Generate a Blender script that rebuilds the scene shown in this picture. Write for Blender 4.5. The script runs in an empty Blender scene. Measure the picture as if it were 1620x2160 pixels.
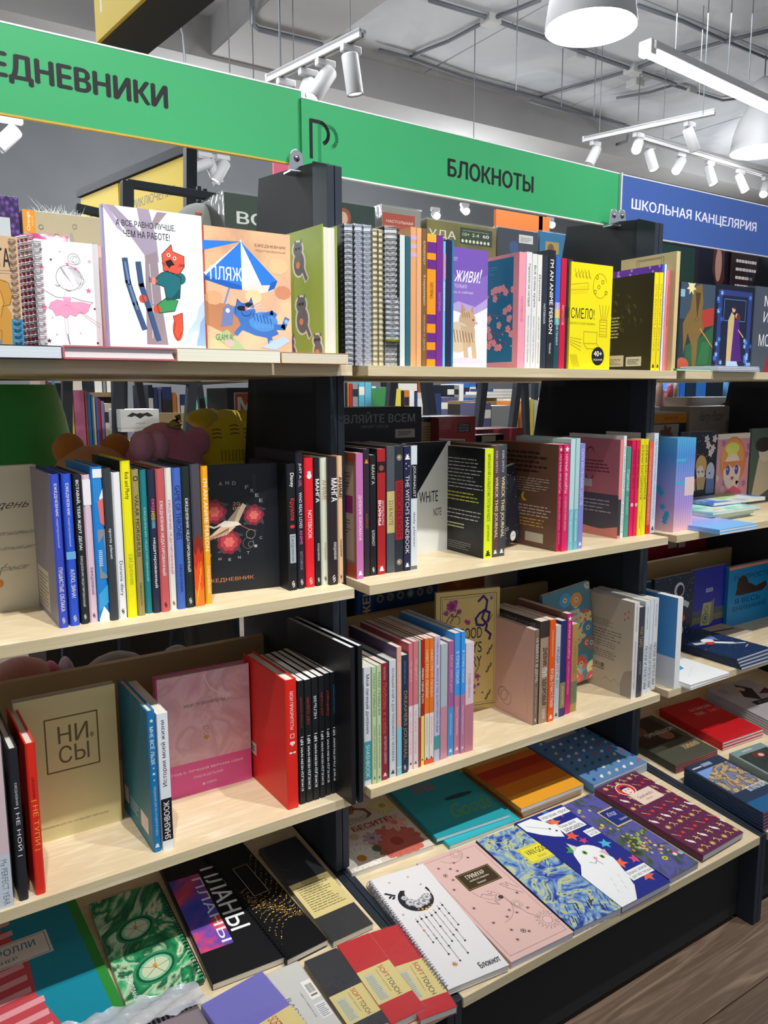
import bpy, bmesh, math, random
import numpy as np
from mathutils import Vector, Matrix
from mathutils.geometry import delaunay_2d_cdt

# ------------------------------------------------------------------ camera
S = 1.1            # metres per survey unit (camera to the shelf fronts = 1 unit)
H = 1.125          # lens height above the floor
FPX, YAW, PITCH, ROLL = 1670.9, math.radians(33.639), math.radians(8.664), math.radians(-0.2076)
C = bpy.context.scene.collection
_f = Vector((math.sin(YAW)*math.cos(PITCH), math.cos(YAW)*math.cos(PITCH), -math.sin(PITCH)))
_r0 = Vector((math.cos(YAW), -math.sin(YAW), 0)); _u0 = _r0.cross(_f)
CR = math.cos(ROLL)*_r0 + math.sin(ROLL)*_u0
CU = -math.sin(ROLL)*_r0 + math.cos(ROLL)*_u0
CF = _f
cam_d = bpy.data.cameras.new('camera'); cam = bpy.data.objects.new('camera', cam_d); C.objects.link(cam)
cam_d.sensor_fit = 'HORIZONTAL'; cam_d.sensor_width = 36.0; cam_d.lens = 36.0*FPX/1620.0
cam_d.clip_start = 0.02; cam_d.clip_end = 60
m = Matrix.Identity(4)
for i, v in enumerate((CR, CU, -CF)):
    for j in range(3): m[j][i] = v[j]
m.translation = Vector((0, 0, H)); cam.matrix_world = m
bpy.context.scene.camera = cam

# ------------------------------------------------------------------ world, exposure
sc = bpy.context.scene
sc.view_settings.view_transform = 'Standard'; sc.view_settings.look = 'None'
sc.view_settings.gamma = 1.0; sc.view_settings.use_curve_mapping = False
sc.view_settings.exposure = 0.2
wd = bpy.data.worlds.new('world'); sc.world = wd; wd.use_nodes = True
bg = wd.node_tree.nodes['Background']; bg.inputs[0].default_value = (0.80, 0.88, 1.0, 1); bg.inputs[1].default_value = 0.50

# ------------------------------------------------------------------ track spots that light the shelves (their housings are built further down)
SPOTS = [  # lens position, aim, watts, cone degrees
    ((0.50, 0.12, 2.95), (0.30, 1.15, 1.28), 120, 58),
    ((1.25, 0.12, 2.95), (1.20, 1.15, 1.26), 115, 58),
    ((2.10, 0.12, 2.95), (1.85, 1.20, 1.26), 120, 58),
    ((-0.05, 0.20, 2.95), (0.22, 1.15, 1.34), 110, 34),
]
for i, (p, a, wt, cone) in enumerate(SPOTS):
    l = bpy.data.lights.new('spot_light', 'SPOT'); l.energy = wt; l.spot_size = math.radians(cone); l.spot_blend = 0.9
    l.shadow_soft_size = 0.018; l.color = (1.0, 0.985, 0.955)
    o = bpy.data.objects.new('spot_light', l); C.objects.link(o); o.location = p
    o.rotation_euler = (Vector(a)-Vector(p)).to_track_quat('-Z', 'Y').to_euler()
# broad, soft area lights at ceiling height, added as ambient fill without fixtures
for (p, sx, sy, wt) in [((3.6, 3.2, 3.35), 3.0, 0.3, 55), ((-0.5, 3.4, 3.35), 3.0, 0.3, 22), ((1.6, -1.4, 3.3), 3.0, 0.5, 10), ((1.0, 3.0, 3.3), 4.0, 0.6, 75), ((5.5, 1.0, 3.35), 3, .3, 30)]:
    l = bpy.data.lights.new('ceiling_fill', 'AREA'); l.shape = 'RECTANGLE'; l.size = sx; l.size_y = sy; l.energy = wt; l.color = (0.93, 0.97, 1.0)
    o = bpy.data.objects.new('ceiling_fill', l); C.objects.link(o); o.location = p
for p, wt in [((2.2, 6.2, 2.5), 95), ((4.6, 6.0, 2.5), 100), ((7.4, 4.4, 2.5), 95), ((-1.4, 5.4, 2.5), 80), ((3.4, 2.9, 2.7), 45), ((-1.5, 1.5, 2.7), 25), ((0.6, 3.6, 2.2), 40)]:   # unseen point fills added down the shop to brighten ceiling and walls
    l = bpy.data.lights.new('pendant_and_fill_light', 'POINT'); l.energy = wt; l.shadow_soft_size = .25; l.color = (0.93, 0.97, 1.0)
    o = bpy.data.objects.new('pendant_and_fill_light', l); C.objects.link(o); o.location = p

# ------------------------------------------------------------------ survey helpers (unit coordinates relative to the lens)
def ray(x, y): return CF + (x-810)/FPX*CR - (y-1080)/FPX*CU
def wp(v): return Vector((v.x*S, v.y*S, H+v.z*S))
def aY(x, y, Y): d = ray(x, y); return wp(d*(Y/d.y))
def aZ(x, y, z): d = ray(x, y); return wp(d*(z/d.z))
def aX(x, y, X): d = ray(x, y); return wp(d*(X/d.x))
def U(x, y, z): return Vector((x*S, y*S, H+z*S))
Z1, Z2, Z3 = 0.0380, -0.2950, -0.6300       # shelf tops in units
def dispz(y): return -0.8358 + (y-0.763)*0.092  # sloping display top

# ------------------------------------------------------------------ materials
def lin(h):
    h = h.lstrip('#')
    if len(h) == 3: h = ''.join(c*2 for c in h)
    r = []
    for i in (0, 2, 4):
        c = int(h[i:i+2], 16)/255.0
        r.append(c/12.92 if c <= 0.04045 else ((c+0.055)/1.055)**2.4)
    return (*r, 1)
_M = {}
def mat(h, rough=0.5, metal=0.0, kind=None):
    k = (h, rough, metal, kind)
    if k in _M: return _M[k]
    m = bpy.data.materials.new('mat_'+h); m.use_nodes = True
    b = m.node_tree.nodes['Principled BSDF']; nt = m.node_tree
    b.inputs['Base Color'].default_value = lin(h); b.inputs['Roughness'].default_value = rough
    b.inputs['Metallic'].default_value = metal
    b.inputs['Specular IOR Level'].default_value = 0.4
    if kind == 'paper':      # fine page lines across the block thickness
        tc = nt.nodes.new('ShaderNodeTexCoord'); mp = nt.nodes.new('ShaderNodeMapping'); n = nt.nodes.new('ShaderNodeTexNoise'); r = nt.nodes.new('ShaderNodeMixRGB')
        mp.inputs['Scale'].default_value = (900, 3, 3); n.inputs['Scale'].default_value = 1.0; n.inputs['Detail'].default_value = 1
        nt.links.new(tc.outputs['Object'], mp.inputs[0]); nt.links.new(mp.outputs[0], n.inputs[0])
        nt.links.new(n.outputs[0], r.inputs[0]); c = lin(h); r.inputs[1].default_value = (c[0]*.66, c[1]*.66, c[2]*.66, 1); r.inputs[2].default_value = c
        nt.links.new(r.outputs[0], b.inputs['Base Color'])
    if kind == 'speck':      # printed mottling
        tc = nt.nodes.new('ShaderNodeTexCoord'); n = nt.nodes.new('ShaderNodeTexNoise'); r = nt.nodes.new('ShaderNodeMixRGB')
        n.inputs['Scale'].default_value = 28; n.inputs['Detail'].default_value = 6
        nt.links.new(tc.outputs['Object'], n.inputs[0]); cr = nt.nodes.new('ShaderNodeValToRGB'); cr.color_ramp.elements[0].position = .35; cr.color_ramp.elements[1].position = .65
        nt.links.new(n.outputs[0], cr.inputs[0]); nt.links.new(cr.outputs[0], r.inputs[0]); c = lin(h); r.inputs[1].default_value = (c[0]*.75, c[1]*.75, c[2]*.75, 1); r.inputs[2].default_value = c
        nt.links.new(r.outputs[0], b.inputs['Base Color'])
    if kind == 'metal': b.inputs['Metallic'].default_value = 1.0; b.inputs['Roughness'].default_value = .25
    if kind == 'fuzz':
        b.inputs['Sheen Weight'].default_value = .5; b.inputs['Roughness'].default_value = .95
        n = nt.nodes.new('ShaderNodeTexNoise'); n.inputs['Scale'].default_value = 160; bp = nt.nodes.new('ShaderNodeBump'); bp.inputs['Strength'].default_value = .5; bp.inputs['Distance'].default_value = .004
        nt.links.new(n.outputs[0], bp.inputs['Height']); nt.links.new(bp.outputs[0], b.inputs['Normal'])
    _M[k] = m; return m
def noise_mat(name, cols, scale=(1, 1, 1), nscale=6, rough=.5, detail=5, dist=0.0, pos=None, bump=0, coord='Object'):
    m = bpy.data.materials.new(name); m.use_nodes = True; nt = m.node_tree; b = nt.nodes['Principled BSDF']
    tc = nt.nodes.new('ShaderNodeTexCoord'); mp = nt.nodes.new('ShaderNodeMapping'); mp.inputs['Scale'].default_value = scale
    n = nt.nodes.new('ShaderNodeTexNoise'); n.inputs['Scale'].default_value = nscale; n.inputs['Detail'].default_value = detail; n.inputs['Distortion'].default_value = dist
    cr = nt.nodes.new('ShaderNodeValToRGB'); e = cr.color_ramp.elements
    while len(e) < len(cols): e.new(.5)
    for i, c in enumerate(cols):
        e[i].position = pos[i] if pos else .3+.4*i/(len(cols)-1); e[i].color = lin(c)
    nt.links.new(tc.outputs[coord], mp.inputs[0]); nt.links.new(mp.outputs[0], n.inputs[0]); nt.links.new(n.outputs[0], cr.inputs[0]); nt.links.new(cr.outputs[0], b.inputs['Base Color'])
    b.inputs['Roughness'].default_value = rough
    if bump:
        bp = nt.nodes.new('ShaderNodeBump'); bp.inputs['Strength'].default_value = bump; bp.inputs['Distance'].default_value = .003
        nt.links.new(n.outputs[0], bp.inputs['Height']); nt.links.new(bp.outputs[0], b.inputs['Normal'])
    return m
def grad_mat(name, cols, axis='Z', lo=0, hi=.2, rough=.45, noise=0.0):
    """printed colour gradient running along the cover (object space)"""
    m = bpy.data.materials.new(name); m.use_nodes = True; nt = m.node_tree; b = nt.nodes['Principled BSDF']
    tc = nt.nodes.new('ShaderNodeTexCoord'); sp = nt.nodes.new('ShaderNodeSeparateXYZ'); mr = nt.nodes.new('ShaderNodeMapRange')
    mr.inputs['From Min'].default_value = lo; mr.inputs['From Max'].default_value = hi
    cr = nt.nodes.new('ShaderNodeValToRGB'); e = cr.color_ramp.elements
    while len(e) < len(cols): e.new(.5)
    for i, c in enumerate(cols): e[i].position = i/(len(cols)-1); e[i].color = lin(c)
    nt.links.new(tc.outputs['Object'], sp.inputs[0]); nt.links.new(sp.outputs[axis], mr.inputs[0])
    if noise:
        n = nt.nodes.new('ShaderNodeTexNoise'); n.inputs['Scale'].default_value = 14; n.inputs['Detail'].default_value = 6; ad = nt.nodes.new('ShaderNodeMath'); ad.operation = 'MULTIPLY_ADD'
        nt.links.new(tc.outputs['Object'], n.inputs[0]); nt.links.new(n.outputs[0], ad.inputs[0]); ad.inputs[1].default_value = noise; nt.links.new(mr.outputs[0], ad.inputs[2]); nt.links.new(ad.outputs[0], cr.inputs[0])
    else: nt.links.new(mr.outputs[0], cr.inputs[0])
    nt.links.new(cr.outputs[0], b.inputs['Base Color']); b.inputs['Roughness'].default_value = rough
    return m
def glass_mat(name, body=.03, rough=.08, col='FFFFFF', scale=40, bump=.35, ior=1.18):
    """thin clear film: see-through, with fresnel gloss and a little milky body"""
    m = bpy.data.materials.new(name); m.use_nodes = True; nt = m.node_tree; nt.nodes.clear(); N = nt.nodes.new; Lk = nt.links.new
    out = N('ShaderNodeOutputMaterial'); tr = N('ShaderNodeBsdfTransparent'); gl = N('ShaderNodeBsdfGlossy'); df = N('ShaderNodeBsdfDiffuse'); lw = N('ShaderNodeLayerWeight'); pw = N('ShaderNodeMath'); pw.operation = 'POWER'; pw.inputs[1].default_value = 3.5; fr = N('ShaderNodeMath'); fr.operation = 'MULTIPLY_ADD'; m1 = N('ShaderNodeMixShader'); m2 = N('ShaderNodeMixShader')
    df.inputs[0].default_value = lin(col); gl.inputs['Roughness'].default_value = rough; lw.inputs[0].default_value = .5; fr.inputs[1].default_value = (ior-1)*1.6; fr.inputs[2].default_value = (ior-1)*.16
    n = N('ShaderNodeTexNoise'); n.inputs['Scale'].default_value = scale; n.inputs['Detail'].default_value = 3; bp = N('ShaderNodeBump'); bp.inputs['Strength'].default_value = bump; bp.inputs['Distance'].default_value = .004
    tc = N('ShaderNodeTexCoord'); Lk(tc.outputs['Object'], n.inputs[0]); Lk(n.outputs[0], bp.inputs['Height']); Lk(bp.outputs[0], gl.inputs['Normal']); Lk(bp.outputs[0], lw.inputs['Normal']); Lk(lw.outputs['Facing'], pw.inputs[0]); Lk(pw.outputs[0], fr.inputs[0])
    m1.inputs[0].default_value = body; Lk(tr.outputs[0], m1.inputs[1]); Lk(df.outputs[0], m1.inputs[2]); Lk(fr.outputs[0], m2.inputs[0]); Lk(m1.outputs[0], m2.inputs[1]); Lk(gl.outputs[0], m2.inputs[2]); Lk(m2.outputs[0], out.inputs[0])
    return m
def emis(h, s):
    m = bpy.data.materials.new('lamp_glow'); m.use_nodes = True; b = m.node_tree.nodes['Principled BSDF']
    b.inputs['Emission Color'].default_value = lin(h); b.inputs['Emission Strength'].default_value = s; return m
WOOD = noise_mat('maple_board', ['E6D6B4', 'DCC8A2', 'EBDDC0'], (1.2, 9, 9), 5, .42, 6, 1.6, bump=.03)
WOODE = noise_mat('maple_edge', ['D6C8A4', 'CDBD97', 'DED1B0'], (1, 30, 30), 4, .5, 4, .6)
BLACK = mat('232B36', .55); BLACK2 = mat('1B222C', .5); PANEL = mat('20242A', .7)
CHROME = mat('D8DADD', .2, 1.0)
WRAP = glass_mat('cellophane', .03)

# ------------------------------------------------------------------ object helpers
def mesh_obj(name, verts, faces, mats, parent=None, fm=None, smooth=False):
    me = bpy.data.meshes.new(name); me.from_pydata([tuple(v) for v in verts], [], faces)
    for mm in (mats if isinstance(mats, (list, tuple)) else [mats]): me.materials.append(mm)
    if fm: me.polygons.foreach_set('material_index', fm)
    if smooth: me.polygons.foreach_set('use_smooth', [True]*len(me.polygons))
    me.update(); o = bpy.data.objects.new(name, me); C.objects.link(o)
    if parent: o.parent = parent
    return o
def tag(o, label, cat, group=None, kind=None):
    o['label'] = label; o['category'] = cat
    if group: o['group'] = group
    if kind: o['kind'] = kind
    return o
def thing(name, label, cat, group=None, M=None):
    o = bpy.data.objects.new(name, None); C.objects.link(o); o.empty_display_size = .05
    if M is not None: o.matrix_world = M
    return tag(o, label, cat, group)
class MB:
    def __init__(s): s.v = []; s.f = []; s.fm = []
    def add(s, vs, fs, k=0):
        b = len(s.v); s.v += [Vector(v) for v in vs]; s.f += [[i+b for i in f] for f in fs]; s.fm += [k]*len(fs)
    def box(s, a, b, k=0, ch=0):
        (x0, y0, z0), (x1, y1, z1) = a, b
        s.add([(x0,y0,z0),(x1,y0,z0),(x1,y1,z0),(x0,y1,z0),(x0,y0,z1),(x1,y0,z1),(x1,y1,z1),(x0,y1,z1)],
              [(0,3,2,1),(4,5,6,7),(0,1,5,4),(1,2,6,5),(2,3,7,6),(3,0,4,7)], k)
    def prism(s, prof, ax, lo, hi, k=0):
        """closed profile (2D list) extruded along axis ax; profile axes are the other two in xyz order"""
        n = len(prof); vs = []
        for t in (lo, hi):
            for a, b in prof:
                c = [a, b]; c.insert(ax, t); vs.append(c)
        fs = [tuple(range(n))[::-1], tuple(range(n, 2*n))] + [(i, (i+1) % n, n+(i+1) % n, n+i) for i in range(n)]
        s.add(vs, fs, k)
    def tube(s, pts, r, n=6, k=0, closed=False, cap=True):
        pts = [Vector(p) for p in pts]; N = len(pts); vs = []; rr = r if isinstance(r, (list, tuple)) else [r]*N
        for i, p in enumerate(pts):
            a = pts[(i-1) % N] if (i or closed) else p; b = pts[(i+1) % N] if (i < N-1 or closed) else p
            d = (b-a).normalized(); ref = Vector((0, 0, 1)) if abs(d.z) < .9 else Vector((1, 0, 0))
            e1 = d.cross(ref).normalized(); e2 = d.cross(e1)
            for j in range(n):
                t = 2*math.pi*j/n; vs.append(p+(e1*math.cos(t)+e2*math.sin(t))*rr[i])
        fs = []
        for i in range(N if closed else N-1):
            for j in range(n):
                a = i*n+j; b = i*n+(j+1) % n; i2 = (i+1) % N; fs.append((a, b, i2*n+(j+1) % n, i2*n+j))
        if cap and not closed: fs += [tuple(range(n))[::-1], tuple(range((N-1)*n, N*n))]
        s.add(vs, fs, k)
    def lathe(s, prof, c=(0, 0, 0), n=28, k=0, ax=None):
        c = Vector(c); vs = []; R = ax.to_track_quat('Z', 'Y').to_matrix() if ax else Matrix.Identity(3)
        for r, z in prof:
            for j in range(n):
                t = 2*math.pi*j/n; vs.append(c+R@Vector((r*math.cos(t), r*math.sin(t), z)))
        fs = []
        for i in range(len(prof)-1):
            for j in range(n): fs.append((i*n+j, i*n+(j+1) % n, (i+1)*n+(j+1) % n, (i+1)*n+j))
        s.add(vs, fs, k)
    def ball(s, c, r, n=20, k=0, M=None):
        c = Vector(c); vs = []; m = n//2
        for i in range(m+1):
            a = math.pi*i/m
            for j in range(n):
                t = 2*math.pi*j/n; v = Vector((r[0]*math.sin(a)*math.cos(t), r[1]*math.sin(a)*math.sin(t), r[2]*math.cos(a)))
                vs.append(c+(M@v if M else v))
        s.add(vs, [(i*n+j, (i+1)*n+j, (i+1)*n+(j+1) % n, i*n+(j+1) % n) for i in range(m) for j in range(n)], k)
    def build(s, name, mats, parent=None, smooth=False, bevel=0):
        o = mesh_obj(name, s.v, s.f, mats, parent, s.fm, smooth)
        if bevel:
            b = o.modifiers.new('bevel', 'BEVEL'); b.width = bevel; b.segments = 2; b.limit_method = 'ANGLE'
        return o

# ------------------------------------------------------------------ lettering cache
_T = {}
def tmesh(txt):
    """lettering outline -> clean triangles (constrained triangulation, non-zero winding, since glyph contours overlap)"""
    if txt not in _T:
        cu = bpy.data.curves.new('t', 'FONT'); cu.body = txt; cu.size = 1.0; cu.fill_mode = 'NONE'; cu.resolution_u = 2 if len(txt) > 8 else 4
        ob = bpy.data.objects.new('t', cu); me = bpy.data.meshes.new_from_object(ob)
        P = [Vector((v.co.x, v.co.y)) for v in me.vertices]; E = [tuple(e.vertices) for e in me.edges]
        bpy.data.objects.remove(ob); bpy.data.curves.remove(cu); bpy.data.meshes.remove(me)
        # orient the edges consistently around every loop
        adj = {}
        for a, b in E: adj.setdefault(a, []).append(b); adj.setdefault(b, []).append(a)
        seen = set(); D = []
        for st in range(len(P)):
            if st in seen or st not in adj: continue
            loop = [st]; seen.add(st); cur = st+1 if st+1 in adj[st] else adj[st][0]
            while cur not in seen:
                seen.add(cur); loop.append(cur); nx = [q for q in adj[cur] if q not in seen]
                if not nx: break
                cur = nx[0]
            D += [(loop[q], loop[(q+1) % len(loop)]) for q in range(len(loop))]
        vo, _, fo, *_r = delaunay_2d_cdt(P, E, [], 0, 1e-6)
        V = np.array([(v.x, v.y) for v in vo]); F = np.array([f for f in fo]); Ct = V[F].mean(axis=1)
        A = np.array([P[a][:] for a, b in D]); B = np.array([P[b][:] for a, b in D])
        up = (A[None, :, 1] <= Ct[:, None, 1]) & (B[None, :, 1] > Ct[:, None, 1]); dn = (A[None, :, 1] > Ct[:, None, 1]) & (B[None, :, 1] <= Ct[:, None, 1])
        cr = (B[None, :, 0]-A[None, :, 0])*(Ct[:, None, 1]-A[None, :, 1])-(Ct[:, None, 0]-A[None, :, 0])*(B[None, :, 1]-A[None, :, 1])
        wn = (up & (cr > 0)).sum(axis=1)-(dn & (cr < 0)).sum(axis=1)
        fs = [tuple(int(q) for q in f) for f, w in zip(F, wn) if w != 0]
        x0, y0 = V.min(axis=0); x1, y1 = V.max(axis=0)
        _T[txt] = ([((x-x0)/(x1-x0), (y-y0)/(y1-y0)) for x, y in V], fs, float(x1-x0), float(y1-y0))
    return _T[txt]

# ------------------------------------------------------------------ printing kit: flat ink shapes laid on a face
EPS = 0.000012
EPS0 = 0.00005
class Ink:
    """o,u,v,n: face origin, full-width vector, full-height vector, normal (object space)"""
    def __init__(s, o, u, v, n):
        s.o, s.u, s.v, s.n = Vector(o), Vector(u), Vector(v), Vector(n); s.k = 1; s.V = []; s.F = []; s.FM = []; s.mats = []; s.ar = s.u.length/s.v.length
        s.flip = s.u.cross(s.v).dot(s.n) < 0
    def mi(s, c):
        mm = c if not isinstance(c, str) else mat(c, .42)
        if mm not in s.mats: s.mats.append(mm)
        return s.mats.index(mm)
    def poly(s, c, pts, lay=True):
        b = len(s.V)
        for a, d in pts:
            a = min(max(a, 0.0), 1.0); d = min(max(d, 0.0), 1.0); s.V.append(s.o+s.u*a+s.v*d+s.n*(EPS0+EPS*s.k))
        idx = list(range(b, b+len(pts)))
        s.F.append(idx[::-1] if s.flip else idx); s.FM.append(s.mi(c))
        if lay: s.k += .35
    def ell(s, c, cx, cy, rx, ry=None, n=18, rot=0):
        if ry is None: ry = rx*s.ar
        cr, sr = math.cos(rot), math.sin(rot); pts = []
        for i in range(n):
            t = 2*math.pi*i/n; a, b = rx*math.cos(t), ry/s.ar*math.sin(t)
            pts.append((cx+a*cr-b*sr, cy+(a*sr+b*cr)*s.ar))
        s.poly(c, pts)
    def star(s, c, cx, cy, r, n=5, inner=.42, rot=0):
        pts = []
        for i in range(2*n):
            t = math.pi*i/n+math.pi/2+rot; q = r*(1 if i % 2 == 0 else inner)
            pts.append((cx+q*math.cos(t), cy+q*math.sin(t)*s.ar))
        s.poly(c, pts)
    def line(s, c, wd, pts, closed=False):
        P = [Vector((a, b/s.ar)) for a, b in pts]; N = len(P)
        for i in range(N if closed else N-1):
            a, b = P[i], P[(i+1) % N]; d = b-a
            if d.length < 1e-6: continue
            d.normalize(); q = Vector((-d.y, d.x))*wd/2; a2 = a-d*wd*.3; b2 = b+d*wd*.3
            s.poly(c, [((p).x, (p).y*s.ar) for p in (a2-q, b2-q, b2+q, a2+q)], False)
        s.k += .35
    def ring(s, c, cx, cy, r, wd, a0=0, a1=360, n=24, ry=None):
        ry = r if ry is None else ry; cl = a1-a0 >= 360
        s.line(c, wd, [(cx+r*math.cos(math.radians(a0+(a1-a0)*i/n)), cy+ry*s.ar*math.sin(math.radians(a0+(a1-a0)*i/n))) for i in range(n+(0 if cl else 1))], cl)
    def rect(s, c, x0, y0, x1, y1): s.poly(c, [(x0, y0), (x1, y0), (x1, y1), (x0, y1)])
    def frame(s, c, x0, y0, x1, y1, wd): s.line(c, wd, [(x0, y0), (x1, y0), (x1, y1), (x0, y1)], True)
    def text(s, c, t, x0, y0, x1, y1, d='r', bold=.0, sk=0):
        """fit into the box; d: r = level, d = reads downward, u = reads upward"""
        vs, fs, w, h = tmesh(t); X, Y = x1-x0, y1-y0
        for sx, sy in (((0, 0),) if bold <= 0 else ((0, 0), (1, 0)) if bold <= .01 else ((-1, 0), (1, 0), (0, 1), (0, -1))):
         b = len(s.V); k_ = bold if bold > .01 else .014
         for a, e in vs:
            a += sx*k_/w; e += sy*k_/h*.6
            if d == 'r': p, q = a+e*sk, e
            elif d == 'd': p, q = e, 1-a
            elif d == 'm': p, q = 1-a, e
            else: p, q = 1-e, a
            s.V.append(s.o+s.u*(x0+p*X)+s.v*(y0+q*Y)+s.n*(EPS0+EPS*s.k))
         fl = s.flip; mi = s.mi(c)
         for f in fs:
            f = [i+b for i in f]; s.F.append(f[::-1] if fl else f); s.FM.append(mi)
         s.k += .1
        s.k += .35
    def lines(s, c, x0, y0, x1, y1, n, wd=.35, seed=1, ragged=.25):
        """a block of illegibly small print"""
        R = random.Random(seed); st = (y1-y0)/n
        for i in range(n):
            y = y1-st*(i+1); x = x0; xe = x1-(x1-x0)*ragged*R.random()
            while x < xe:
                w = (x1-x0)*R.uniform(.06, .16); s.poly(c, [(x, y), (min(x+w, xe), y), (min(x+w, xe), y+st*wd), (x, y+st*wd)], False); x += w+(x1-x0)*.02
        s.k += .35
    def barcode(s, x0, y0, x1, y1, bgc='F4F1EA'):
        s.rect(bgc, x0, y0, x1, y1); R = random.Random(int(x0*997)); x = x0+(x1-x0)*.12
        while x < x1-(x1-x0)*.14:
            w = (x1-x0)*R.choice((.02, .03, .05)); s.poly('222222', [(x, y0+(y1-y0)*.3), (x+w, y0+(y1-y0)*.3), (x+w, y1-(y1-y0)*.15), (x, y1-(y1-y0)*.15)], False); x += w+(x1-x0)*.03
        s.k += .35
        s.lines('333333', x0+(x1-x0)*.12, y0+(y1-y0)*.08, x1-(x1-x0)*.12, y0+(y1-y0)*.24, 1, .7)
    def petals(s, c, cx, cy, r, n, w=.35, rot=0, line=None):
        for i in range(n):
            t = rot+2*math.pi*i/n
            s.ell(c, cx+r*.55*math.cos(t), cy+r*.55*math.sin(t)*s.ar, r*.5, r*w*.5*s.ar, 10, t)
            if line: s.ring(line, cx+r*.55*math.cos(t), cy+r*.55*math.sin(t)*s.ar, r*.1, r*.03, 0, 360, 5)
    def swirl(s, c, cx, cy, r):
        s.line(c, r*.30, [(cx+a*r, cy+b*r*s.ar) for a, b in [(.15,1.1),(-.35,.75),(-.45,.35),(-.1,.1),(.35,.2),(.3,.5)]]); s.line(c, r*.30, [(cx-a*r, cy-b*r*s.ar) for a, b in [(.15,1.1),(-.35,.75),(-.45,.35),(-.1,.1),(.35,.2),(.3,.5)]])
    def crest(s, c, cx, cy, r):
        s.poly(c, [(cx+a*r, cy+b*r*s.ar) for a, b in [(-.9,-.9),(.9,-.9),(.9,-.5),(.3,-.4),(.8,.1),(.2,.2),(.5,.9),(-.2,.5),(-.7,.8),(-.3,.1),(-.9,-.1),(-.3,-.4),(-.9,-.5)]])
    def build(s, name, parent):
        if s.F: return mesh_obj(name, s.V, s.F, s.mats, parent, s.FM)

# ------------------------------------------------------------------ books
def basis(o, ex, ey, ez):
    M = Matrix.Identity(4)
    for i, v in enumerate((ex, ey, ez)):
        for j in range(3): M[j][i] = v[j]
    M.translation = o; return M
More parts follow.
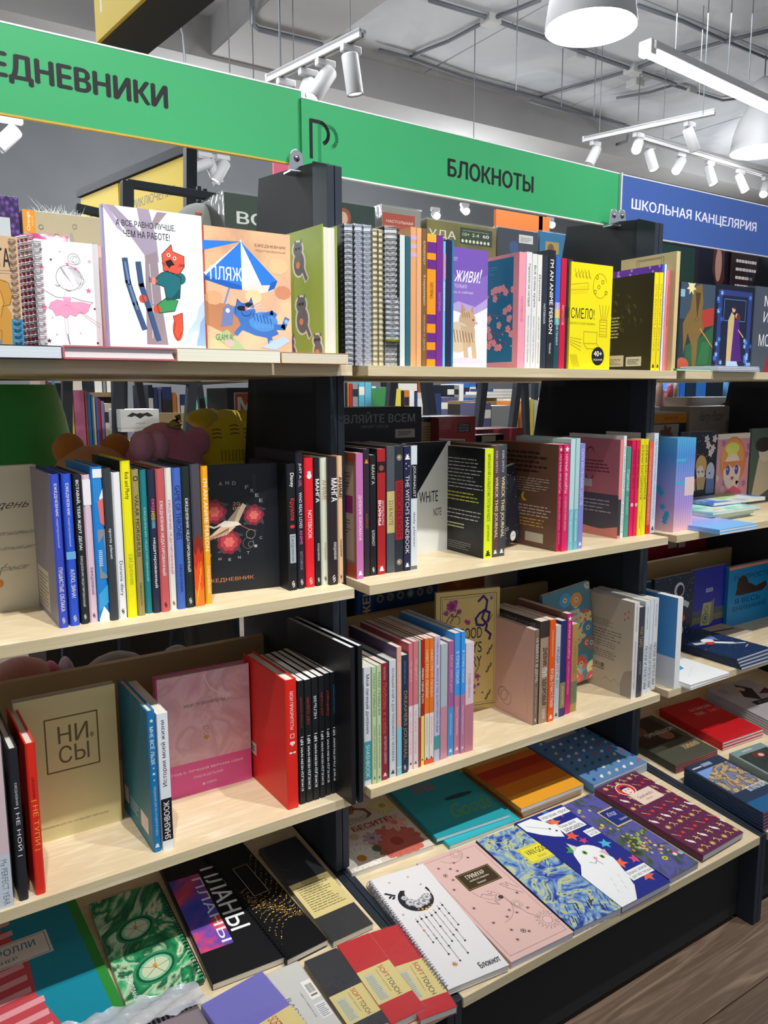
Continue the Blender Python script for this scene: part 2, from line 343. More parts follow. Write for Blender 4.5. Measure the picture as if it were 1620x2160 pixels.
# canonical book: spine at y=0 facing -y, thickness along x (0..t), front cover on +x, height along z
def book(M, t, w, h, label, cover='888888', spine=None, back=None, front=None, sp=None, fr=None, bk=None,
         kind='soft', pages='EEEAE0', name=None, cat=None, group=None, wrap=False, wire=None, rough=.42, bands=None):
    nm = name or ('diary' if kind == 'hard' else 'notebook')
    r = thing(nm, label, cat or ('diary' if nm == 'diary' else 'notebook' if 'notebook' in nm else 'book'), group, M)
    c = .0022 if kind == 'hard' else .0007
    c = min(c, t*.22); e = min(.0022 if kind == 'hard' else .0006, t*.2)
    ms = [x if not isinstance(x, str) else mat(x, rough) for x in (front or cover, spine or cover, back or cover)]
    mb = MB()
    if kind == 'wire':
        mb.box((0, .004, 0), (c, w, h), 2); mb.box((t-c, .004, 0), (t, w, h), 0)
    else:
        prof = [(0, w), (0, e), (e, 0), (t-e, 0), (t, e), (t, w), (t-c, w), (t-c, c*1.1), (c, c*1.1), (c, w)]; n = len(prof)
        vs = [(a, b, z) for z in (0, h) for a, b in prof]; fs = [(0, 1, 8, 9)[::-1], (1, 2, 3, 4, 7, 8)[::-1], (4, 5, 6, 7)[::-1]]
        fs += [(n+0, n+1, n+8, n+9), (n+1, n+2, n+3, n+4, n+7, n+8), (n+4, n+5, n+6, n+7)]
        km = [2, 1, 0, 2, 1, 0]
        for i in range(n):
            fs.append((i, (i+1) % n, n+(i+1) % n, n+i)); km.append({0: 2, 1: 1, 2: 1, 3: 1, 4: 0, 5: 0, 6: 0, 7: 1, 8: 2, 9: 2}[i])
        b = len(mb.v); mb.v += [Vector(v) for v in vs]; mb.f += [list(f) for f in fs]; mb.fm += km
    mb.build('cover', ms, r)
    ov = .003 if kind == 'hard' else 0.0004
    mb = MB(); g = c+.0001
    if kind == 'hard' and t > .012:   # hollow concave fore-edge
        prof = [(g, c*1.2)] + [(t-g, c*1.2)] + [(t-g, w-ov), (t*.5, w-ov-.0025), (g, w-ov)]
        mb.prism(prof, 2, ov, h-ov)
    else: mb.box((g, c*1.2 if kind != 'wire' else .005, ov), (t-g, w-ov, h-ov))
    mb.build('pages', mat(pages, .8, 0, 'paper'), r)
    ink = Ink((0, -.0001, 0), (t, 0, 0), (0, 0, h), (0, -1, 0))
    if sp:
        for it in sp:
            if callable(it): it(ink)
            elif it[0] == 'band': ink.rect(it[3], .06, 1-it[2], .94, 1-it[1])
            elif it[0] == 'full': ink.rect(it[3], .0, 1-it[2], 1.0, 1-it[1])
            elif it[0] == 'sw': ink.swirl(it[1], .5, .05, .30)
            elif it[0] == 'bm': ink.crest(it[1], .5, .05, .32)
            else:
                tx, v0, v1, col = it[:4]; sz = it[4] if len(it) > 4 else .5; d = it[5] if len(it) > 5 else 'd'; bo = it[6] if len(it) > 6 else .01; cu = it[7] if len(it) > 7 else .5
                ink.text(col, tx, cu-sz/2, 1-v1, cu+sz/2, 1-v0, d, bo)
        ink.build('spine_print', r)
    if fr:
        ink = Ink((t, 0, 0), (0, w, 0), (0, 0, h), (1, 0, 0)); fr(ink); ink.build('cover_print', r)
    if bk:
        ink = Ink((0, w, 0), (0, -w, 0), (0, 0, h), (-1, 0, 0)); bk(ink); ink.build('back_print', r)
    if wire:
        mb = MB(); n = int(h/.0085); rw = .0006
        for i in range(n):
            z = .006+(h-.012)*i/(n-1)
            for dz in (0, .0022):
                R = t/2+.0028
                pts = [(t/2+R*math.cos(a), .007+(-R*.95)*math.sin(a)*1.0, z+dz) for a in [math.radians(q) for q in (-25, 10, 45, 90, 135, 170, 205)]]
                mb.tube(pts, rw, 4)
        mb.build('wire_binding', mat(wire, .3, 1.0), r)
    if wrap:
        mb = MB(); q = .0012; mb.box((-q, -q, -.0002), (t+q, w+q, h+q)); mb.build('plastic_wrap', WRAP, r)
    return r
def spine_out(xl, xr, yb, yt, z, label, w=None, Y=None, yaw=0, gap=.0004, **k):
    """book standing on the shelf with its spine to the aisle; pixel survey of the spine"""
    if Y is None:
        p = aZ(xl, yb, z); Y = p.y/S
    else:
        p = aY(xl, yb, Y); p.z = H+z*S
    q = aY(xr, yb, Y); t = max(.002, q.x-p.x-gap); h = aY(xl, yt, Y).z-p.z
    w = w or min(.165, max(.10, h*.70))
    M = Matrix.Translation(p) @ Matrix.Rotation(math.radians(yaw), 4, 'Z')
    return book(M, t, w, h, label, **k)
def face_out(bl, br, yt, z, label, t=.015, lean=0, back=False, Y=None, yb=None, tilt=0, **k):
    """book standing with a cover to the aisle; bl, br bottom corners (px)"""
    if Y is None: a, b = aZ(bl[0], bl[1], z), aZ(br[0], br[1], z)
    else:
        a = aY(bl, 775, Y); b = aY(br, 775, Y); a.z = b.z = H+z*S
    d = (b-a); w = d.length; d.normalize(); n = Vector((d.y, -d.x, 0))  # n faces the aisle
    xx = (br[0] if Y is None else br)
    h = aY(xx, yt, b.y/S).z-b.z
    up = (Vector((0, 0, 1))*math.cos(math.radians(lean))-n*math.sin(math.radians(lean)))
    nn = (n*math.cos(math.radians(lean))+Vector((0, 0, 1))*math.sin(math.radians(lean)))
    if tilt:
        R = Matrix.Rotation(math.radians(tilt), 3, nn); d = R@d; up = R@up
    if not back: M = basis(a-nn*t, nn, d, up)
    else: M = basis(b, -nn, -d, up)
    return book(M, t, w, h, label, **k)
def flat(corner, right, top, label, t, M0=None, w=None, h=None, **k):
    """book lying with its front cover up: corner = bottom-left of the cover (world), right / top = unit vectors"""
    n = right.cross(top).normalized()
    return book(basis(corner, n, right, top), t, w, h, label, **k)
# ================================================================== the room
def struct(o): o['kind'] = 'structure'; return o
R0 = random.Random(7)
CEIL = H+2.16*S
FLOORB = noise_mat('oak_floor', ['5E4E42', '6E5D4F', '7A6857'], (1, 9, 1), 3, .5, 6, 1.2)
mb = MB(); mb.box((-5, -4, -.10), (11, 8.2, -.006)); fl = struct(mb.build('floor', FLOORB))
plank_m = [noise_mat('oak_plank', c, (1.0, 14, 1), 3, .45, 6, 1.2, bump=.02) for c in (['8A7360', '6E5A4A', '9C8570'], ['7D6856', '655243', '917B68'], ['938069', '77634F', 'A38D75'])]
for r_ in range(22):                       # floor boards laid along the shelves, only where the aisle shows
    y0 = -2.2+r_*.14; x = .3+R0.random()*.5
    while x < 4.2:
        L = 1.2; mb = MB(); mb.box((x+.0012, y0+.0012, -.006), (x+L-.0012, y0+.14-.0012, 0)); mb.build('plank', plank_m[R0.randrange(3)], fl); x += L
WALL = noise_mat('grey_wall', ['66686A', '6E7072'], (1, 1, 1), 1.5, .85)
CONC = noise_mat('painted_concrete', ['9C9DA0', 'AAABAD', '8E9094'], (1, 1, 1), 1.3, .85, 8, .8, bump=.2)
mb = MB(); mb.box((-5, 7.9, 0), (11, 8.1, CEIL+.2)); struct(mb.build('wall_back', WALL))
mb = MB(); mb.box((10.6, -4, 0), (10.8, 7.9, CEIL+.2)); struct(mb.build('wall_right', WALL))
mb = MB(); mb.box((-5, -4, CEIL), (11, 7.9, CEIL+.2)); ceil = struct(mb.build('ceiling', CONC))
# ceiling slabs with open joints
for i in range(9):
    for j in range(3):
        x0 = -2+i*1.45; y0 = .2+j*1.65; mb = MB(); mb.box((x0+.006, y0+.006, CEIL-.012), (x0+1.444, y0+1.644, CEIL)); mb.build('slab', CONC, ceil, bevel=.004)
BEAM = noise_mat('beam_paint', ['8E8B8A', '979593'], (1, 1, 1), 2, .85)
mb = MB(); mb.box((-5, 4.72*S, H+1.93*S), (10.6, 4.72*S+.35, CEIL)); struct(mb.build('trim_1', BEAM))
mb = MB(); mb.box((1.93*S, 1.6*S, H+1.95*S), (2.42*S, 4.72*S, CEIL)); struct(mb.build('trim_2', BEAM))
# surface conduits
CBL = mat('5E6166', .6)
def conduit(pts, z, r, label, name='conduit'):
    mb = MB(); P = [aZ(x, y, z) for x, y in pts]; mb.tube(P, r, 6); tag(mb.build(name, CBL, smooth=True), label, 'cable', None)
conduit([(800, 105), (862, 122), (985, 165), (1140, 208), (1240, 243), (1330, 270)], 2.12, .012, 'long grey conduit sagging along the ceiling edge above the dropped beam')
conduit([(862, 122), (905, 103), (945, 88), (1025, 45), (1085, 22), (1140, 0)], 2.13, .012, 'grey conduit crossing the ceiling left of the large pendant lamp')
conduit([(905, 0), (1030, 38), (1085, 58), (1150, 80), (1230, 110), (1335, 147), (1425, 178)], 2.13, .014, 'thick grey conduit running under the large pendant lamp')
conduit([(1135, 207), (1240, 175), (1335, 147), (1400, 122), (1530, 87), (1620, 65)], 2.13, .012, 'grey conduit crossing behind the linear lamp')
conduit([(1345, 12), (1440, 45), (1530, 87), (1620, 125)], 2.13, .012, 'straight grey conduit at the upper right above the linear lamp')
conduit([(1300, 207), (1370, 195), (1420, 180), (1525, 212), (1620, 200)], 2.13, .010, 'thin grey conduit between two junction boxes near the right track')
conduit([(1120, 213), (1210, 238), (1328, 268), (1322, 298), (1300, 305)], 2.0, .012, 'black conduit bending down above the left end of the far track')
for q, lb in (((1035, 42), 'square junction box on the ceiling left of the large pendant lamp'), ((1335, 147), 'square junction box where conduits cross beside the linear lamp'),
              ((1340, 176), 'small junction box under the conduit crossing'), ((1452, 192), 'small junction box on the ceiling right of the far track'), ((1215, 117), 'small junction box just below the large pendant lamp')):
    p = aZ(*q, 2.13); mb = MB(); mb.box(p+Vector((-.05, -.05, -.03)), p+Vector((.05, .05, .03))); t = tag(mb.build('junction_box', mat('A9A8A6', .7), bevel=.006), lb, 'junction box')
conduit([(532, -20), (533, 52), (545, 62), (680, 95)], 1.93, .016, 'pale pipe bending round the box beam above the left track', 'pipe')
conduit([(352, -10), (372, 30), (385, 70), (390, 130)], 1.9, .008, 'loose cable hanging on the left side of the box beam', 'cable')
for i, (x, y0, y1) in enumerate([(480, 0, 152), (532, 60, 166), (590, 20, 172), (617, 0, 165), (1002, 72, 290), (1092, 12, 190), (1187, 120, 225), (1258, 95, 245), (1350, 160, 255), (1496, -5, 245), (1545, -5, 200), (1590, -5, 170), (1430, -5, 120)]):
    a = aZ(x, y0, 2.1 if x > 700 else 1.9); b = aY(x-6 if x > 700 else x, y1, a.y/S); mb = MB(); mb.tube([a+Vector((0, 0, .1)), Vector((a.x, a.y, b.z))], .0035, 5)
    tag(mb.build('hanging_wire', CBL), 'suspension wire '+['left of the box beam pipe, over the left green sign', 'beside the pipe on the box beam', 'just right of the pale pipe bend', 'rising from the near end of the left track', 'hanging from the ceiling at the left of the two middle ones', 'hanging between the left pair and the large pendant lamp', 'hanging below the junction box beside the large pendant lamp', 'hanging below the large pendant lamp', 'hanging under the conduit crossing near the linear lamp', 'crossing in front of the linear lamp, leftmost', 'crossing in front of the linear lamp, second', 'crossing in front of the linear lamp, rightmost', 'dropping to the left end of the linear lamp'][i], 'wire', 'suspension wires under the ceiling')

# ================================================================== lamps
WHT = mat('B2B1B2', .5)
GLOW = emis('F4F9FF', 14); GLOW2 = emis('EAF4FF', 8)
def pendant(cx, cy, dist, rim, label):
    d = ray(cx, cy).normalized(); p = Vector((0, 0, H))+d*dist
    t = thing('pendant_lamp', label, 'lamp', M=Matrix.Translation(p))
    mb = MB(); mb.lathe([(rim, 0), (rim*1.0, .01), (rim*.93, rim*.55), (rim*.78, rim*1.05), (rim*.55, rim*1.45), (rim*.45, rim*1.8), (rim*.42, rim*2.3), (.02, rim*2.5)], n=40)
    mb.lathe([(rim*.985, 0.001), (rim*.92, rim*.5), (rim*.5, rim*.9)], n=40); mb.build('shade', WHT, t, smooth=True)
    mb = MB(); mb.lathe([(rim*.975, .012), (.0001, .012)], n=40); mb.build('diffuser', GLOW, t)
    mb = MB(); mb.tube([(0, 0, rim*2.45), (0, 0, CEIL-p.z)], .006, 6); mb.build('cord', CBL, t)
    l = bpy.data.lights.new('pendant_and_fill_light', 'POINT'); l.energy = 14; l.shadow_soft_size = .12; lo = bpy.data.objects.new('pendant_and_fill_light', l); C.objects.link(lo); lo.parent = t; lo.location = (0, 0, -.1)
pendant(1246, 60, 4.3, .205, 'large white bell shaped pendant lamp glowing at the top of the picture')
pendant(1603, 321, 6.9, .205, 'smaller white bell pendant lamp at the right edge above the blue sign')
# linear LED lamp
a = aZ(1366, 107, 1.5); b = aZ(1700, 262, 1.5)
t = thing('linear_lamp', 'long glowing linear tube lamp under the ceiling at the upper right', 'lamp', M=basis(a, (b-a).normalized(), Vector((0, 0, 1)).cross((b-a).normalized()).normalized(), Vector((0, 0, 1))))
L = (b-a).length; mb = MB(); mb.box((0, -.045, 0), (L, .035, .04)); mb.build('housing', WHT, t, bevel=.008)
mb = MB(); mb.prism([(-.031, 0), (-.024, -.02), (0, -.027), (.024, -.02), (.031, 0)], 0, .03, L-.03); mb.build('diffuser', GLOW, t)
mb = MB(); mb.box((-.025, -.036, -.025), (.025, .036, .044)); mb.build('end_cap', mat('B9B6B2', .5), t, bevel=.006)
# track lights
def track(a, b, label):
    ex = (b-a).normalized(); ez = Vector((0, 0, 1)); ey = ez.cross(ex).normalized(); ez = ex.cross(ey)
    t = thing('lighting_track', label, 'track', 'lighting tracks' if False else None, basis(a, ex, ey, ez)); L = (b-a).length
    mb = MB(); mb.box((0, -.018, 0), (L, -.006, .032)); mb.box((0, .006, 0), (L, .018, .032)); mb.box((0, -.018, .02), (L, .018, .034)); mb.build('rail', WHT, t)
    mb = MB(); mb.box((-.012, -.02, -.002), (0, .02, .036)); mb.build('end_cap', WHT, t)
    mb = MB(); mb.box((0, -.005, .006), (L, .005, .019)); mb.build('contact_strip', mat('4A4440', .6), t)
    for u in (.12, .88):
        P0 = Vector((L*u, 0, .034)); top = t.matrix_world.inverted() @ Vector(((t.matrix_world @ P0).x, (t.matrix_world @ P0).y, CEIL)); mb = MB(); mb.tube([P0, top], .0025, 5); mb.build('suspension_wire', CBL, t)
def head(B, aim, label, r=.034, L=.15, lit=True, group=None, drop=.07):
    """spotlight hanging from point B on a track, barrel pointing along aim"""
    t = thing('track_spotlight', label, 'spotlight', group, Matrix.Translation(B)); ax = Vector(aim).normalized()
    mb = MB(); mb.box((-.045, -.016, -.03), (.045, .016, .002)); mb.build('adapter', WHT, t, bevel=.006)
    mb = MB(); mb.tube([(0, 0, -.03), (0, 0, -drop)], .009, 8); mb.build('stem', WHT, t)
    c = Vector((0, 0, -drop)); s0 = c-ax*L*.25
    mb = MB(); mb.lathe([(.0001, 0), (r*.9, 0), (r, .006), (r, L-.004), (r*.95, L), (r*.86, L-.01), (r*.8, L-.02)], s0, 24, ax=ax); mb.build('barrel', WHT, t, smooth=True)
    mb = MB(); mb.lathe([(r*.86, L-.008), (.0001, L-.006)], s0, 24, ax=ax); mb.build('lens', GLOW2 if lit else mat('C8CCD2', .3), t)
    return t
def headp(bx, by, z, lx, ly, label, dy=0, **k):
    B = aZ(bx, by, z); Lp = aY(lx, ly, B.y/S+dy); c = B-Vector((0, 0, .07)); return head(B, Lp-c, label, **k)
track(aZ(570, 175, 1.27), aZ(765, 80, 1.27), 'white lighting track rising behind the green signs, nearest one')
headp(740, 97, 1.27, 748, 190, 'white track spotlight hanging straight at the near end of the left track', r=.035, L=.155)
headp(686, 127, 1.27, 655, 212, 'white track spotlight tilted left above the seam of the green signs', r=.035, L=.16)
headp(650, 147, 1.27, 640, 212, 'white track spotlight half hidden behind its tilted neighbour over the green sign', dy=-.05, r=.034, L=.12)
headp(603, 168, 1.27, 606, 230, 'white track spotlight mostly hidden behind the left green sign', r=.034, L=.12)
track(aZ(1234, 300, 1.55), aZ(1508, 242, 1.55), 'white lighting track rising to the right above the blue sign')
headp(1256, 299, 1.55, 1240, 352, 'white track spotlight at the left end of the far right track, barrel tilted left', lit=False)
headp(1347, 281, 1.55, 1333, 342, 'glaring white track spotlight facing the camera over the blue sign', dy=-.15)
headp(1455, 258, 1.55, 1470, 328, 'white track spotlight seen from its side high on the right track', lit=False)
track(aZ(1350, 295, 1.55), aZ(1680, 392, 1.55), 'white lighting track descending to the right edge above the blue sign')
for i, (bx, by, lx, ly) in enumerate([(1372, 306, 1384, 372), (1436, 322, 1412, 386), (1497, 340, 1508, 400), (1562, 358, 1576, 414), (1617, 374, 1604, 430)]):
    headp(bx, by, 1.55, lx, ly, ['first white spotlight from the left on the descending track', 'second white spotlight on the descending track, tilted left', 'third white spotlight on the descending track over the blue sign', 'fourth white spotlight on the descending track, its lens lit', 'last white spotlight on the descending track, cut by the right edge'][i], dy=-.05)
headp(22, 244, 1.0, 2, 305, 'small white track spotlight below the left green sign at the left edge', r=.03, L=.11, lit=False)
for (bx, by, lx, ly, lb) in [(432, 322, 420, 352, 'dim far spotlight left of a cluster seen under the left green sign'), (445, 326, 455, 372, 'far spotlight in the middle of the cluster under the left green sign'), (470, 328, 458, 376, 'far lit spotlight right of the cluster under the left green sign')]:
    headp(bx, by, 1.35, lx, ly, lb, lit=True)
track(wp(ray(905, 424)*(5.2/ray(905, 424).y)), wp(ray(1000, 420)*(5.2/ray(1000, 420).y)), 'far lighting track hidden behind the middle green sign') if False else None
for i, (x, y) in enumerate([(918, 447), (980, 438), (1160, 468)]):
    d = ray(x, y-9); p = wp(d*(5.2/d.y)); head(p, Vector((-.4, -1, -.55)), ['far lit spotlight seen above the boxes, left of two', 'far lit spotlight seen above the boxes, right of two', 'far lit spotlight seen above the blue box near the middle upright'][i], L=.1, drop=.05)
# the spots over the aisle that light these shelves (above the frame)
track(Vector((-.6, .12, 3.12)), Vector((2.6, .12, 3.12)), 'white lighting track over the aisle, above the frame')
for i, (p, a, wt, cone) in enumerate(SPOTS):
    ax = (Vector(a)-Vector(p)).normalized(); B = Vector((p[0], p[1], 3.12))-ax*0; t = head(Vector((p[0], p[1], p[2]+.07))-ax*.118, ax, 'white aisle spotlight number %d on the overhead track' % (i+1) if False else ['aisle spotlight over the left shelves', 'aisle spotlight over the middle shelves', 'aisle spotlight over the right shelves', 'aisle spotlight at the left end of the overhead track'][i])

# ================================================================== the gondola: boards, uprights, display tables
def board(x0, x1, y0, y1, z, label, th=.0155, lip=None, ends=True):
    """shelf board in unit coordinates"""
    a = U(x0, y0, z-th); b = U(x1, y1, z)
    o = thing('shelf', label, 'shelf', M=Matrix.Translation(a)); d = b-a
    mb = MB(); mb.box((0, 0.0006, 0), d); mb.build('board', WOOD, o, bevel=.0008)
    mb = MB(); mb.box((0, -.0006, .0002), (d.x, .0006, d.z-.0002)); mb.build('edge_band', WOODE, o)
    if lip: mb = MB(); mb.box((0, d.y-.016, d.z+.0002), (d.x, d.y, d.z+lip*S)); mb.build('back_lip', mat('A98D62', .6), o)
    return o
XL0, XL1, XR0, XR1, XU0, XU1 = -.112, .6105, .6378, 1.3595, 1.3870, 2.109
unit = [(XL0, XL1, 'left bay'), (XR0, XR1, 'middle bay'), (XU0, XU1, 'right bay')]
for x0, x1, nm in unit:
    board(x0, x1, 1.0, 1.345, Z1, 'top maple shelf board of the %s at eye level' % nm)
    board(x0, x1, 1.0, 1.345, Z2, 'second maple shelf board of the %s, with books on it' % nm)
    board(x0, x1, 1.0, 1.3455, Z3, 'third maple shelf board of the %s, above the display table' % nm, lip=.175)
    # rear side of the double gondola
    board(x0, x1, 1.352, 1.68, Z1, 'rear maple board behind the top shelf of the %s' % nm)
    board(x0, x1, 1.352, 1.68, Z2, 'rear maple board behind the second shelf of the %s' % nm)
    board(x0, x1, 1.352, 1.68, Z3, 'rear maple board behind the third shelf of the %s' % nm)
def upright(xc, label):
    t = thing('upright_panel', label, 'upright', M=Matrix.Translation(U(xc, 0, 0)-Vector((0, 0, H))))
    def P(y, z): return (y*S, H+z*S)
    for s in (-1, 1):
        a, b = (s*.0006*S, s*.0128*S) if s > 0 else (s*.0128*S, s*.0006*S)
        mb = MB(); mb.prism([P(1.067, -.80), P(1.067, .330), P(1.112, .345), P(1.112, -.80)], 0, a, b); mb.build('front_stile', BLACK, t, bevel=.001)
    mb = MB(); mb.prism([P(1.112, -.80), P(1.112, .343), P(1.16, .348), P(1.307, .361), P(1.3728, .0273), P(1.43, -.30), P(1.43, -1.02), P(1.112, -1.02)], 0, -.010*S, .010*S); mb.build('side_panel', PANEL, t)
    for s in (-1, 1):   # lower cheeks beside the display tables
        a, b = (s*.0006*S, s*.0128*S) if s > 0 else (s*.0128*S, s*.0006*S)
        mb = MB(); mb.prism([P(.765, -1.02), P(.765, -.838), P(1.11, -.8), P(1.11, -1.02)], 0, a, b); mb.build('lower_cheek', BLACK, t, bevel=.001)
    mb = MB(); mb.box((-.0126*S, .79*S, H-1.02*S), (.0126*S, .80*S, H-.85*S)); mb.build('foot', BLACK2, t)
upright((XL1+XR0)/2, 'black upright between the left and middle bays'); upright((XR1+XU0)/2, 'black upright between the middle and right bays')
upright(XL0-.0137, 'black upright at the far left end, outside the frame'); upright(XU1+.0137, 'black upright at the right end of the right bay')
for x0, x1, nm in unit:   # sloping display tables with kick boards
    t = thing('display_table', 'sloping maple display table at the foot of the %s' % nm, 'display table', M=Matrix.Translation(U(x0, 0, 0)-Vector((0, 0, H))))
    def P(y, z): return (y*S, H+z*S)
    mb = MB(); mb.prism([P(.7640, -.8515), P(.7640, -.8358), P(1.345, dispz(1.345)), P(1.345, dispz(1.345)-.0157)], 0, 0, (x1-x0)*S); mb.build('table_top', WOOD, t, bevel=.0006)
    mb = MB(); mb.prism([P(.7630, -.8512), P(.7630, -.8361), P(.7639, -.8361), P(.7639, -.8512)], 0, 0, (x1-x0)*S); mb.build('edge_band', WOODE, t)
    mb = MB(); mb.prism([P(.80, -1.015), P(.80, -.849), P(.812, -.849), P(.812, -1.015)], 0, 0.002, (x1-x0)*S-.002); mb.build('kick_board', mat('1D1E1F', .75), t)
    mb = MB(); mb.prism([P(1.33, -1.015), P(1.33, -.80), P(1.342, -.80), P(1.342, -1.015)], 0, 0.002, (x1-x0)*S-.002); mb.build('back_board', PANEL, t)

# ================================================================== header signs
GREEN = mat('30985F', .5); BLUE = mat('38579C', .5); SIGNK = '101215'
def sign(p0, p1, zt, zb, colr, label, edge, inkfn=None, th=.006, txt=None):
    d = (p1-p0); L = d.length; ex = d.normalized(); ey = Vector((0, 0, 1)).cross(ex).normalized()
    t = thing('header_sign', label, 'sign', M=basis(p0, ex, ey, Vector((0, 0, 1))))
    mb = MB(); mb.box((0, 0, 0), (L, th, zt-zb)); mb.build('panel', colr, t)
    mb = MB(); mb.box((0, -.0004, zt-zb), (L, th, zt-zb+.0025)); mb.build('top_strip', mat('D5D8DA', .5), t); mb = MB(); mb.box((0, -.0004, -.0028), (L, th, 0)); mb.build('bottom_strip', edge, t)
    ink = Ink((0, 0, 0), (L, 0, 0), (0, 0, zt-zb), (0, -1, 0)); inkfn(ink, p0, ex, L, zb, zt); ink.build('sign_print', t)
    return t
def uv(x, y, Y, p0, ex, L, zb, zt):
    p = aY(x, y, Y); return ((p-p0).dot(ex)/L, (p.z-zb)/(zt-zb))
ys = 1.166
def ink1(k, p0, ex, L, zb, zt):
    x1, y1 = uv(351, 183, ys, p0, ex, L, zb, zt); xD, _ = uv(22, 170, ys, p0, ex, L, zb, zt); _, y0 = uv(351, 231, ys, p0, ex, L, zb, zt)
    w8 = tmesh('ДНЕВНИКИ')[2]; w11 = tmesh('ЕЖЕДНЕВНИКИ')[2]
    tot = (x1-xD)*w11/w8; k.text(SIGNK, 'ЕЖЕДНЕВНИКИ', x1-tot, y0-.04, x1, y1+.0, 'r', .045)
pa = aY(0, 140, ys); pb = aY(637, 250, ys); pa = Vector((XL0*S, ys*S, pb.z)); pb = Vector((pb.x, ys*S, 0)); pa.z = pb.z = H+.3535*S
sign(pa, pb, H+.4615*S, H+.3535*S, GREEN, 'left green header sign with large black lettering, cut by the picture edge', mat('B79A3C', .5), ink1)
p0 = aY(636, 250, 1.160); p1 = aY(1307, 430, 1.185); p0.z = p1.z = H+.3445*S
def ink2(k, p0, ex, L, zb, zt):
    g = lambda x, y: uv(x, y, 1.16+.025*((aY(x, y, 1.17).x-p0.x)/L), p0, ex, L, zb, zt)
    a = g(945, 372); b = g(1125, 372); k.text(SIGNK, 'БЛОКНОТЫ', a[0], g(945, 371)[1], b[0], g(945, 334)[1], 'r', .035)
    x0, y0 = g(653, 331); x1, y1 = g(711, 262)
    W, Hh = x1-x0, y1-y0
    def P(col, ox, oy, s):
        r = W*.36*s; cx = x0+ox+W*.36; top = y0+oy+Hh*.95; wd = W*.115
        k.line(col, wd, [(x0+ox+W*.06, y0+oy), (x0+ox+W*.06, top)]); k.line(col, wd, [(x0+ox+W*.06, top), (cx, top)])
        ry = .36*Hh
        k.line(col, wd, [(cx+W*.32*math.sin(t), top-ry*.78*(1-math.cos(t))) for t in [math.pi*i/12 for i in range(11)]])
    P('1F7F4C', W*.30, -Hh*.06, 1); P(SIGNK, 0, 0, 1)
sign(p0, p1, H+.4500*S, H+.3445*S, GREEN, 'middle green header sign with a double letter logo and black lettering', mat('D5D8DA', .5), ink2, th=.008)
q0 = aY(1309, 430, 1.182); q1 = aY(1720, 500, 1.182); q0.z = q1.z = H+.332*S
def ink3(k, p0, ex, L, zb, zt):
    g = lambda x, y: uv(x, y, 1.182, p0, ex, L, zb, zt)
    a = g(1332, 446); b = g(1595, 484); k.text('D9DCEC', 'ШКОЛЬНАЯ КАНЦЕЛЯРИЯ', a[0], g(1332, 444)[1], b[0], g(1332, 418)[1], 'r', .02)
zt3 = aY(1312, 369, 1.182).z
sign(q0, q1, zt3, q0.z, BLUE, 'blue header sign with white lettering at the right edge', mat('B8BCC8', .5), ink3)
mb = MB(); mb.box((-.002, -.003, -.004), (.003, .006, zt3-q0.z+.004)); o = mb.build('joint_strip', mat('BFC3C8', .5)); o.matrix_world = basis(Vector((q0.x-.002, q0.y, q0.z)), Vector((1, 0, 0)), Vector((0, 1, 0)), Vector((0, 0, 1)))
tag(o, 'pale vertical strip between the green and blue header signs', 'strip')
def clip(x, y, X, label):
    p = aX(x, y, X); t = thing('sign_clip', label, 'clip', M=Matrix.Translation(p))
    mb = MB(); pr = [(.013*math.cos(a), .018+.013*math.sin(a)) for a in [math.pi*i/10 for i in range(11)]]+[(-.015, -.006), (.015, -.006)]
    mb.prism([(a, b) for a, b in pr], 1, -.004, 0); mb.build('bracket', CHROME, t, bevel=.001)
    mb = MB(); mb.box((-.018, -.014, -.010), (.018, .012, -.006)); mb.build('base_plate', CHROME, t, bevel=.001)
    mb = MB(); mb.lathe([(.0001, .003), (.004, .0025), (.0058, 0), (.0058, -.002)], (0, -.004, .016), 14, ax=Vector((0, -1, 0))); mb.build('screw', mat('7A7C80', .25, 1.0), t, smooth=True)
clip(624, 356, .6244-.015, 'chrome clip holding the left green sign on the black upright')
clip(647, 360, .6244+.012, 'chrome clip holding the middle green sign on the black upright')
clip(1292, 471, 1.369-.02, 'chrome clip at the right end of the middle green sign')
clip(1309, 472, 1.369+.005, 'chrome clip holding the blue sign on the second black upright')
# ================================================================== second shelf, left bay
W_ = 'F2F2F0'; K_ = '15181C'
SW = lambda c='F2F2F0': ('sw', c)
G2L = None
def day_cover(k):
    k.text('4A463E', 'день', .52, .70, .86, .75, 'r', 0, .2)
    k.text('6A6458', 'для маленьких', .48, .52, .9, .55, 'r', 0, .2); k.text('6A6458', 'и больших дел', .50, .42, .88, .45, 'r', 0, .2); k.text('6A6458', 'с огоньком', .42, .28, .8, .31, 'r', 0, .2)
    k.ell('D98A3C', .52, .2, .05); k.ell('E8A95A', .50, .215, .025); k.line('7C8A5A', .01, [(.52, .23), (.56, .30), (.62, .33)])
face_out((-105, 1308), (95.8, 1276), 978.6, Z2, 'cream diary facing out with thin black script, at the left edge of the second shelf', t=.016, cover='D9CFB4', fr=day_cover, kind='hard', name='diary')
def b1(k): k.rect('C9C2AF', .12, .04, .62, .32); k.lines('55524C', .15, .06, .6, .3, 9)
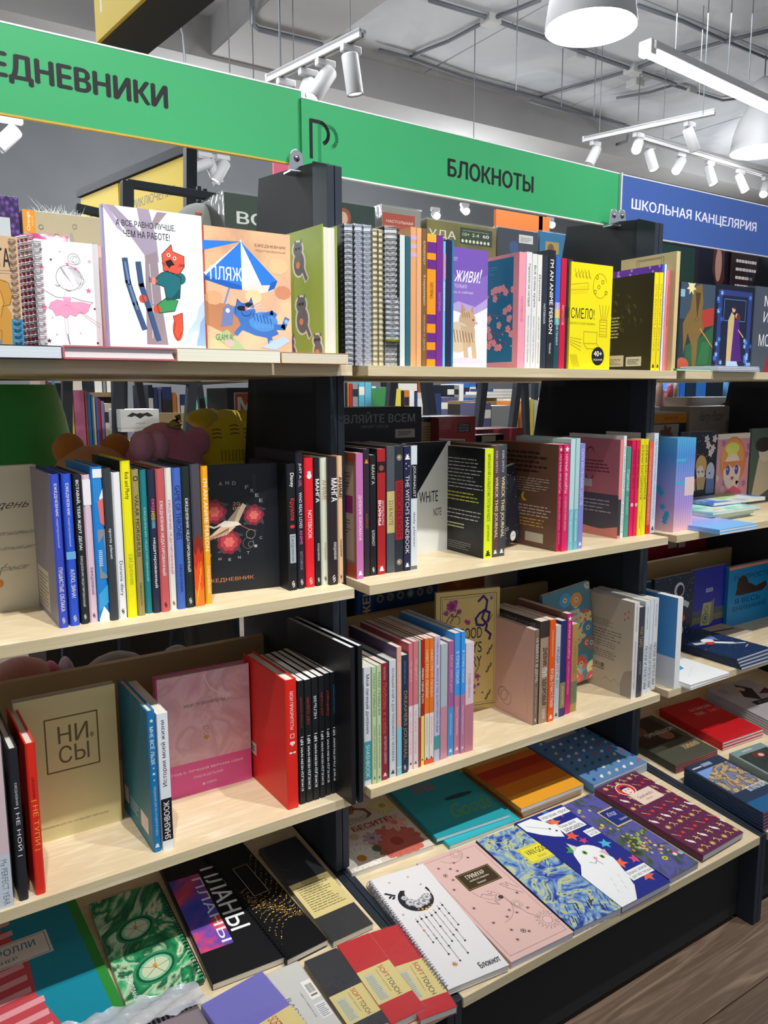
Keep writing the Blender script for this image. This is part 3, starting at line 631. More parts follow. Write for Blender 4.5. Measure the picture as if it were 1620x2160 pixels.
S2 = [
 (126.4, 145.8, 1326, 1000, '3B4FC4', 'first royal blue diary of the row, white lettering, left of its blue twin', [('ЕЖЕДНЕВНИК', .06, .27, W_, .36), ('недатированный', .28, .47, 'BFC8F0', .30), ('ПУШИСТЫЕ ОБЛАКА', .60, .89, W_, .46), SW()], dict(back='8A8694', bk=b1)),
 (150, 170, 1321.6, 999, '2F57D0', 'second royal blue diary of the row with a small blue cat picture on the spine', [('ЕЖЕДНЕВНИК', .06, .27, W_, .36), ('недатированный', .28, .47, 'BFC8F0', .30), ('full', .505, .555, '6FB4E8'), ('АЛЛО, ЗИНА!', .62, .81, W_, .5), SW()], {}),
 (173.6, 189.4, 1317.5, 999, '20242A', 'black diary with bold white lettering between a blue and a pink diary', [('ВСТАВАЙ, ТЕБЯ ЖДУТ ДЕЛА!', .04, .50, W_, .55, 'd', .02), ('ЕЖЕДНЕВНИК НЕДАТИРОВАННЫЙ', .54, .88, 'D8D8D6', .45), SW()], {}),
 (191.7, 208.3, 1314.7, 1001, 'E3C6D6', 'pale pink diary between the black one and the blue patterned one', [('full', .03, .2, 'F3EFF4'), ('ежедневник', .62, .81, '5A5260', .42, 'd', 0), SW('3A3A3E')], {}),
 (209.7, 234, 1312, 984, '1E86D8', 'sky blue diary patterned with white, red and grey sport shapes', [
   lambda k: (k.rect('F2F4F6', .15, .93, .94, .985), [k.ell('7CC4F0', .2+.2*(i % 4), .91-.012*(i//4), .035) for i in range(48)],
              k.poly('F4F6F8', [(.6, .80), (.94, .86), (.94, .74)]), k.poly('E8736A', [(.45, .78), (.94, .80), (.94, .62), (.6, .64)]), k.rect('8F9296', .3, .28, .94, .60), k.poly('1E86D8', [(.2, .5), (.8, .56), (.94, .30), (.5, .33)]),
              [k.rect('E8ECF0', .3, .46-.012*i, .62, .465-.012*i) for i in range(9)], k.poly('F4F6F8', [(.06, .02), (.5, .1), (.94, .05), (.94, .0), (.06, .0)]), k.poly('3FA8E6', [(.1, .18), (.94, .24), (.94, .12), (.06, .07)]))], {}),
 (234.7, 252, 1310, 987, '3A4046', 'dark grey diary with small white lettering at mid height', [('sports planet', .39, .59, W_, .42)], {}),
 (252, 270, 1306, 996, 'F1F2F6', 'white diary with thin black lettering left of the bright yellow one', [('Dorama diary', .60, .84, '2A2A30', .5, 'd', 0), SW('2A2A30')], {}),
 (271, 292, 1303.6, 971.7, 'F5EC10', 'bright yellow diary with a scribbled black title', [('Rick and Morty', .07, .24, '1A1A1A', .55, 'd', 0), ('ЕЖЕДНЕВНИК', .59, .79, 'A7B23A', .45)], dict(back='12161C')),
 (293, 308, 1300, 990, 'A29458', 'olive gold diary with fine dark capitals and a round emblem', [lambda k: k.ring('2E2B1C', .5, .94, .3, .1), ('VALAR MORGHULIS', .17, .59, '2E2B1C', .5, 'd', 0), ('ЕЖЕДНЕВНИК', .77, .93, '4C472E', .3, 'd', 0)], {}),
 (309, 323.6, 1295, 990, '1F7F86', 'teal diary with pale green lettering', [('ЕЖЕДНЕВНИК НЕДАТИРОВАННЫЙ', .26, .77, 'A9DCC8', .45, 'd', 0)], {}),
 (325.5, 341, 1294, 990, '272C44', 'dark navy diary with rainbow coloured small letters', [('ежед', .20, .28, 'E45A8C', .5), ('нев', .285, .345, 'F0C93A', .5), ('ник', .35, .405, '7FC8E8', .5), ('недатированный', .47, .82, W_, .5)], {}),
 (342, 360, 1292, 989, 'C75B5E', 'coral red diary with white condensed lettering', [('ЕЖЕДНЕВНИК НЕДАТИРОВАННЫЙ', .22, .74, W_, .5, 'd', .01), SW('4A2020')], {}),
 (360.5, 375, 1287.8, 987, 'E4E5DB', 'cream diary with pink shadowed lettering', [('ЕЖЕДНЕВНИК НЕДАТИРОВАННЫЙ', .22, .74, 'D85A9C', .5, 'd', .02), SW('4A4A48')], {}),
 (376.4, 394, 1286, 987, '4568BC', 'mid blue diary with tall dark serif capitals', [('GAME OF THRONES', .12, .50, '1A2550', .62, 'd', 0), ('ЕЖЕДНЕВНИК', .68, .88, '22305C', .4, 'd', 0)], {}),
 (394.4, 412, 1283, 984, '1E2A2A', 'greenish black diary with narrow white capitals and a swirl mark', [('ЕЖЕДНЕВНИК НЕДАТИРОВАННЫЙ', .22, .74, W_, .5, 'd', .01), SW()], {}),
 (413, 433, 1280, 979, '4C4854', 'grey diary whose lower spine turns into orange flames', [lambda k: ([k.poly(c, [(.0, 0), (1, 0), (1, h), (.75, h-.03), (.5, h+.03), (.25, h-.04), (.0, h)]) for c, h in (('8C2A22', .50), ('D03A1C', .40), ('F0561C', .30), ('FF7A22', .14))], [k.line('FFC040', .05, [(.2+.13*i, .02+.05*i), (.35+.1*i, .12+.05*i)]) for i in range(5)])], {}),
 (435, 449.4, 1275, 983, 'F6A81C', 'orange yellow diary with white capitals beside the black crane diary', [('I\'M AN ANIME PERSON', .09, .61, 'FFF6DC', .6, 'd', .01), ('ЕЖЕДНЕВНИК', .72, .92, 'FFE9B8', .4)], {}),
 (610.6, 629, 1246.7, 978.6, '14171C', 'black diary with red script and a pale label on the spine', [('Disney', .07, .18, W_, .55, 'd', .01), ('Круэлла', .27, .44, 'D8322C', .62, 'd', .015), lambda k: (k.ell('D8322C', .5, .51, .28, .014), k.rect('A9B4BC', .18, .22, .86, .45)), ('Ежедневник', .565, .77, '2A3238', .42, 'd', 0), SW()], dict(bk=lambda k: k.rect('BDB8A8', .03, .05, .2, .14))),
 (630, 645, 1243, 953.6, '1D1F2B', 'tall black sketchbook with thin multicoloured capitals', [('JUST A', .08, .19, 'E0E0E8', .42), ('GIRL', .20, .25, 'C06A9C', .42), ('WHO REALY LOVES', .29, .55, 'E0E0E8', .42), ('ANIME', .565, .67, 'C56A9A', .42), ('SKETCHBOOK', .72, .86, '8A8A96', .38), SW()], {}),
 (647, 666, 1240, 966, 'E01F2C', 'bright red notebook with white capitals and a small figure on the spine', [lambda k: (k.ell('C9D4DC', .5, .89, .2), k.ell('E0E6EA', .5, .862, .26, .022), k.ell('C04038', .5, .905, .16, .008)), ('NOTEBOOK', .40, .62, 'F6D8D8', .42), SW('F6D8D8')], {}),
 (667, 679, 1237, 966.7, '1A1C1F', 'black thin diary right of the red notebook, white capitals near the top', [('МАНГА', .16, .34, W_, .62, 'd', .02), ('ежедневник', .66, .80, 'D0D0D0', .4), SW()], {}),
 (680, 694.4, 1235, 965.6, 'D9DCC8', 'pale cream diary with brown capitals between two dark diaries', [('АНИМЕ', .17, .33, 'B58A6A', .6, 'd', .01), ('ежедневник', .66, .80, 'B9A98C', .4), SW('55554C')], {}),
 (696, 714.7, 1235, 965.6, '2A2226', 'dark brown diary with white capitals beside the peach one', [('МАНГА', .16, .34, W_, .62, 'd', .02, .62), ('ежедневник', .66, .80, 'D0D0D0', .4, 'd', .01, .62), ('sw', W_)], {}),
 (714.7, 725.8, 1230.6, 962, 'E6BC92', 'peach diary with black capitals at the right end of the left bay', [('АНИМЕ', .16, .33, K_, .62, 'd', .02), ('ежедневник', .65, .79, '4A3A2E', .42), SW('3A2A20')], {}),
]
for xl, xr, yb, yt, col, lb, sp_, kw in S2:
    kk = dict(kind='hard', name='diary', pages='E6E0D2', group='diaries on the second shelf of the left bay'); kk.update(kw)
    spine_out(xl, xr, yb, yt, Z2, lb, cover=col, sp=sp_, **kk)
def crane(k):
    def arc(t, cy, r, a0, a1, col, s=.034, up=True):
        n = len(t)
        for i, ch in enumerate(t):
            if ch == ' ': continue
            a = math.radians(a0+(a1-a0)*i/(n-1)); x = .42+r*math.cos(a); y = cy+r*math.sin(a)*k.ar
            k.text(col, ch, x-s*.55, y-s*k.ar*.55, x+s*.55, y+s*k.ar*.55, 'r', .01)
    arc('WILD AND FREE', .56, .42, 150, 30, 'AEB4B4'); arc('AUTHENTIC', .55, .40, 208, 332, 'A8AEAE', .026)
    for (x, y, r) in ((.27, .645, .115), (.70, .60, .10), (.42, .40, .115)):
        k.petals('7E2A38', x, y, r*1.15, 9, .8); k.petals('B0414C', x, y, r*.85, 8, .8, .3); k.petals('E07066', x, y, r*.5, 6, .8)
        for q in range(4): k.ell('2F4A48', x+r*1.2*math.cos(q*1.7+.5), y+r*.9*math.sin(q*1.7+.5), .035, .012, 8, q*1.7)
    k.poly('C8B49A', [(.40, .53), (.52, .54), (.62, .68), (.58, .70), (.50, .62), (.46, .57)]); k.poly('9A8A76', [(.36, .52), (.48, .55), (.56, .70), (.52, .66), (.42, .58)])
    k.poly('D8B898', [(.34, .53), (.50, .52), (.40, .46), (.22, .43), (.06, .37), (.2, .45)])
    for i in range(7): k.line('6A5A4A', .005, [(.42, .51), (.10+.05*i, .40+.008*i)])
    k.poly('E6E0D2', [(.30, .54), (.38, .57), (.52, .555), (.56, .53), (.46, .52), (.36, .52)]); k.line('D8D2C4', .018, [(.34, .54), (.26, .52), (.18, .545), (.12, .55)]); k.ell('8A3A34', .12, .552, .014)
    k.line('B0605A', .008, [(.54, .53), (.64, .49), (.72, .475)]); k.ring('8A8A80', .16, .36, .05, .008); k.ring('8A8A80', .66, .45, .05, .008); k.ring('6A6A66', .63, .38, .06, .006); k.ring('8A8A80', .66, .37, .03, .006)
    k.text('C08A5A', '20', .47, .685, .55, .71); k.text('C08A5A', '08', .47, .65, .55, .675)
    k.text('B87C54', 'ЕЖЕДНЕВНИК', .14, .085, .68, .12, 'r', .01)
face_out((405, 1258), (594.7, 1237), 976, Z2, 'black diary facing out with a flying crane and red peonies', t=.015, cover='171B22', fr=crane, kind='hard', name='diary')
# ------------------------------------------------------------------ second shelf, middle bay
def kino(k):
    k.rect('8C7A68', .35, .12, .97, .93); k.rect('B3A08C', .38, .14, .94, .9); k.rect('8A2F6E', .38, .52, .92, .66); k.lines('4A3E38', .42, .70, .88, .86, 6, .3, 3); k.lines('4A3E38', .42, .36, .88, .48, 5, .3, 4); k.barcode(.45, .17, .75, .24)
S2R = [
 (753, 768, 1222.5, 956, 'B4583C', 'brick orange notebook with a pink spine at the left end of the middle bay', [('ДНЕВНИК КИНОМАНА', .33, .69, 'F4E4EC', .5), ('bm', W_)], dict(spine='C070B0', bk=kino, w=.15)),
 (768.6, 781, 1217, 947, '2A2230', 'dark plum notebook with an orange mark near the top', [lambda k: k.crest('E08A30', .5, .905, .35), ('АНИМЕ', .50, .62, 'A0582C', .45, 'd', 0)], {}),
 (781.7, 794.6, 1215, 960, '16181D', 'short black notebook with small white letters', [('МАНГА', .08, .24, 'C8C2B8', .5), ('БЛОКНОТ', .62, .75, 'D8D8D8', .45), SW()], {}),
 (797, 814, 1213, 947, 'A81F24', 'red notebook with big pale capitals, a black portrait on its spine', [('full', .10, .185, '16181C'), lambda k: k.ell('8A4A40', .5, .85, .3), ('ДОВЕЛЬНЫ', .405, .60, 'E8C8C8', .3, 'd', .01, .66), ('ВОЙНЫ', .405, .60, 'F0E4E4', .45, 'd', .03, .32), ('bm', W_)], dict(back='1E1A1E')),
 (816.7, 833.5, 1209.5, 942, '39434C', 'grey notebook sealed in film with a yellow label on the spine', [('full', .35, .68, 'C8B870'), ('221B.NOTE', .42, .62, '4A4430', .5, 'd', 0)], dict(wrap=True)),
 (834, 851, 1207.4, 941, '252B34', 'dark slate notebook with a long red label and metal studs', [('full', .27, .74, '9A1F28'), ('VINDICATE NOTE', .28, .72, '4A1218', .6, 'd', 0), lambda k: (k.ell('8A7E70', .5, .91, .33), k.ell('C8BCA8', .45, .912, .12), k.ell('8A7E70', .5, .08, .33), k.ell('C8BCA8', .45, .082, .12))], {}),
 (852.5, 866.5, 1205, 942, '1B2145', 'navy notebook with wide spaced white serif capitals', [lambda k: (k.crest(W_, .5, .92, .4), [k.star(W_, .3+.4*(i % 2), .865-.02*i, .12, 4) for i in range(3)]), ('THE WITCH\'S HANDBOOK', .23, .86, 'E8E4DC', .6, 'd', 0), ('bm', W_)], {}),
 (867, 880, 1202, 940.4, 'D5DEE4', 'pale grey notebook with a black title tab on the spine', [('full', .15, .42, K_), ('JOURNALIST', .16, .41, 'D5DEE4', .5), ('daily planner', .53, .82, '3A4046', .4, 'd', 0), ('full', .97, 1, '6A7278')], {}),
 (1020, 1038, 1179, 947, 'DDF01E', 'black backed notebook with an acid yellow spine', [('МАЛЕНЬКАЯ КНИГА БОЛЬШОГО МАСТЕРСТВА НА РАБОТЕ', .05, .66, '4A5A10', .36, 'd', 0), ('ДЛЯ ЗАПИСЕЙ', .69, .84, '4A5A10', .36, 'd', 0), ('bm', K_)], dict(back='15181A', w=.148, bk=lambda k: (k.lines('C4C6C2', .08, .62, .96, .92, 9, .25, 5), k.lines('C8D040', .2, .5, .92, .6, 3, .3, 6), k.lines('C4C6C2', .1, .33, .95, .44, 3, .25, 8, .1), k.lines('C8C890', .2, .24, .6, .3, 2, .4), k.barcode(.02, .1, .12, .2), k.lines('8A8A88', .25, .04, .75, .12, 4, .3)))),
 (1038.5, 1050.5, 1176, 940, '54302E', 'maroon journal with pale yellow hand lettering', [('KERI SMITH', .05, .24, 'D8D0C8', .35, 'd', 0), ('WRECK THIS JOURNAL', .28, .83, 'F2DCA0', .66, 'd', .02), ('bm', W_)], dict(wrap=True)),
 (1051.3, 1064, 1174, 939, '262B38', 'blue black journal with pale yellow hand lettering sealed in film', [('KERI SMITH', .05, .24, 'D8D8D8', .35, 'd', 0), ('WRECK THIS JOURNAL', .28, .83, 'F2DCA0', .66, 'd', .02), ('bm', W_)], dict(wrap=True)),
 (1173, 1182.7, 1164, 938.6, 'D81F62', 'brown backed notebook with a magenta spine and small moon, first of two', [lambda k: k.star(W_, .5, .955, .42), ('НОЧНЫЕ ИНСАЙТЫ', .09, .45, 'F8DCE8', .55), ('что делать со своей жизнью', .48, .80, 'F0B8CC', .5, 'd', 0), ('Ли Кроутли', .82, .93, 'F0B8CC', .4, 'd', 0)],
   dict(back='7E5A48', w=.19, bk=lambda k: (k.lines('3E2C26', .15, .72, .9, .94, 5, .45, 2), k.lines('D8C8B8', .08, .54, .92, .68, 6, .3, 3), k.ell('E8C840', .5, .48, .05), k.ell('7E5A48', .525, .49, .045), k.lines('D8C8B8', .1, .30, .92, .42, 4, .35, 7), k.lines('D8B050', .1, .2, .9, .29, 3, .4, 9), k.barcode(.1, .07, .28, .15), k.rect('D5CCB8', .52, .05, .8, .14)))),
 (1184.4, 1196, 1164, 938, 'E02A6C', 'magenta notebook with a white star on the spine, second of two', [lambda k: k.star(W_, .5, .955, .42), ('НОЧНЫЕ ИНСАЙТЫ', .09, .45, 'F8DCE8', .55), ('что делать со своей жизнью', .48, .80, 'F0B8CC', .5, 'd', 0)], {}),
 (1197.5, 1207.6, 1161.6, 926.5, 'C2E4E4', 'pale aqua notebook right of the magenta pair', [('full', .63, 1, '7CC8D4'), ('План вдохновения', .65, .92, 'E8F8F8', .5, 'd', 0)], dict(back='B8D8D4')),
 (1208.6, 1217.3, 1160, 925, 'B4DCDC', 'aqua notebook beside the lilac one', [('full', .63, 1, '74C0CC'), ('План вдохновения', .65, .92, 'E8F8F8', .5, 'd', 0)], {}),
 (1217.8, 1228, 1158, 936, '8C8CD8', 'lilac notebook with fine white capitals', [('СИЛА МАЛЕНЬКИХ ШАГОВ', .05, .58, 'E4E4F8', .55, 'd', 0), ('bm', W_)], {}),
 (1301, 1307, 1136.7, 928, 'F09090', 'coral edged notebook, its dusty pink back over a grey wrap band', [('full', .6, .97, '3A3A44')], dict(back='CC7A84', w=.17, bk=lambda k: (k.rect('5A5660', 0, .08, 1, .44), k.poly('F09A88', [(0, .0), (1, .0), (1, .12), (.7, .07), (.3, .1), (0, .06)]), k.lines('C8C4CC', .1, .25, .9, .4, 4, .25, 4), k.lines('7C3C48', .25, .66, .85, .8, 4, .4, 6), k.ring('6C3440', .5, .86, .06, .012, 0, 180), k.ring('6C3440', .5, .62, .06, .012, 180, 360), k.rect('D8D0C8', .3, .5, .55, .58)))),
 (1307.6, 1314, 1135.7, 919.6, 'E8ECEC', 'white notebook with tiny script between coral and green spines', [('для самых важных моих дел и планов', .1, .95, '8A9098', .5, 'd', 0)], {}),
 (1315, 1324.4, 1134, 943, '4BA08C', 'shorter sea green notebook with white script', [('Сделай', .25, .48, W_, .6, 'd', .01), ('ЕЖЕДНЕВНИК', .55, .75, 'CDE8DE', .4, 'd', 0)], {}),
 (1325.5, 1334.6, 1132, 929, 'E0185C', 'raspberry notebook left of its twin and the yellow ones', [('ДНЕВНИК МОИХ ЧУВСТВ', .1, .5, '7C0C34', .5), lambda k: k.ell('F0C0D0', .5, .33, .32)], {}),
 (1335.2, 1343.2, 1131, 929, 'E6205F', 'raspberry notebook right of its twin, against the yellow ones', [('ДНЕВНИК МОИХ ЧУВСТВ', .1, .5, '7C0C34', .5), lambda k: k.ell('F0C0D0', .5, .33, .32)], {}),
 (1343.7, 1351.2, 1130.5, 926.5, 'F0E414', 'yellow notebook with black capitals, left of two', [('ДНЕВНИК БЛАГОДАРНОСТИ', .06, .62, '4A4608', .6), ('о хорошем', .75, .92, '8A8420', .4, 'd', 0)], {}),
 (1351.6, 1360, 1129.4, 926.5, 'ECE01A', 'yellow notebook with black capitals, right of two', [('ДНЕВНИК БЛАГОДАРНОСТИ', .06, .62, '4A4608', .6)], dict(front='1F5A3A')),
 (1361.6, 1369.6, 1127, 931.7, 'F0604C', 'coral red notebook beside the tall white one', [('ПОЗИТИВНЫЙ ЕЖЕДНЕВНИК НАЧИНАЮЩЕГО', .08, .85, 'F8C8B8', .6, 'd', 0), ('full', .9, 1, 'E02A24')], {}),
 (1371, 1381.5, 1125, 914.4, 'D6E2F0', 'tall pale blue white notebook at the right end of the middle bay', [('ГОД, КОГДА Я ВСЁ УСПЕВАЮ, ПЛАНИРУЮ И РАДУЮСЬ', .06, .86, '5A6E88', .5, 'd', 0), ('bm', '22303E')], dict(back='DDDAD6', w=.13, yaw=5)),
]
for xl, xr, yb, yt, col, lb, sp_, kw in S2R:
    kk = dict(kind='soft', pages='DDD8CC', group='notebooks on the second shelf of the middle bay'); kk.update(kw)
    spine_out(xl, xr, yb, yt, Z2, lb, cover=col, sp=sp_, **kk)
def whiten(k):
    k.poly('101216', [(0, 1), (.94, 1), (.0, .38)]); k.text('22262A', 'WHiTE', .30, .46, .72, .56, 'r', .01); k.text('22262A', 'NOTE', .62, .33, .80, .40, 'r', .01)
face_out((855, 1174), (948, 1158), 930, Z2, 'black and white cover split along a diagonal with scrawled black lettering', t=.012, cover='ECEEEA', fr=whiten, kind='soft', name='notebook')
def stars_dark(k):
    R = random.Random(4)
    for i in range(70): k.ell('B8BEC8', R.random(), R.random(), R.uniform(.004, .012), n=6)
    k.ell('F0F0F0', .72, .08, .10); k.text('3A3A40', 'купить', .65, .07, .79, .09); k.lines('C8CCD4', .1, .16, .6, .24, 3, .3)
face_out((1040, 1165), (1099, 1149.5), 990, Z2, 'dark starry notebook leaning behind the two journals', t=.012, cover='1C202C', fr=stars_dark, tilt=9, yb=None)
# ------------------------------------------------------------------ second shelf, right bay
def starry(k):
    R = random.Random(9)
    for i in range(16): k.star('38A8D0', R.uniform(.1, .95), R.uniform(.1, .9), .07, 5, .45, R.random())
    k.barcode(.08, .06, .3, .14)
xs = [1419.5+4.9*i for i in range(9)]
STG = grad_mat('pastel_gradient', ['F0C0C8', 'B898D8', '8C98E0', '4C90D8', '58B8E4'], 'Z', 0, .235)
for i in range(8):
    spine_out(xs[i], xs[i+1], 1123.6-.9*i, 924.8-.2*i, Z2, 'pastel blue to pink thin notebook in a tight row, %s' % ['leftmost, its starry back showing', 'second from the left', 'third from the left', 'fourth from the left', 'fourth from the right', 'third from the right', 'second from the right', 'rightmost of eight'][i],
              cover=STG, kind='soft', pages='F4F2F4', w=.15, group='row of pastel gradient notebooks', bk=starry if i == 0 else None,
              sp=[('full', .42, .62, 'E8D0D0')] if i >= 4 else [('full', .22, .25, '48B8D8'), ('full', .46, .49, '48B8D8')])
def anime1(k):
    R = random.Random(3)
    for i in range(24): k.ell('E8E4D8', R.random(), R.uniform(.6, .98), R.uniform(.004, .009), n=6)
    k.star('B8C8DC', .18, .86, .10, 8, .4); k.line('9A3A30', .02, [(.05, .66), (.3, .74), (.55, .70)]); k.poly('8C3A2C', [(.18, .62), (.44, .62), (.42, .78), (.31, .86), (.2, .78)]); k.poly('6A2820', [(.1, .5), (.4, .52), (.42, .58), (.1, .56)])
    for (x, y) in ((.75, .82), (.88, .78), (.82, .72), (.92, .9), (.7, .9)): k.petals('E8D4D4', x, y, .07, 5, .7)
    k.poly('E8904C', [(.2, .24), (.46, .26), (.44, .4), (.3, .44), (.2, .36)]); k.poly('F0E070', [(.2, .24), (.44, .25), (.42, .34), (.26, .36)])
    k.ell('F0D8C0', .58, .50, .12, .14); k.ell('D8A860', .58, .57, .15, .13); k.ell('F0D8C0', .56, .48, .10, .09); k.ell('5A4A6A', .52, .49, .02); k.ell('5A4A6A', .62, .49, .02); k.poly('C8A070', [(.46, .42), (.72, .42), (.68, .26), (.5, .26)])
    k.ell('C8C4E0', .84, .47, .12, .13); k.poly('6A7AB0', [(.74, .40), (.96, .38), (.96, .2), (.74, .2)]); k.ell('3A3A5A', .82, .46, .02); k.rect('8CC0D8', .45, .03, .92, .17); k.lines('4A6A80', .5, .06, .88, .15, 4)
face_out(1444, 1523, 908, Z2, 'dark fantasy comic facing out with two drawn children and red pagoda', t=.01, Y=1.19, cover='1E222E', fr=anime1, kind='soft', name='comic_book', cat='book')
def anime2(k):
    k.rect('EDE4D4', 0, .93, 1, 1); R = random.Random(5)
    for i in range(16): k.petals(R.choice(['F0B8C0', 'B878A8', 'F6D0C8', '8A5A98']), R.random(), R.uniform(.05, .9), .07, 5, .7)
    k.ell('F08A4C', .50, .62, .40, .34); k.ell('F4A45C', .48, .68, .36, .25); k.ell('F6DCC8', .48, .48, .27, .26); k.poly('F08A4C', [(.18, .62), (.8, .62), (.74, .52), (.62, .58), (.5, .52), (.38, .58), (.22, .5)])
    k.ell('E8E870', .46, .80, .22, .08); k.poly('E8E870', [(.28, .8), (.64, .8), (.6, .7), (.48, .73), (.36, .68)])
    for x in (.35, .62): k.ell('5A4AA0', x, .50, .06, .07); k.ell('E8E8F8', x-.015, .515, .018)
    k.ell('C8504C', .5, .385, .05, .025); k.line('F6DCC8', .09, [(.62, .2), (.66, .32), (.58, .38)]); k.poly('E8607C', [(.2, 0), (.9, 0), (.8, .2), (.55, .28), (.3, .2)])
face_out(1524, 1592, 912, Z2, 'pink comic facing out with a drawn orange haired girl', t=.01, Y=1.19, cover='E4A0A8', fr=anime2, kind='soft', name='comic_book', cat='book')
def anime3(k):
    k.poly('D8C8A8', [(.05, 0), (.2, .6), (.5, .9), (.6, .2)]); k.ell('EAD8C0', .35, .7, .16); k.ell('3A342E', .3, .78, .2, .1)
face_out(1596, 1680, 900, Z2, 'dark green comic cut by the right edge with a pale haired figure', t=.01, Y=1.19, cover='5A6A5C', fr=anime3, kind='soft', name='comic_book', cat='book')
def lay(cx, y0, w, h, z, t, rot, label, z_is='u', slope=False, **k):
    """flat book: lower left corner unit x,y on plane z (unit); rot degrees about vertical"""
    a = math.radians(rot); r = Vector((math.cos(a), math.sin(a), 0)); p = Vector((-math.sin(a), math.cos(a), 0))
    return flat(U(cx, y0, z), r, p, label, t, w=w, h=h, **k)
def cornerU(x, y, z): q = aZ(x, y, z); return q.x/S, q.y/S
def lay_px(x, y, z, w, h, t, rot, label, **k):
    """z: unit height of the book underside; (x,y) px of the near left corner on its underside"""
    q = cornerU(x, y, z); return lay(q[0], q[1], w, h, z, t, rot, label, **k)
PK = grad_mat('lilac_blue_cover', ['5CB8E8', '8CA8E8', 'E09CD8'], 'Z', 0, .2, noise=.2)
lay_px(1518, 1129, Z2, .150, .21, .006, 0, 'lower of two lilac and sky blue notebooks lying on the second shelf', cover=PK, kind='soft', pages='F2F0F6')
lay_px(1518, 1123, Z2+.0056, .150, .205, .006, 0, 'upper of two lilac and sky blue notebooks lying on the second shelf', cover=PK, kind='soft', pages='F2F0F6', fr=lambda k: [k.line('F4F0F8', .006, [(.1+.12*i, .2+.1*(i % 3)), (.16+.12*i, .21+.1*(i % 3))]) for i in range(7)])
TQ = noise_mat('turquoise_print', ['3CC4B4', '8CE0D0', 'E8F4E8', 'D8B890'], (1, 1, 1), 22, .3, 5)
for i in range(4):
    lay(1.58, 1.06-.004*i, .20, .14, Z2+.0062*i, .0064, 3-i, ['lowest of four turquoise picture books lying at the right edge', 'second from the bottom of the turquoise picture books', 'third from the bottom of the turquoise picture books', 'top turquoise picture book of the flat stack'][i], cover=TQ, kind='soft', pages='E8F0EC', group='turquoise picture books in a stack', spine=TQ)
lay(1.66, 1.10, .22, .14, Z2+.026, .009, -2, 'blue and green picture book lying on top at the right edge', cover=noise_mat('blue_green_print', ['1E58D8', '2A70E0', 'E8F4F0', '8CD048'], (1, 1, 1), 9, .3, 3), kind='soft')
# ================================================================== third shelf, left bay
def b3(k): k.rect('E4DCD0', .06, .10, .2, .22); k.rect('E8E4DC', .62, .08, .86, .2); k.lines('D0D8DC', .25, .1, .55, .2, 4)
S3 = [
 (-2, 30.6, 1920, 1556, 'E3CDD2', 'thick pale pink planner with a pale blue foot, cut by the left edge', [('full', .68, 1, 'CFDCEA'), ('My PERFECT YEAR', .71, .985, '6A6F7C', .55, 'd', 0)], dict(wrap=True, yaw=0)),
 (41.7, 62.5, 1902.5, 1576, '23282F', 'black diary with tall thin white capitals leaning on the red one', [('ЕЖЕДНЕВНИК', .22, .37, 'D8D8D8', .3), ('| НЕ НОЙ |', .38, .70, 'F0F0F0', .62, 'd', 0)], dict(kind='hard')),
 (76.4, 98.6, 1890, 1565, 'E42C1E', 'bright red diary with thin yellow capitals at the left of the third shelf', [('ЕЖЕДНЕВНИК', .22, .36, '7A1A14', .3), ('| НЕ ТУПИ |', .37, .70, 'F6B048', .6, 'd', 0)], dict(kind='hard')),
 (325, 341.7, 1799.7, 1498, '1477B4', 'teal blue diary with a star and white hand lettering on the spine', [lambda k: k.star('D8ECF4', .5, .93, .3), ('МНЕ ВСЁ ЛЬЗЯ', .11, .37, 'E4F2F8', .6, 'd', .01), lambda k: (k.star('D8ECF4', .5, .60, .16), k.star('D8ECF4', .5, .56, .26), k.star('D8ECF4', .5, .515, .16)), ('ЕЖЕДНЕВНИК ДЛЯ ТЕХ, КТО ВЕРИТ В ЧУДЕСА', .53, .88, 'B8DCEC', .3), ('bm', 'E4F2F8')], dict(kind='hard', back='1B7C96', bk=b3)),
 (344.4, 367.5, 1795, 1504, 'E6ECF2', 'white scrapbook with black handwriting and a black tab at its foot', [('История моей жизни', .05, .53, '1A1C22', .5, 'u', 0), ('full', .62, .93, '15161C'), ('SHASHBOOK', .64, .92, 'F2F2F2', .55, 'u', .01)], dict(w=.16)),
 (608, 632, 1709.6, 1435, 'E0261C', 'thick red weekly planner standing with its red back to the left', [('МОИ ПРИОРИТЕТЫ', .09, .38, 'F8DCD8', .3, 'd', .01), lambda k: (k.frame('F4E0DC', .34, .555, .66, .585, .05), k.ell('F4E0DC', .42, .515, .14), k.ell('F4E0DC', .60, .515, .14), k.poly('F4E0DC', [(.3, .512), (.72, .512), (.51, .49)]), k.line('F4E0DC', .08, [(.3, .44), (.7, .44)]), k.ell('F4E0DC', .32, .44, .09), k.ell('F4E0DC', .7, .44, .09))],
   dict(kind='hard', w=.17, bk=lambda k: (k.rect('DDCFC8', .08, .21, .28, .31), k.lines('6A5A54', .1, .24, .25, .29, 2, .6)))),
]
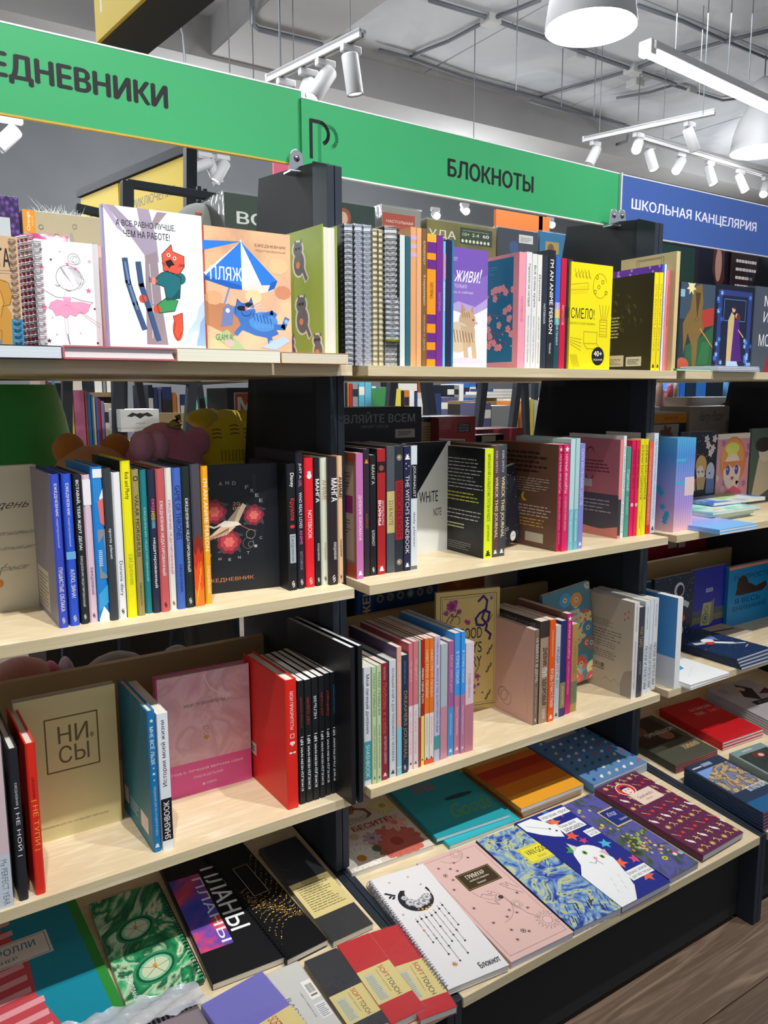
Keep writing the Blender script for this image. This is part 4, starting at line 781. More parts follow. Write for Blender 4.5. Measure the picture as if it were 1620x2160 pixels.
for n_, (a, b, y, t, wd_, c_) in enumerate([(633.5, 646, 1698, 1436, 'Успевай вовремя!', 'B02C28'), (647.3, 661, 1693.6, 1434, 'СЕГОДНЯ!', 'C8342C'), (662, 675, 1689, 1429, 'НЕЛЬЗЯ', 'E8E8E8'), (676.3, 688, 1684, 1426, 'ДЕЛАЙ!', 'C03028'), (688.5, 699.8, 1679, 1420.6, 'Сейчас!', 'C83830'), (701, 714, 1675, 1418, 'ТАЙМ-МЕНЕДЖМЕНТ', '1E88A8'), (715, 727.4, 1670.8, 1415, 'Хочу', 'B83430')]):
    S3.append((a, b, y, t, '181C20', ['first of the seven black numbered diaries, beside the red planner, dark red script', 'second black numbered diary, red capitals', 'third black numbered diary, white bold word', 'middle black numbered diary, red capitals', 'fifth black numbered diary, red hand lettering', 'sixth black numbered diary, blue condensed letters', 'last of the seven black numbered diaries, short red word'][n_],
      [(wd_, [.13, .14, .15, .13, .14, .10, .22][n_], [.38, .36, .33, .32, .34, .34, .30][n_], c_, .45, 'u', .01 if n_ in (2,) else 0), ('ЕЖЕДНЕВНИК', .53, .89, 'F2F2F2', .42, 'u', .012), ('№1', .45, .515, 'F2F2F2', .5, 'u', .012)], dict(kind='soft', pages='F0EEE8', group='seven black numbered diaries on the third shelf', w=.16)))
for xl, xr, yb, yt, col, lb, sp_, kw in S3:
    kk = dict(kind='soft', name='diary', pages='E9E4DA'); kk.update(kw)
    spine_out(xl, xr, yb, yt, Z3, lb, cover=col, sp=sp_, **kk)
def nisy(k):
    k.frame('6E6238', .28, .47, .80, .84, .016)
    k.text('6E6238', 'НИ', .40, .66, .70, .78, 'r', .01); k.text('6E6238', 'СЫ', .40, .52, .70, .64, 'r', .01); k.text('4A4630', '*', .715, .66, .76, .70, 'r', .01)
    k.text('6E6238', 'Ежедневник для тех, кто бросает себе вызов', .18, .085, .86, .105, 'r', 0)
face_out((50, 1790.5), (258, 1730), 1438.6, Z3, 'pale yellow diary facing out with framed olive capitals', t=.016, cover='D9CF98', fr=nisy, kind='soft', name='diary', pages='C8C4C0')
MARB = noise_mat('pink_marble', ['D8A2B4', 'E6BEC6', 'D2A4AE', 'EBD0D2'], (1, 1, 1), 7, .4, 6, 2.5)
def prio(k):
    k.rect('E05C9C', 0, 0, 1, .27); k.line('E8D08A', .006, [(.75, .95), (.86, .8), (1, .72)]); k.line('E8D08A', .006, [(.8, .5), (.9, .42), (.98, .3)]); k.line('F2E2DC', .008, [(.5, .97), (.56, .86), (.66, .8), (.68, .68)])
    k.text('6A5A44', 'МОИ ПРИОРИТЕТЫ', .28, .73, .72, .757, 'r', .005); k.frame('8A7A4A', .48, .52, .53, .545, .005); k.ring('8A7A4A', .505, .485, .02, .004); k.poly('B89A40', [(.48, .455), (.535, .455), (.508, .43)]); k.ell('B89A40', .493, .457, .015); k.ell('B89A40', .522, .457, .015)
    k.text('F6E8F0', 'ГОД К ЛУЧШЕЙ ВЕРСИИ СЕБЯ', .12, .185, .90, .21, 'r', .01); k.text('F0D0E0', 'ЕЖЕНЕДЕЛЬНИК', .36, .125, .68, .15, 'r', 0); k.crest('F0D8E4', .46, .07, .018); k.text('F0D8E4', 'БОМБОРА', .49, .06, .60, .08, 'r', .01)
face_out((340, 1693.5), (531.7, 1642), 1397, Z3, 'pink marbled weekly planner facing out over a hot pink band', t=.022, cover='C85A8C', front=MARB, fr=prio, kind='hard', name='planner', cat='planner', pages='C6BCB4')
def slim(x, y, yt, off, label, w=.215, col='14171B'):
    p = aZ(x, y, Z3) if False else U(.6245+off, .978, Z3); 
    h = aY(x, yt, .978).z-p.z
    return p, h
for (xp, off, lb, yt) in ((749.5, .0, 'large thin black magazine at the end of the left bay, the nearer of two', 1363.5), (765, .0, 'large thin black magazine beside the white scrapbook, the farther of two', 1360)):
    Y_ = .975; p = aY(xp-7, 1676 if xp < 760 else 1672, Y_); p.z = H+Z3*S+.0002
    h = aY(xp+4, yt, Y_).z-p.z
    book(Matrix.Translation(p) @ Matrix.Rotation(math.radians(2.0), 4, 'Z'), .0085, .215, h, lb, cover='15181C', kind='soft', pages='DDE0E4', name='magazine', cat='magazine')
# ------------------------------------------------------------------ third shelf, middle bay
def two(c1, v, c2): return ('full', v, 1, c2)
S3R = [
 (769, 784, 1660, 1409, 'D9DEE4', 'white scrapbook with black handwriting and a teal tab', [('Мой личный дневник', .06, .56, '20242C', .55, 'd', 0), ('full', .62, .95, '3E9AA0'), ('SHASHBOOK', .65, .93, 'BFE4E4', .55, 'd', .01)], dict(w=.15)),
 (786, 795.3, 1655, 1407.5, 'BFD4A8', 'pale green tracker notebook, left of two alike', [('ТРЕКЕР ПРИВЫЧЕК', .05, .42, '5A7A48', .5), ('ПЛАНЕР ДЛЯ ПРОКАЧКИ СЕБЯ', .50, .87, '5A7A48', .38, 'd', 0), SW('3A4A30')], {}),
 (796, 805.5, 1653, 1404, 'C2D6AC', 'pale green tracker notebook, right of two alike', [('ТРЕКЕР ПРИВЫЧЕК', .05, .42, '5A7A48', .5), ('ПЛАНЕР ДЛЯ ПРОКАЧКИ СЕБЯ', .50, .87, '5A7A48', .38, 'd', 0), SW('3A4A30')], {}),
 (806, 819, 1647, 1400, '8E2432', 'dark red notebook with ornate lettering', [('Анастасия Залога', .03, .14, 'D8A0A8', .4, 'd', 0), ('Любовь к себе', .16, .6, 'C06A50', .62, 'd', 0), ('как перестать сравнивать', .62, .86, 'E0B0B8', .5, 'd', 0), ('bm', 'F0DCDC')], {}),
 (822, 836, 1642, 1394, 'DCE2E6', 'white notebook in film with dark condensed capitals', [('БОЛЬШАЯ КНИГА ДЛЯ ТРЕВОЖНОГО ЧЕЛОВЕКА', .07, .86, '3E5A70', .45), ('bm', '20242A')], dict(wrap=True, back='3C8AA4')),
 (837.5, 847.5, 1637, 1366, 'E8AC98', 'tall peach notebook with a sky blue foot', [('ДНЕВНИК БЛАГОДАРНОСТИ', .12, .56, 'F4D4B8', .5), ('full', .62, 1, '8CC8DC'), ('full', .93, .94, 'C8E4EC')], dict(back='5A4A6A')),
 (848, 861, 1632.5, 1383, '1E3450', 'navy journal with gold lettering', [('КЕЙТЛИН КИГАН', .05, .24, '6A8AB0', .35), ('DREAMERS JOURNAL', .30, .88, 'A08A50', .66, 'd', .01), SW()], {}),
 (862, 871, 1625, 1358, 'D87884', 'rose notebook with a white lower spine, left of two alike', [('ПО-ДРУГУ', .14, .30, 'F0C0C4', .5), ('full', .49, 1, 'EBDDE0'), ('НА СВОЕЙ СТОРОНЕ', .54, .88, 'D87884', .5), ('bm', '3A3A3E')], dict(back='B85A66')),
 (872, 882, 1622.5, 1354, 'D87884', 'rose notebook with a white lower spine in film, right of two alike', [('ПО-ДРУГУ', .14, .30, 'F0C0C4', .5), ('full', .49, 1, 'EBDDE0'), ('НА СВОЕЙ СТОРОНЕ', .54, .88, 'D87884', .5), ('bm', '3A3A3E')], dict(wrap=True)),
 (883, 887.5, 1619, 1352, '8CC8A0', 'thin mint notebook with a red foot', [('full', .6, 1, 'C02838'), ('ЛЮБИ СВОЕ ТЕЛО', .22, .52, 'E8F4EC', .6)], {}),
 (888, 894.5, 1616, 1350, 'B81424', 'crimson notebook with a yellow foot', [('full', .6, 1, 'E8E060'), ('ЛЮБИ СВОЕ ТЕЛО', .22, .50, 'F4D8D8', .6, 'd', .02), ('bm', K_)], {}),
 (895.5, 905, 1614, 1348, 'E87828', 'orange notebook with a white foot, left of two alike', [('НАВСТРЕЧУ ЛЮБВИ', .09, .46, 'F8D8B0', .55), ('full', .59, 1, 'E4DCD4'), ('книга-практикум для влюбленных в жизнь', .62, .84, 'D87848', .5, 'd', 0), ('bm', K_), ('full', .96, 1, 'E8582C')], {}),
 (905.5, 914.5, 1611, 1347, 'E87828', 'orange notebook with a white foot, right of two alike', [('НАВСТРЕЧУ ЛЮБВИ', .09, .46, 'F8D8B0', .55), ('full', .59, 1, 'E4DCD4'), ('книга-практикум для влюбленных в жизнь', .62, .84, 'D87848', .5, 'd', 0), ('bm', K_), ('full', .96, 1, 'E8582C')], {}),
 (915.5, 927.5, 1608, 1344, 'C2BEDC', 'lavender notebook with small blue capitals and a teal square', [('Стефани Шталь', .02, .22, '5A5A9A', .4, 'd', 0), ('РЕБЕНОК В ТЕБЕ ДОЛЖЕН ОБРЕСТИ ДОМ', .25, .76, '5A5A9A', .42), ('full', .79, .90, '4C98A0')], {}),
 (929, 943, 1603, 1360, 'B4C2C8', 'silvery grey notebook with a rose foot sealed in film', [('full', .54, 1, 'D28CA0')], dict(wrap=True)),
 (944.5, 956, 1596, 1354, 'B0589A', 'mauve notebook with a blue foot in film', [('МОИ ЭМОЦИИ', .12, .44, 'E0B0D4', .5), ('full', .57, 1, '3C98D8'), ('терапевтический дневник', .62, .82, 'C0E0F4', .4, 'd', 0), ('bm', 'D8ECF8')], dict(wrap=True)),
 (957.5, 969.5, 1592.5, 1337, '3E9AE8', 'tall sky blue notebook with a rose foot, left of two alike', [('В ТОЧКЕ ПОКОЯ', .15, .41, 'D8ECFC', .5), ('full', .51, 1, 'C87890'), ('Ольга Примаченко', .60, .84, 'F0C8D4', .4), ('bm', 'F0D8E0')], dict(w=.185)),
 (971, 979.5, 1590, 1334, '3E9AE8', 'tall sky blue notebook with a rose foot, right of two alike', [('В ТОЧКЕ ПОКОЯ', .15, .41, 'D8ECFC', .5), ('full', .51, 1, 'C87890'), ('Ольга Примаченко', .60, .84, 'F0C8D4', .4), ('bm', 'F0D8E0')], dict(w=.185)),
 (980.5, 997.5, 1587.5, 1358, 'E8D4DC', 'pale pink notebook with a dusty rose foot at the end of the coloured row', [('к себе нежно', .28, .50, 'C88A9A', .4, 'd', 0), ('full', .56, 1, 'C4788C')], dict(wrap=True)),
 (1123.7, 1133.6, 1530.6, 1331, '7A6A58', 'dusty pink backed notebook with a brown spine', [('10 МИНУТ В ДЕНЬ', .09, .55, 'E4D8CC', .62, 'd', .01), ('дневник продуктивности', .60, .88, 'C8B8A8', .35, 'd', 0), SW('F0E8E0')],
   dict(back='D8B0A4', w=.16, bk=lambda k: ([k.ell('B88C80', .02+.05*(i % 3), .1+.045*i, .012, n=6) for i in range(18)], k.ring('8A7A5A', .42, .2, .09, .008), k.ring('8A7A5A', .48, .17, .10, .006), k.line('C09888', .006, [(.9, .1), (.84, .4), (.93, .7)])))),
 (1135.5, 1154.6, 1528, 1313, 'A58C76', 'kraft brown notebook with black vertical capitals', [('full', .0, .16, '3A302C'), ('ДНЕВНИК', .26, .44, '201C1A', .5, 'd', .02), ('ПУЛ', .46, .54, 'F2F2EE', .5, 'd', .02), ('ЗДОРОВЬЯ', .56, .82, '201C1A', .5, 'd', .02), ('ЕЖЕДНЕВНИК', .86, .96, 'E8DCD0', .4)], dict(back='2E2826', bk=lambda k: k.text('A89888', 'КРЕАТИВНЫЙ БЛОКНОТ', .1, .93, .9, .97, 'r', 0))),
 (1155.3, 1167, 1523.7, 1309.6, 'E85A18', 'bright orange notebook with white condensed capitals', [('ЕЖЕДНЕВНЫЙ БЛОКНОТ', .10, .36, 'F8D0A8', .35, 'd', 0), ('БУДЬ СЧАСТЛИВ!', .48, .86, 'F8E8D8', .62, 'd', .01), ('bm', 'F8E8D8')], {}),
 (1167.4, 1178, 1518, 1322, 'C9CCD0', 'grey white notebook with pastel letters', [('ЛЮДИ', .22, .4, '5A6AA8', .6, 'd', .02), ('ОТ', .42, .5, 'C86AA0', .6, 'd', .02), ('И ДО', .52, .66, '50A090', .55, 'd', .01), ('bm', K_)], dict(wrap=True)),
 (1179, 1190, 1513, 1312, '26306A', 'indigo notebook with a khaki band near its foot', [('full', .64, .91, '8A845C'), ('дневник', .68, .88, 'C8C4A0', .4, 'd', 0)], {}),
 (1191, 1201.5, 1508, 1297, 'C41A72', 'magenta notebook with a white star, tallest of its group', [lambda k: k.star(W_, .5, .95, .42), ('НОЧНЫЕ ИНСАЙТЫ', .09, .44, 'F0B8D8', .5), ('что делать со своей жизнью', .47, .80, 'E898C4', .5, 'd', 0)], dict(back='8A5A50')),
 (1202, 1215, 1503.5, 1319.5, 'B08A38', 'ochre gold notebook with a green foot', [('full', .60, .65, 'C87868'), ('full', .65, .9, '6A7A50'), ('ГАРМОНИЯ', .2, .55, '8A6A24', .4, 'd', 0)], dict(wrap=True)),
 (1330.4, 1341, 1475, 1274, 'E2E0DE', 'beige backed notebook with a white spine and lines of grey print', [('Просто сядь и сделай', .04, .3, '8A8A8A', .35, 'd', 0), ('ежедневник для счастливых людей', .4, .9, '8A8A8A', .35, 'd', 0)],
   dict(back='C6BEAE', w=.185, wrap=False, bk=lambda k: (k.ell('B2A69A', .1, .85, .14), k.lines('6E685E', .28, .68, .72, .76, 4, .3, 2), k.lines('6E685E', .18, .54, .86, .66, 4, .28, 3), k.lines('6E685E', .25, .46, .8, .53, 3, .28, 5), k.lines('6E685E', .24, .34, .76, .43, 4, .32, 7), k.barcode(.36, .20, .6, .29, 'C6BEAE'), k.poly('A39A96', [(.84, .0), (1, .02), (1, .3), (.88, .26), (.82, .12)]), [k.ell('C86A5A', .86+.05*(i % 2), .80+.03*i, .014, n=6) for i in range(4)], k.line('8A8278', .005, [(.55, .1), (.6, .14), (.68, .1), (.74, .15), (.8, .09)])))),
 (1341.5, 1352, 1472, 1283.7, '23283A', 'dark navy notebook with gold letters in film', [('КОД', .22, .30, 'C8A860', .5), ('ТАРО', .32, .44, 'C8A860', .6, 'd', .01), ('дневник', .6, .75, 'A0A0A8', .4, 'd', 0)], dict(wrap=True)),
 (1353.3, 1363.4, 1466.4, 1271, 'DDE6EC', 'white notebook with spaced black serif letters, first of three', [('Цитаты мудреца', .06, .3, '6A7078', .3, 'd', 0), ('ПЕСКИ И ПЕПЕЛ ИМ', .48, .94, '2A2E34', .55, 'd', .01)], {}),
 (1363.9, 1370.8, 1462, 1268, 'DDE6EC', 'white notebook with spaced black serif letters, second of three', [('ПЕСКИ И ПЕПЕЛ ИМ', .48, .94, '2A2E34', .6, 'd', .01)], {}),
 (1371.8, 1382.5, 1456.5, 1266, 'E4E2E4', 'white notebook with spaced black serif letters, last one at the shelf end', [('Цитаты мудреца', .06, .3, '6A7078', .3, 'd', 0), ('ПЕСКИ И ПЕПЕЛ ИМ', .48, .94, '2A2E34', .55, 'd', .01)], dict(w=.12, yaw=5)),
]
for xl, xr, yb, yt, col, lb, sp_, kw in S3R:
    kk = dict(kind='soft', pages='DAD5CC', group='notebooks on the third shelf of the middle bay'); kk.update(kw)
    spine_out(xl, xr, yb, yt, Z3, lb, cover=col, sp=sp_, **kk)
def gold(k):
    k.frame('3A3018', .07, .04, .95, .96, .008); k.frame('3A3018', .10, .06, .92, .94, .004)
    for (x, y, t, c) in ((.16, .93, 'GOOD', 0), ): pass
    k.text('241C14', 'GOOD', .36, .60, .72, .69, 'r', .01); k.text('241C14', 'DAYS', .36, .48, .72, .57, 'r', .01); k.text('241C14', 'DIARY', .36, .36, .72, .45, 'r', .01)
    R = random.Random(2)
    k.line('3E2A78', .035, [(.66, .90), (.74, .94), (.80, .90), (.78, .83), (.68, .80), (.62, .76), (.64, .71), (.74, .70), (.82, .74), (.84, .80), (.76, .82), (.72, .76), (.80, .70), (.78, .66), (.86, .62), (.84, .58)])
    for i in range(34):
        x, y = R.uniform(.12, .9), R.choice([R.uniform(.68, .93), R.uniform(.07, .34)])
        q = R.random()
        if q < .4: k.star(R.choice(['8A3A9A', 'A8407C', 'C0503C']), x, y, R.uniform(.02, .045), 7, .4, R.random())
        elif q < .7:
            for j in range(5): k.ell('4A3A28', x+.012*j, y+.012*j, .016, .004, 6, .8 if j % 2 else 2.2)
        else: k.petals('A8388C', x, y, .04, 6, .7)
    for (x, y) in ((.17, .3), (.84, .12), (.2, .12), (.85, .35), (.86, .5), (.16, .5), (.18, .62)):
        k.line('4A3A28', .006, [(x-.05, y-.05), (x+.04, y+.04)]); [k.ell('6A5A38', x-.04+.02*j, y-.035+.018*j, .024, .008, 8, 1.6 if j % 2 else 0) for j in range(4)]
    k.petals('B03A8C', .24, .88, .08, 7, .8); k.petals('7A2A6A', .24, .88, .045, 5, .8); k.ring('4A3A28', .3, .76, .07, .008, -60, 120)
face_out((918, 1510), (1050, 1490), 1239, Z3, 'gold magazine facing out with a purple snake, stars and plants', t=.008, cover='DCC47C', fr=gold, kind='soft', name='magazine', cat='magazine', pages='8A84A0')
def flo(k):
    R = random.Random(12)
    for i in range(46):
        x, y = R.random(), R.random(); c = R.choice(['58A8D0', 'E8A060', 'E86A5C', 'E8E0A0', '7CC0B0', 'D8C8A8', '4A98C8'])
        k.ell(c, x, y, R.uniform(.07, .13), n=12); k.ell(R.choice(['F4E6A0', 'F0D0B0']), x, y, .045, n=8); k.ell('D8503C', x, y, .022, n=6)
    k.rect('D8CFB8', .35, .60, .75, .76); k.text('5A5448', 'Один', .42, .69, .68, .74, 'r', 0); k.text('5A5448', 'блокнот', .40, .63, .70, .67, 'r', 0)
face_out((1160, 1464), (1255.8, 1441), 1238, Z3, 'turquoise notebook with painted round flowers leaning between two rows', t=.010, cover='5A8C98', fr=flo, kind='soft', tilt=7.5, name='notebook')
# ------------------------------------------------------------------ third shelf, right bay
spine_out(1421, 1432, 1450, 1264.6, Z3, 'blue and white folder standing edge on at the left of the right bay', w=.2, cover='F0F0F2', back='4C96D4', pages='E8E8EA', bk=lambda k: (k.rect('D8DEE6', 0, 0, 1, .34), [k.rect('8CA4BC', .08, .05+.05*i, .3, .08+.05*i) for i in range(5)]), Y=1.0, name='folder', cat='folder')
face_out(1352, 1416, 1218, Z3, 'sky blue notebook with rounded corners at the back of the right bay', t=.01, Y=1.24, cover='4A96D8', kind='soft')
def astro(k):
    R = random.Random(8)
    for i in range(90): k.ell('C8D4E0', R.random(), R.random(), R.uniform(.003, .010), n=5)
    k.ell('B8C8D8', .42, .18, .36, .14); k.ell('D0D8DE', .62, .78, .13); k.ell('101A2C', .64, .775, .09); k.poly('D4D8DC', [(.42, .70), (.66, .68), (.62, .46), (.44, .46)]); k.line('D4D8DC', .09, [(.46, .66), (.24, .76)]); k.line('D4D8DC', .09, [(.62, .64), (.86, .54)])
    k.line('D4D8DC', .11, [(.5, .46), (.40, .34)]); k.line('D4D8DC', .11, [(.58, .46), (.60, .32)]); k.line('B85A38', .08, [(.20, .22), (.78, .36)]); k.ell('E05038', .2, .66, .10, .07)
    k.text('4A6A90', 'I NEED', .08, .72, .26, .80, 'r', 0, .5); k.text('5A7AA0', 'SPACE', .40, .02, .70, .09, 'r', 0, .4); k.line('8A6A4A', .012, [(.84, .84), (.96, .93)])
def speaker(k):
    k.rect('18249A', 0, 0, 1, 1); k.rect('6A6A48', 0, .16, 1, .26); k.poly('4A4C60', [(0, .26), (1, .26), (1, .36), (0, .36)]); k.rect('A8B0C8', .42, .62, .62, .68); k.text('28305A', '№40', .45, .63, .6, .67)
    k.poly('A8A878', [(.30, .12), (.56, .10), (.60, .46), (.36, .46)]); k.poly('7C7C58', [(.56, .10), (.66, .14), (.68, .50), (.60, .46)]); k.ring('4A4C3C', .46, .36, .05, .012); k.ring('4A4C3C', .44, .22, .085, .016); k.ell('5C6A78', .44, .22, .05)
def bear(k):
    k.rect('E08A78', 0, .955, 1, 1); k.text('0E3A5A', 'ТЫ ПРОСТО', .1, .76, .9, .84, 'r', .01); k.poly('3A2A22', [(.15, .52), (.25, .50), (.75, .50), (.85, .58), (.8, .66), (.6, .60), (.45, .68), (.3, .72), (.2, .66)])
    k.ell('3A2A22', .30, .67, .12); k.text('0E3A5A', 'Я ВЕСЬ', .15, .36, .7, .45, 'r', .01); k.text('0E3A5A', 'ВНИМАНИЕ', .12, .24, .85, .32, 'r', 0)
face_out(1404, 1490, 1201, Z3, 'navy notebook facing out with a skateboarding astronaut', t=.012, Y=1.19, cover='14243E', fr=astro, kind='soft', pages='B8B0A8')
face_out(1485, 1560, 1184, Z3, 'deep blue notebook facing out with a loudspeaker drawing', t=.012, Y=1.21, cover='18249A', fr=speaker, kind='soft', pages='B8B0A8')
face_out(1566, 1665, 1172, Z3, 'bright blue notebook with a dark bear and black capitals at the right edge', t=.014, Y=1.20, cover='1880B8', fr=bear, kind='soft', pages='A8A098')
lay_px(1457, 1456, Z3, .150, .20, .006, 0, 'white and blue notebook lying in front of the folder, lower of two', cover='E6EBF0', kind='soft')
lay_px(1457, 1450, Z3+.0056, .150, .20, .006, -1, 'white and blue notebook lying in front of the folder, upper of two', cover='EDF0F2', kind='soft', fr=lambda k: (k.poly('3CA4E0', [(0, .35), (.55, .4), (.9, 1), (0, 1)]), k.poly('1C60C0', [(0, .3), (.3, .42), (.1, .62), (0, .6)]), [k.ell('8ABCE0', .3+.12*i, .2+.05*i, .012) for i in range(4)]))
def astro_flat(k):
    R = random.Random(18)
    for i in range(70): k.ell('B8C8E0', R.random(), R.random(), R.uniform(.004, .010), n=5)
    k.line('E8ECF0', .10, [(.12, .62), (.45, .55), (.72, .38)]); k.ell('E8ECF0', .46, .62, .13, .07); k.ell('D83830', .36, .54, .09, .05); k.poly('6A88C8', [(.5, .7), (.8, .75), (.66, .55)]); k.line('E8A0B0', .02, [(.7, .2), (.86, .24)]); k.line('C0C8D0', .05, [(.62, .4), (.9, .3)])
for i in range(4):
    lay(1.632, .988+.004*i, .155, .21, Z3+.0058*i, .006, -1+i*.7, ['lowest of four navy space notebooks stacked at the right', 'second navy space notebook from the bottom of the stack', 'third navy space notebook from the bottom of the stack', 'top navy space notebook with a red and white astronaut'][i], cover='1B3156', kind='soft', pages='E4E8EC', group='stack of navy space notebooks',
        fr=(lambda k: (astro_flat(k))) if i == 3 else None)
lay(1.74, 1.12, .17, .13, Z3+.0005, .012, 2, 'tan notebook lying behind the space notebooks', cover='C2B090', kind='soft', fr=lambda k: (k.line('3A3430', .05, [(.3, .5), (.9, .35)]), k.rect('D8D040', .6, .7, 1, 1)))
def lift(fn, a=.115):
    def g(k):
        k.o = k.o+k.v*a; k.v = k.v*(1-a); k.ar = k.u.length/k.v.length; fn(k)
    return g
# ================================================================== top shelf, left bay
def wire_edge(M, h, label_parent, side=0): pass
def kraft(k):
    k.text('2A2624', 'РАБОТА', .05, .72, .84, .89, 'r', .02); k.line('2A2624', .006, [(.2, .68), (.95, .69)]); k.line('2A2624', .005, [(.4, .66), (.96, .665)])
    k.rect('2E8CB8', 0, 0, 1, .25); k.poly('C8923E', [(-.0, .08), (.55, .05), (.62, .12), (.66, .34), (.80, .38), (.84, .48), (.74, .6), (.4, .62), (0, .62)]); k.poly('D8A550', [(0, .56), (.62, .53), (.66, .30), (.60, .26), (0, .24)])
    k.poly('C8923E', [(.56, .0), (.78, .0), (.80, .30), (.68, .40), (.60, .34)]); k.line('6A4418', .010, [(0, .62), (.5, .62), (.78, .58), (.84, .47), (.78, .38), (.64, .36)]); k.line('6A4418', .008, [(0, .56), (.6, .54), (.68, .40), (.60, .26)]); k.line('6A4418', .008, [(.58, .02), (.60, .14), (0, .16)])
    for i in range(12): k.petals('E07030', .2+.03*(i % 5), .26+.018*(i//2), .045, 6, .8)
M_ = face_out(-60, 55, 502, Z1, 'kraft notebook with a drawn yellow armchair, cut by the left edge', t=.010, Y=1.03, cover='CFAE86', fr=lift(kraft), kind='soft', name='spiral_notebook', cat='notebook')
def coils(parent, t, h, w, right=False, col='C8C8CC', off=.0085, R=.0065, n=None):
    mb = MB(); n = n or int(h/off); y = w-.004 if right else .004; sg = 1 if right else -1
    for i in range(n):
        z = .006+(h-.012)*i/(n-1)
        for dz in (0, .0022):
            mb.tube([(t/2+(t/2+.003)*math.cos(a), y+sg*R*math.sin(a)-(sg*.003), z+dz) for a in [math.radians(q) for q in (-35, 0, 35, 70, 110, 145, 180, 215)]], .0006, 4)
    mb.build('wire_binding', mat(col, .3, 1.0), parent)
def hdim(px, yt, Y): return aY(px, yt, Y).z-(H+Z1*S)
coils(M_, .010, hdim(55, 502, 1.03), aY(55, 775, 1.03).x-aY(-60, 775, 1.03).x, right=True)
PKP = noise_mat('pink_pattern', ['A8386A', 'D85A8C', 'F4D8E4'], (1, 1, 1), 60, .5, 2, pos=[.35, .5, .62])
for i, (a, b) in enumerate([(56, 64), (64.5, 73), (73.5, 79)]):
    r_ = face_out(a-1, a+90, 504-1.5*i, Z1, ['pink patterned wire bound notebook, rearmost behind the armchair notebook', 'pink patterned wire bound notebook in the middle of three', 'pink patterned wire bound notebook just behind the ballerina cover'][i], t=.010, Y=1.075-.0115*i, cover=PKP, kind='wire', name='spiral_notebook', cat='notebook', group='pink wire bound notebooks on the top shelf')
    coils(r_, .010, hdim(a+90, 504-1.5*i, 1.075-.0115*i), .1, R=.009)
def baller(k):
    R = random.Random(1)
    for (x, y, c, r, n) in ((.14, .91, '3A3238', .035, 5), (.14, .74, 'E8709C', .05, 5), (.82, .55, 'E8709C', .055, 5), (.86, .83, 'F0A0B8', .04, 5), (.18, .06, '3A3238', .045, 5), (.92, .05, '3A3238', .03, 5)): k.star(c, x, y, r, n, .4)
    for (x, y, c) in ((.28, .82, '3A3A40'), (.90, .38, '3A3A40'), (.12, .22, '5A5A60'), (.42, .90, 'F0B0C4'), (.07, .50, 'E8B0C0'), (.3, .12, 'C0B8BC'), (.66, .14, 'D8C0C8'), (.25, .28, 'D8D0D4')): k.ell(c, x, y, .016)
    k.ell('E8709C', .125, .37, .022); k.ell('E8709C', .155, .375, .022); k.poly('E8709C', [(.105, .367), (.178, .372), (.15, .33)])
    G = '8A868E'
    k.ring(G, .53, .66, .19, .007, 0, 360, 30); k.ring(G, .58, .65, .17, .005, -60, 110, 20); k.ring(G, .62, .84, .085, .006); k.ring(G, .62, .84, .05, .004); k.ring(G, .66, .83, .06, .004)
    for i in range(7): k.line('B4B0B8', .005, [(.52+.02*i, .78-.004*i), (.60+.03*i, .70-.01*i), (.66+.012*i, .60)])
    k.poly('B0ACB8', [(.40, .77), (.44, .75), (.58, .60), (.62, .54), (.56, .62), (.44, .71)]); k.star('E8709C', .52, .79, .035); k.star('E8709C', .64, .75, .035)
    k.ring('6A6670', .36, .60, .035, .007, 200, 340, 8); k.ring('6A6670', .52, .56, .04, .007, 190, 330, 8); k.line(G, .005, [(.46, .53), (.46, .49)])
    k.line(G, .006, [(.06, .56), (.16, .53), (.32, .475), (.45, .47)]); k.line(G, .006, [(.56, .48), (.7, .455), (.88, .44), (.84, .425)]); k.poly('F6A8C8', [(.42, .48), (.55, .48), (.53, .42), (.44, .42)])
    pts = [(.24, .42), (.34, .45), (.5, .43), (.7, .44), (.84, .42), (.80, .36), (.74, .33), (.66, .34), (.60, .30), (.52, .32), (.46, .28), (.38, .31), (.30, .30), (.27, .35), (.20, .37)]
    k.poly('F6A4C4', pts); k.line('D87098', .005, pts, True); [k.line('E07CA4', .004, [(.47, .41), (.26+.08*i, .33)]) for i in range(7)]
    for d in (-.02, .02): k.line(G, .004, [(.45+d, .29), (.46+d, .12), (.48, .04)])
    k.line(G, .004, [(.66, .34), (.82, .27), (.97, .20)]); k.line(G, .004, [(.70, .34), (.9, .26), (.99, .23)]); k.line('5A3A48', .01, [(.46, .13), (.49, .03)])
bp = face_out(82, 220, 517, Z1, 'white wire bound notebook facing out with a pink ballerina', t=.012, Y=1.035, cover='F4F4F4', fr=lift(baller), kind='wire', name='spiral_notebook', cat='notebook', pages='F0DDE0')
coils(bp, .012, hdim(220, 517, 1.035), .14, R=.010)
face_out(150, 228, 521, Z1, 'dusty pink notebook just behind the ballerina cover', t=.008, Y=1.052, cover='CFA0A4', kind='soft')
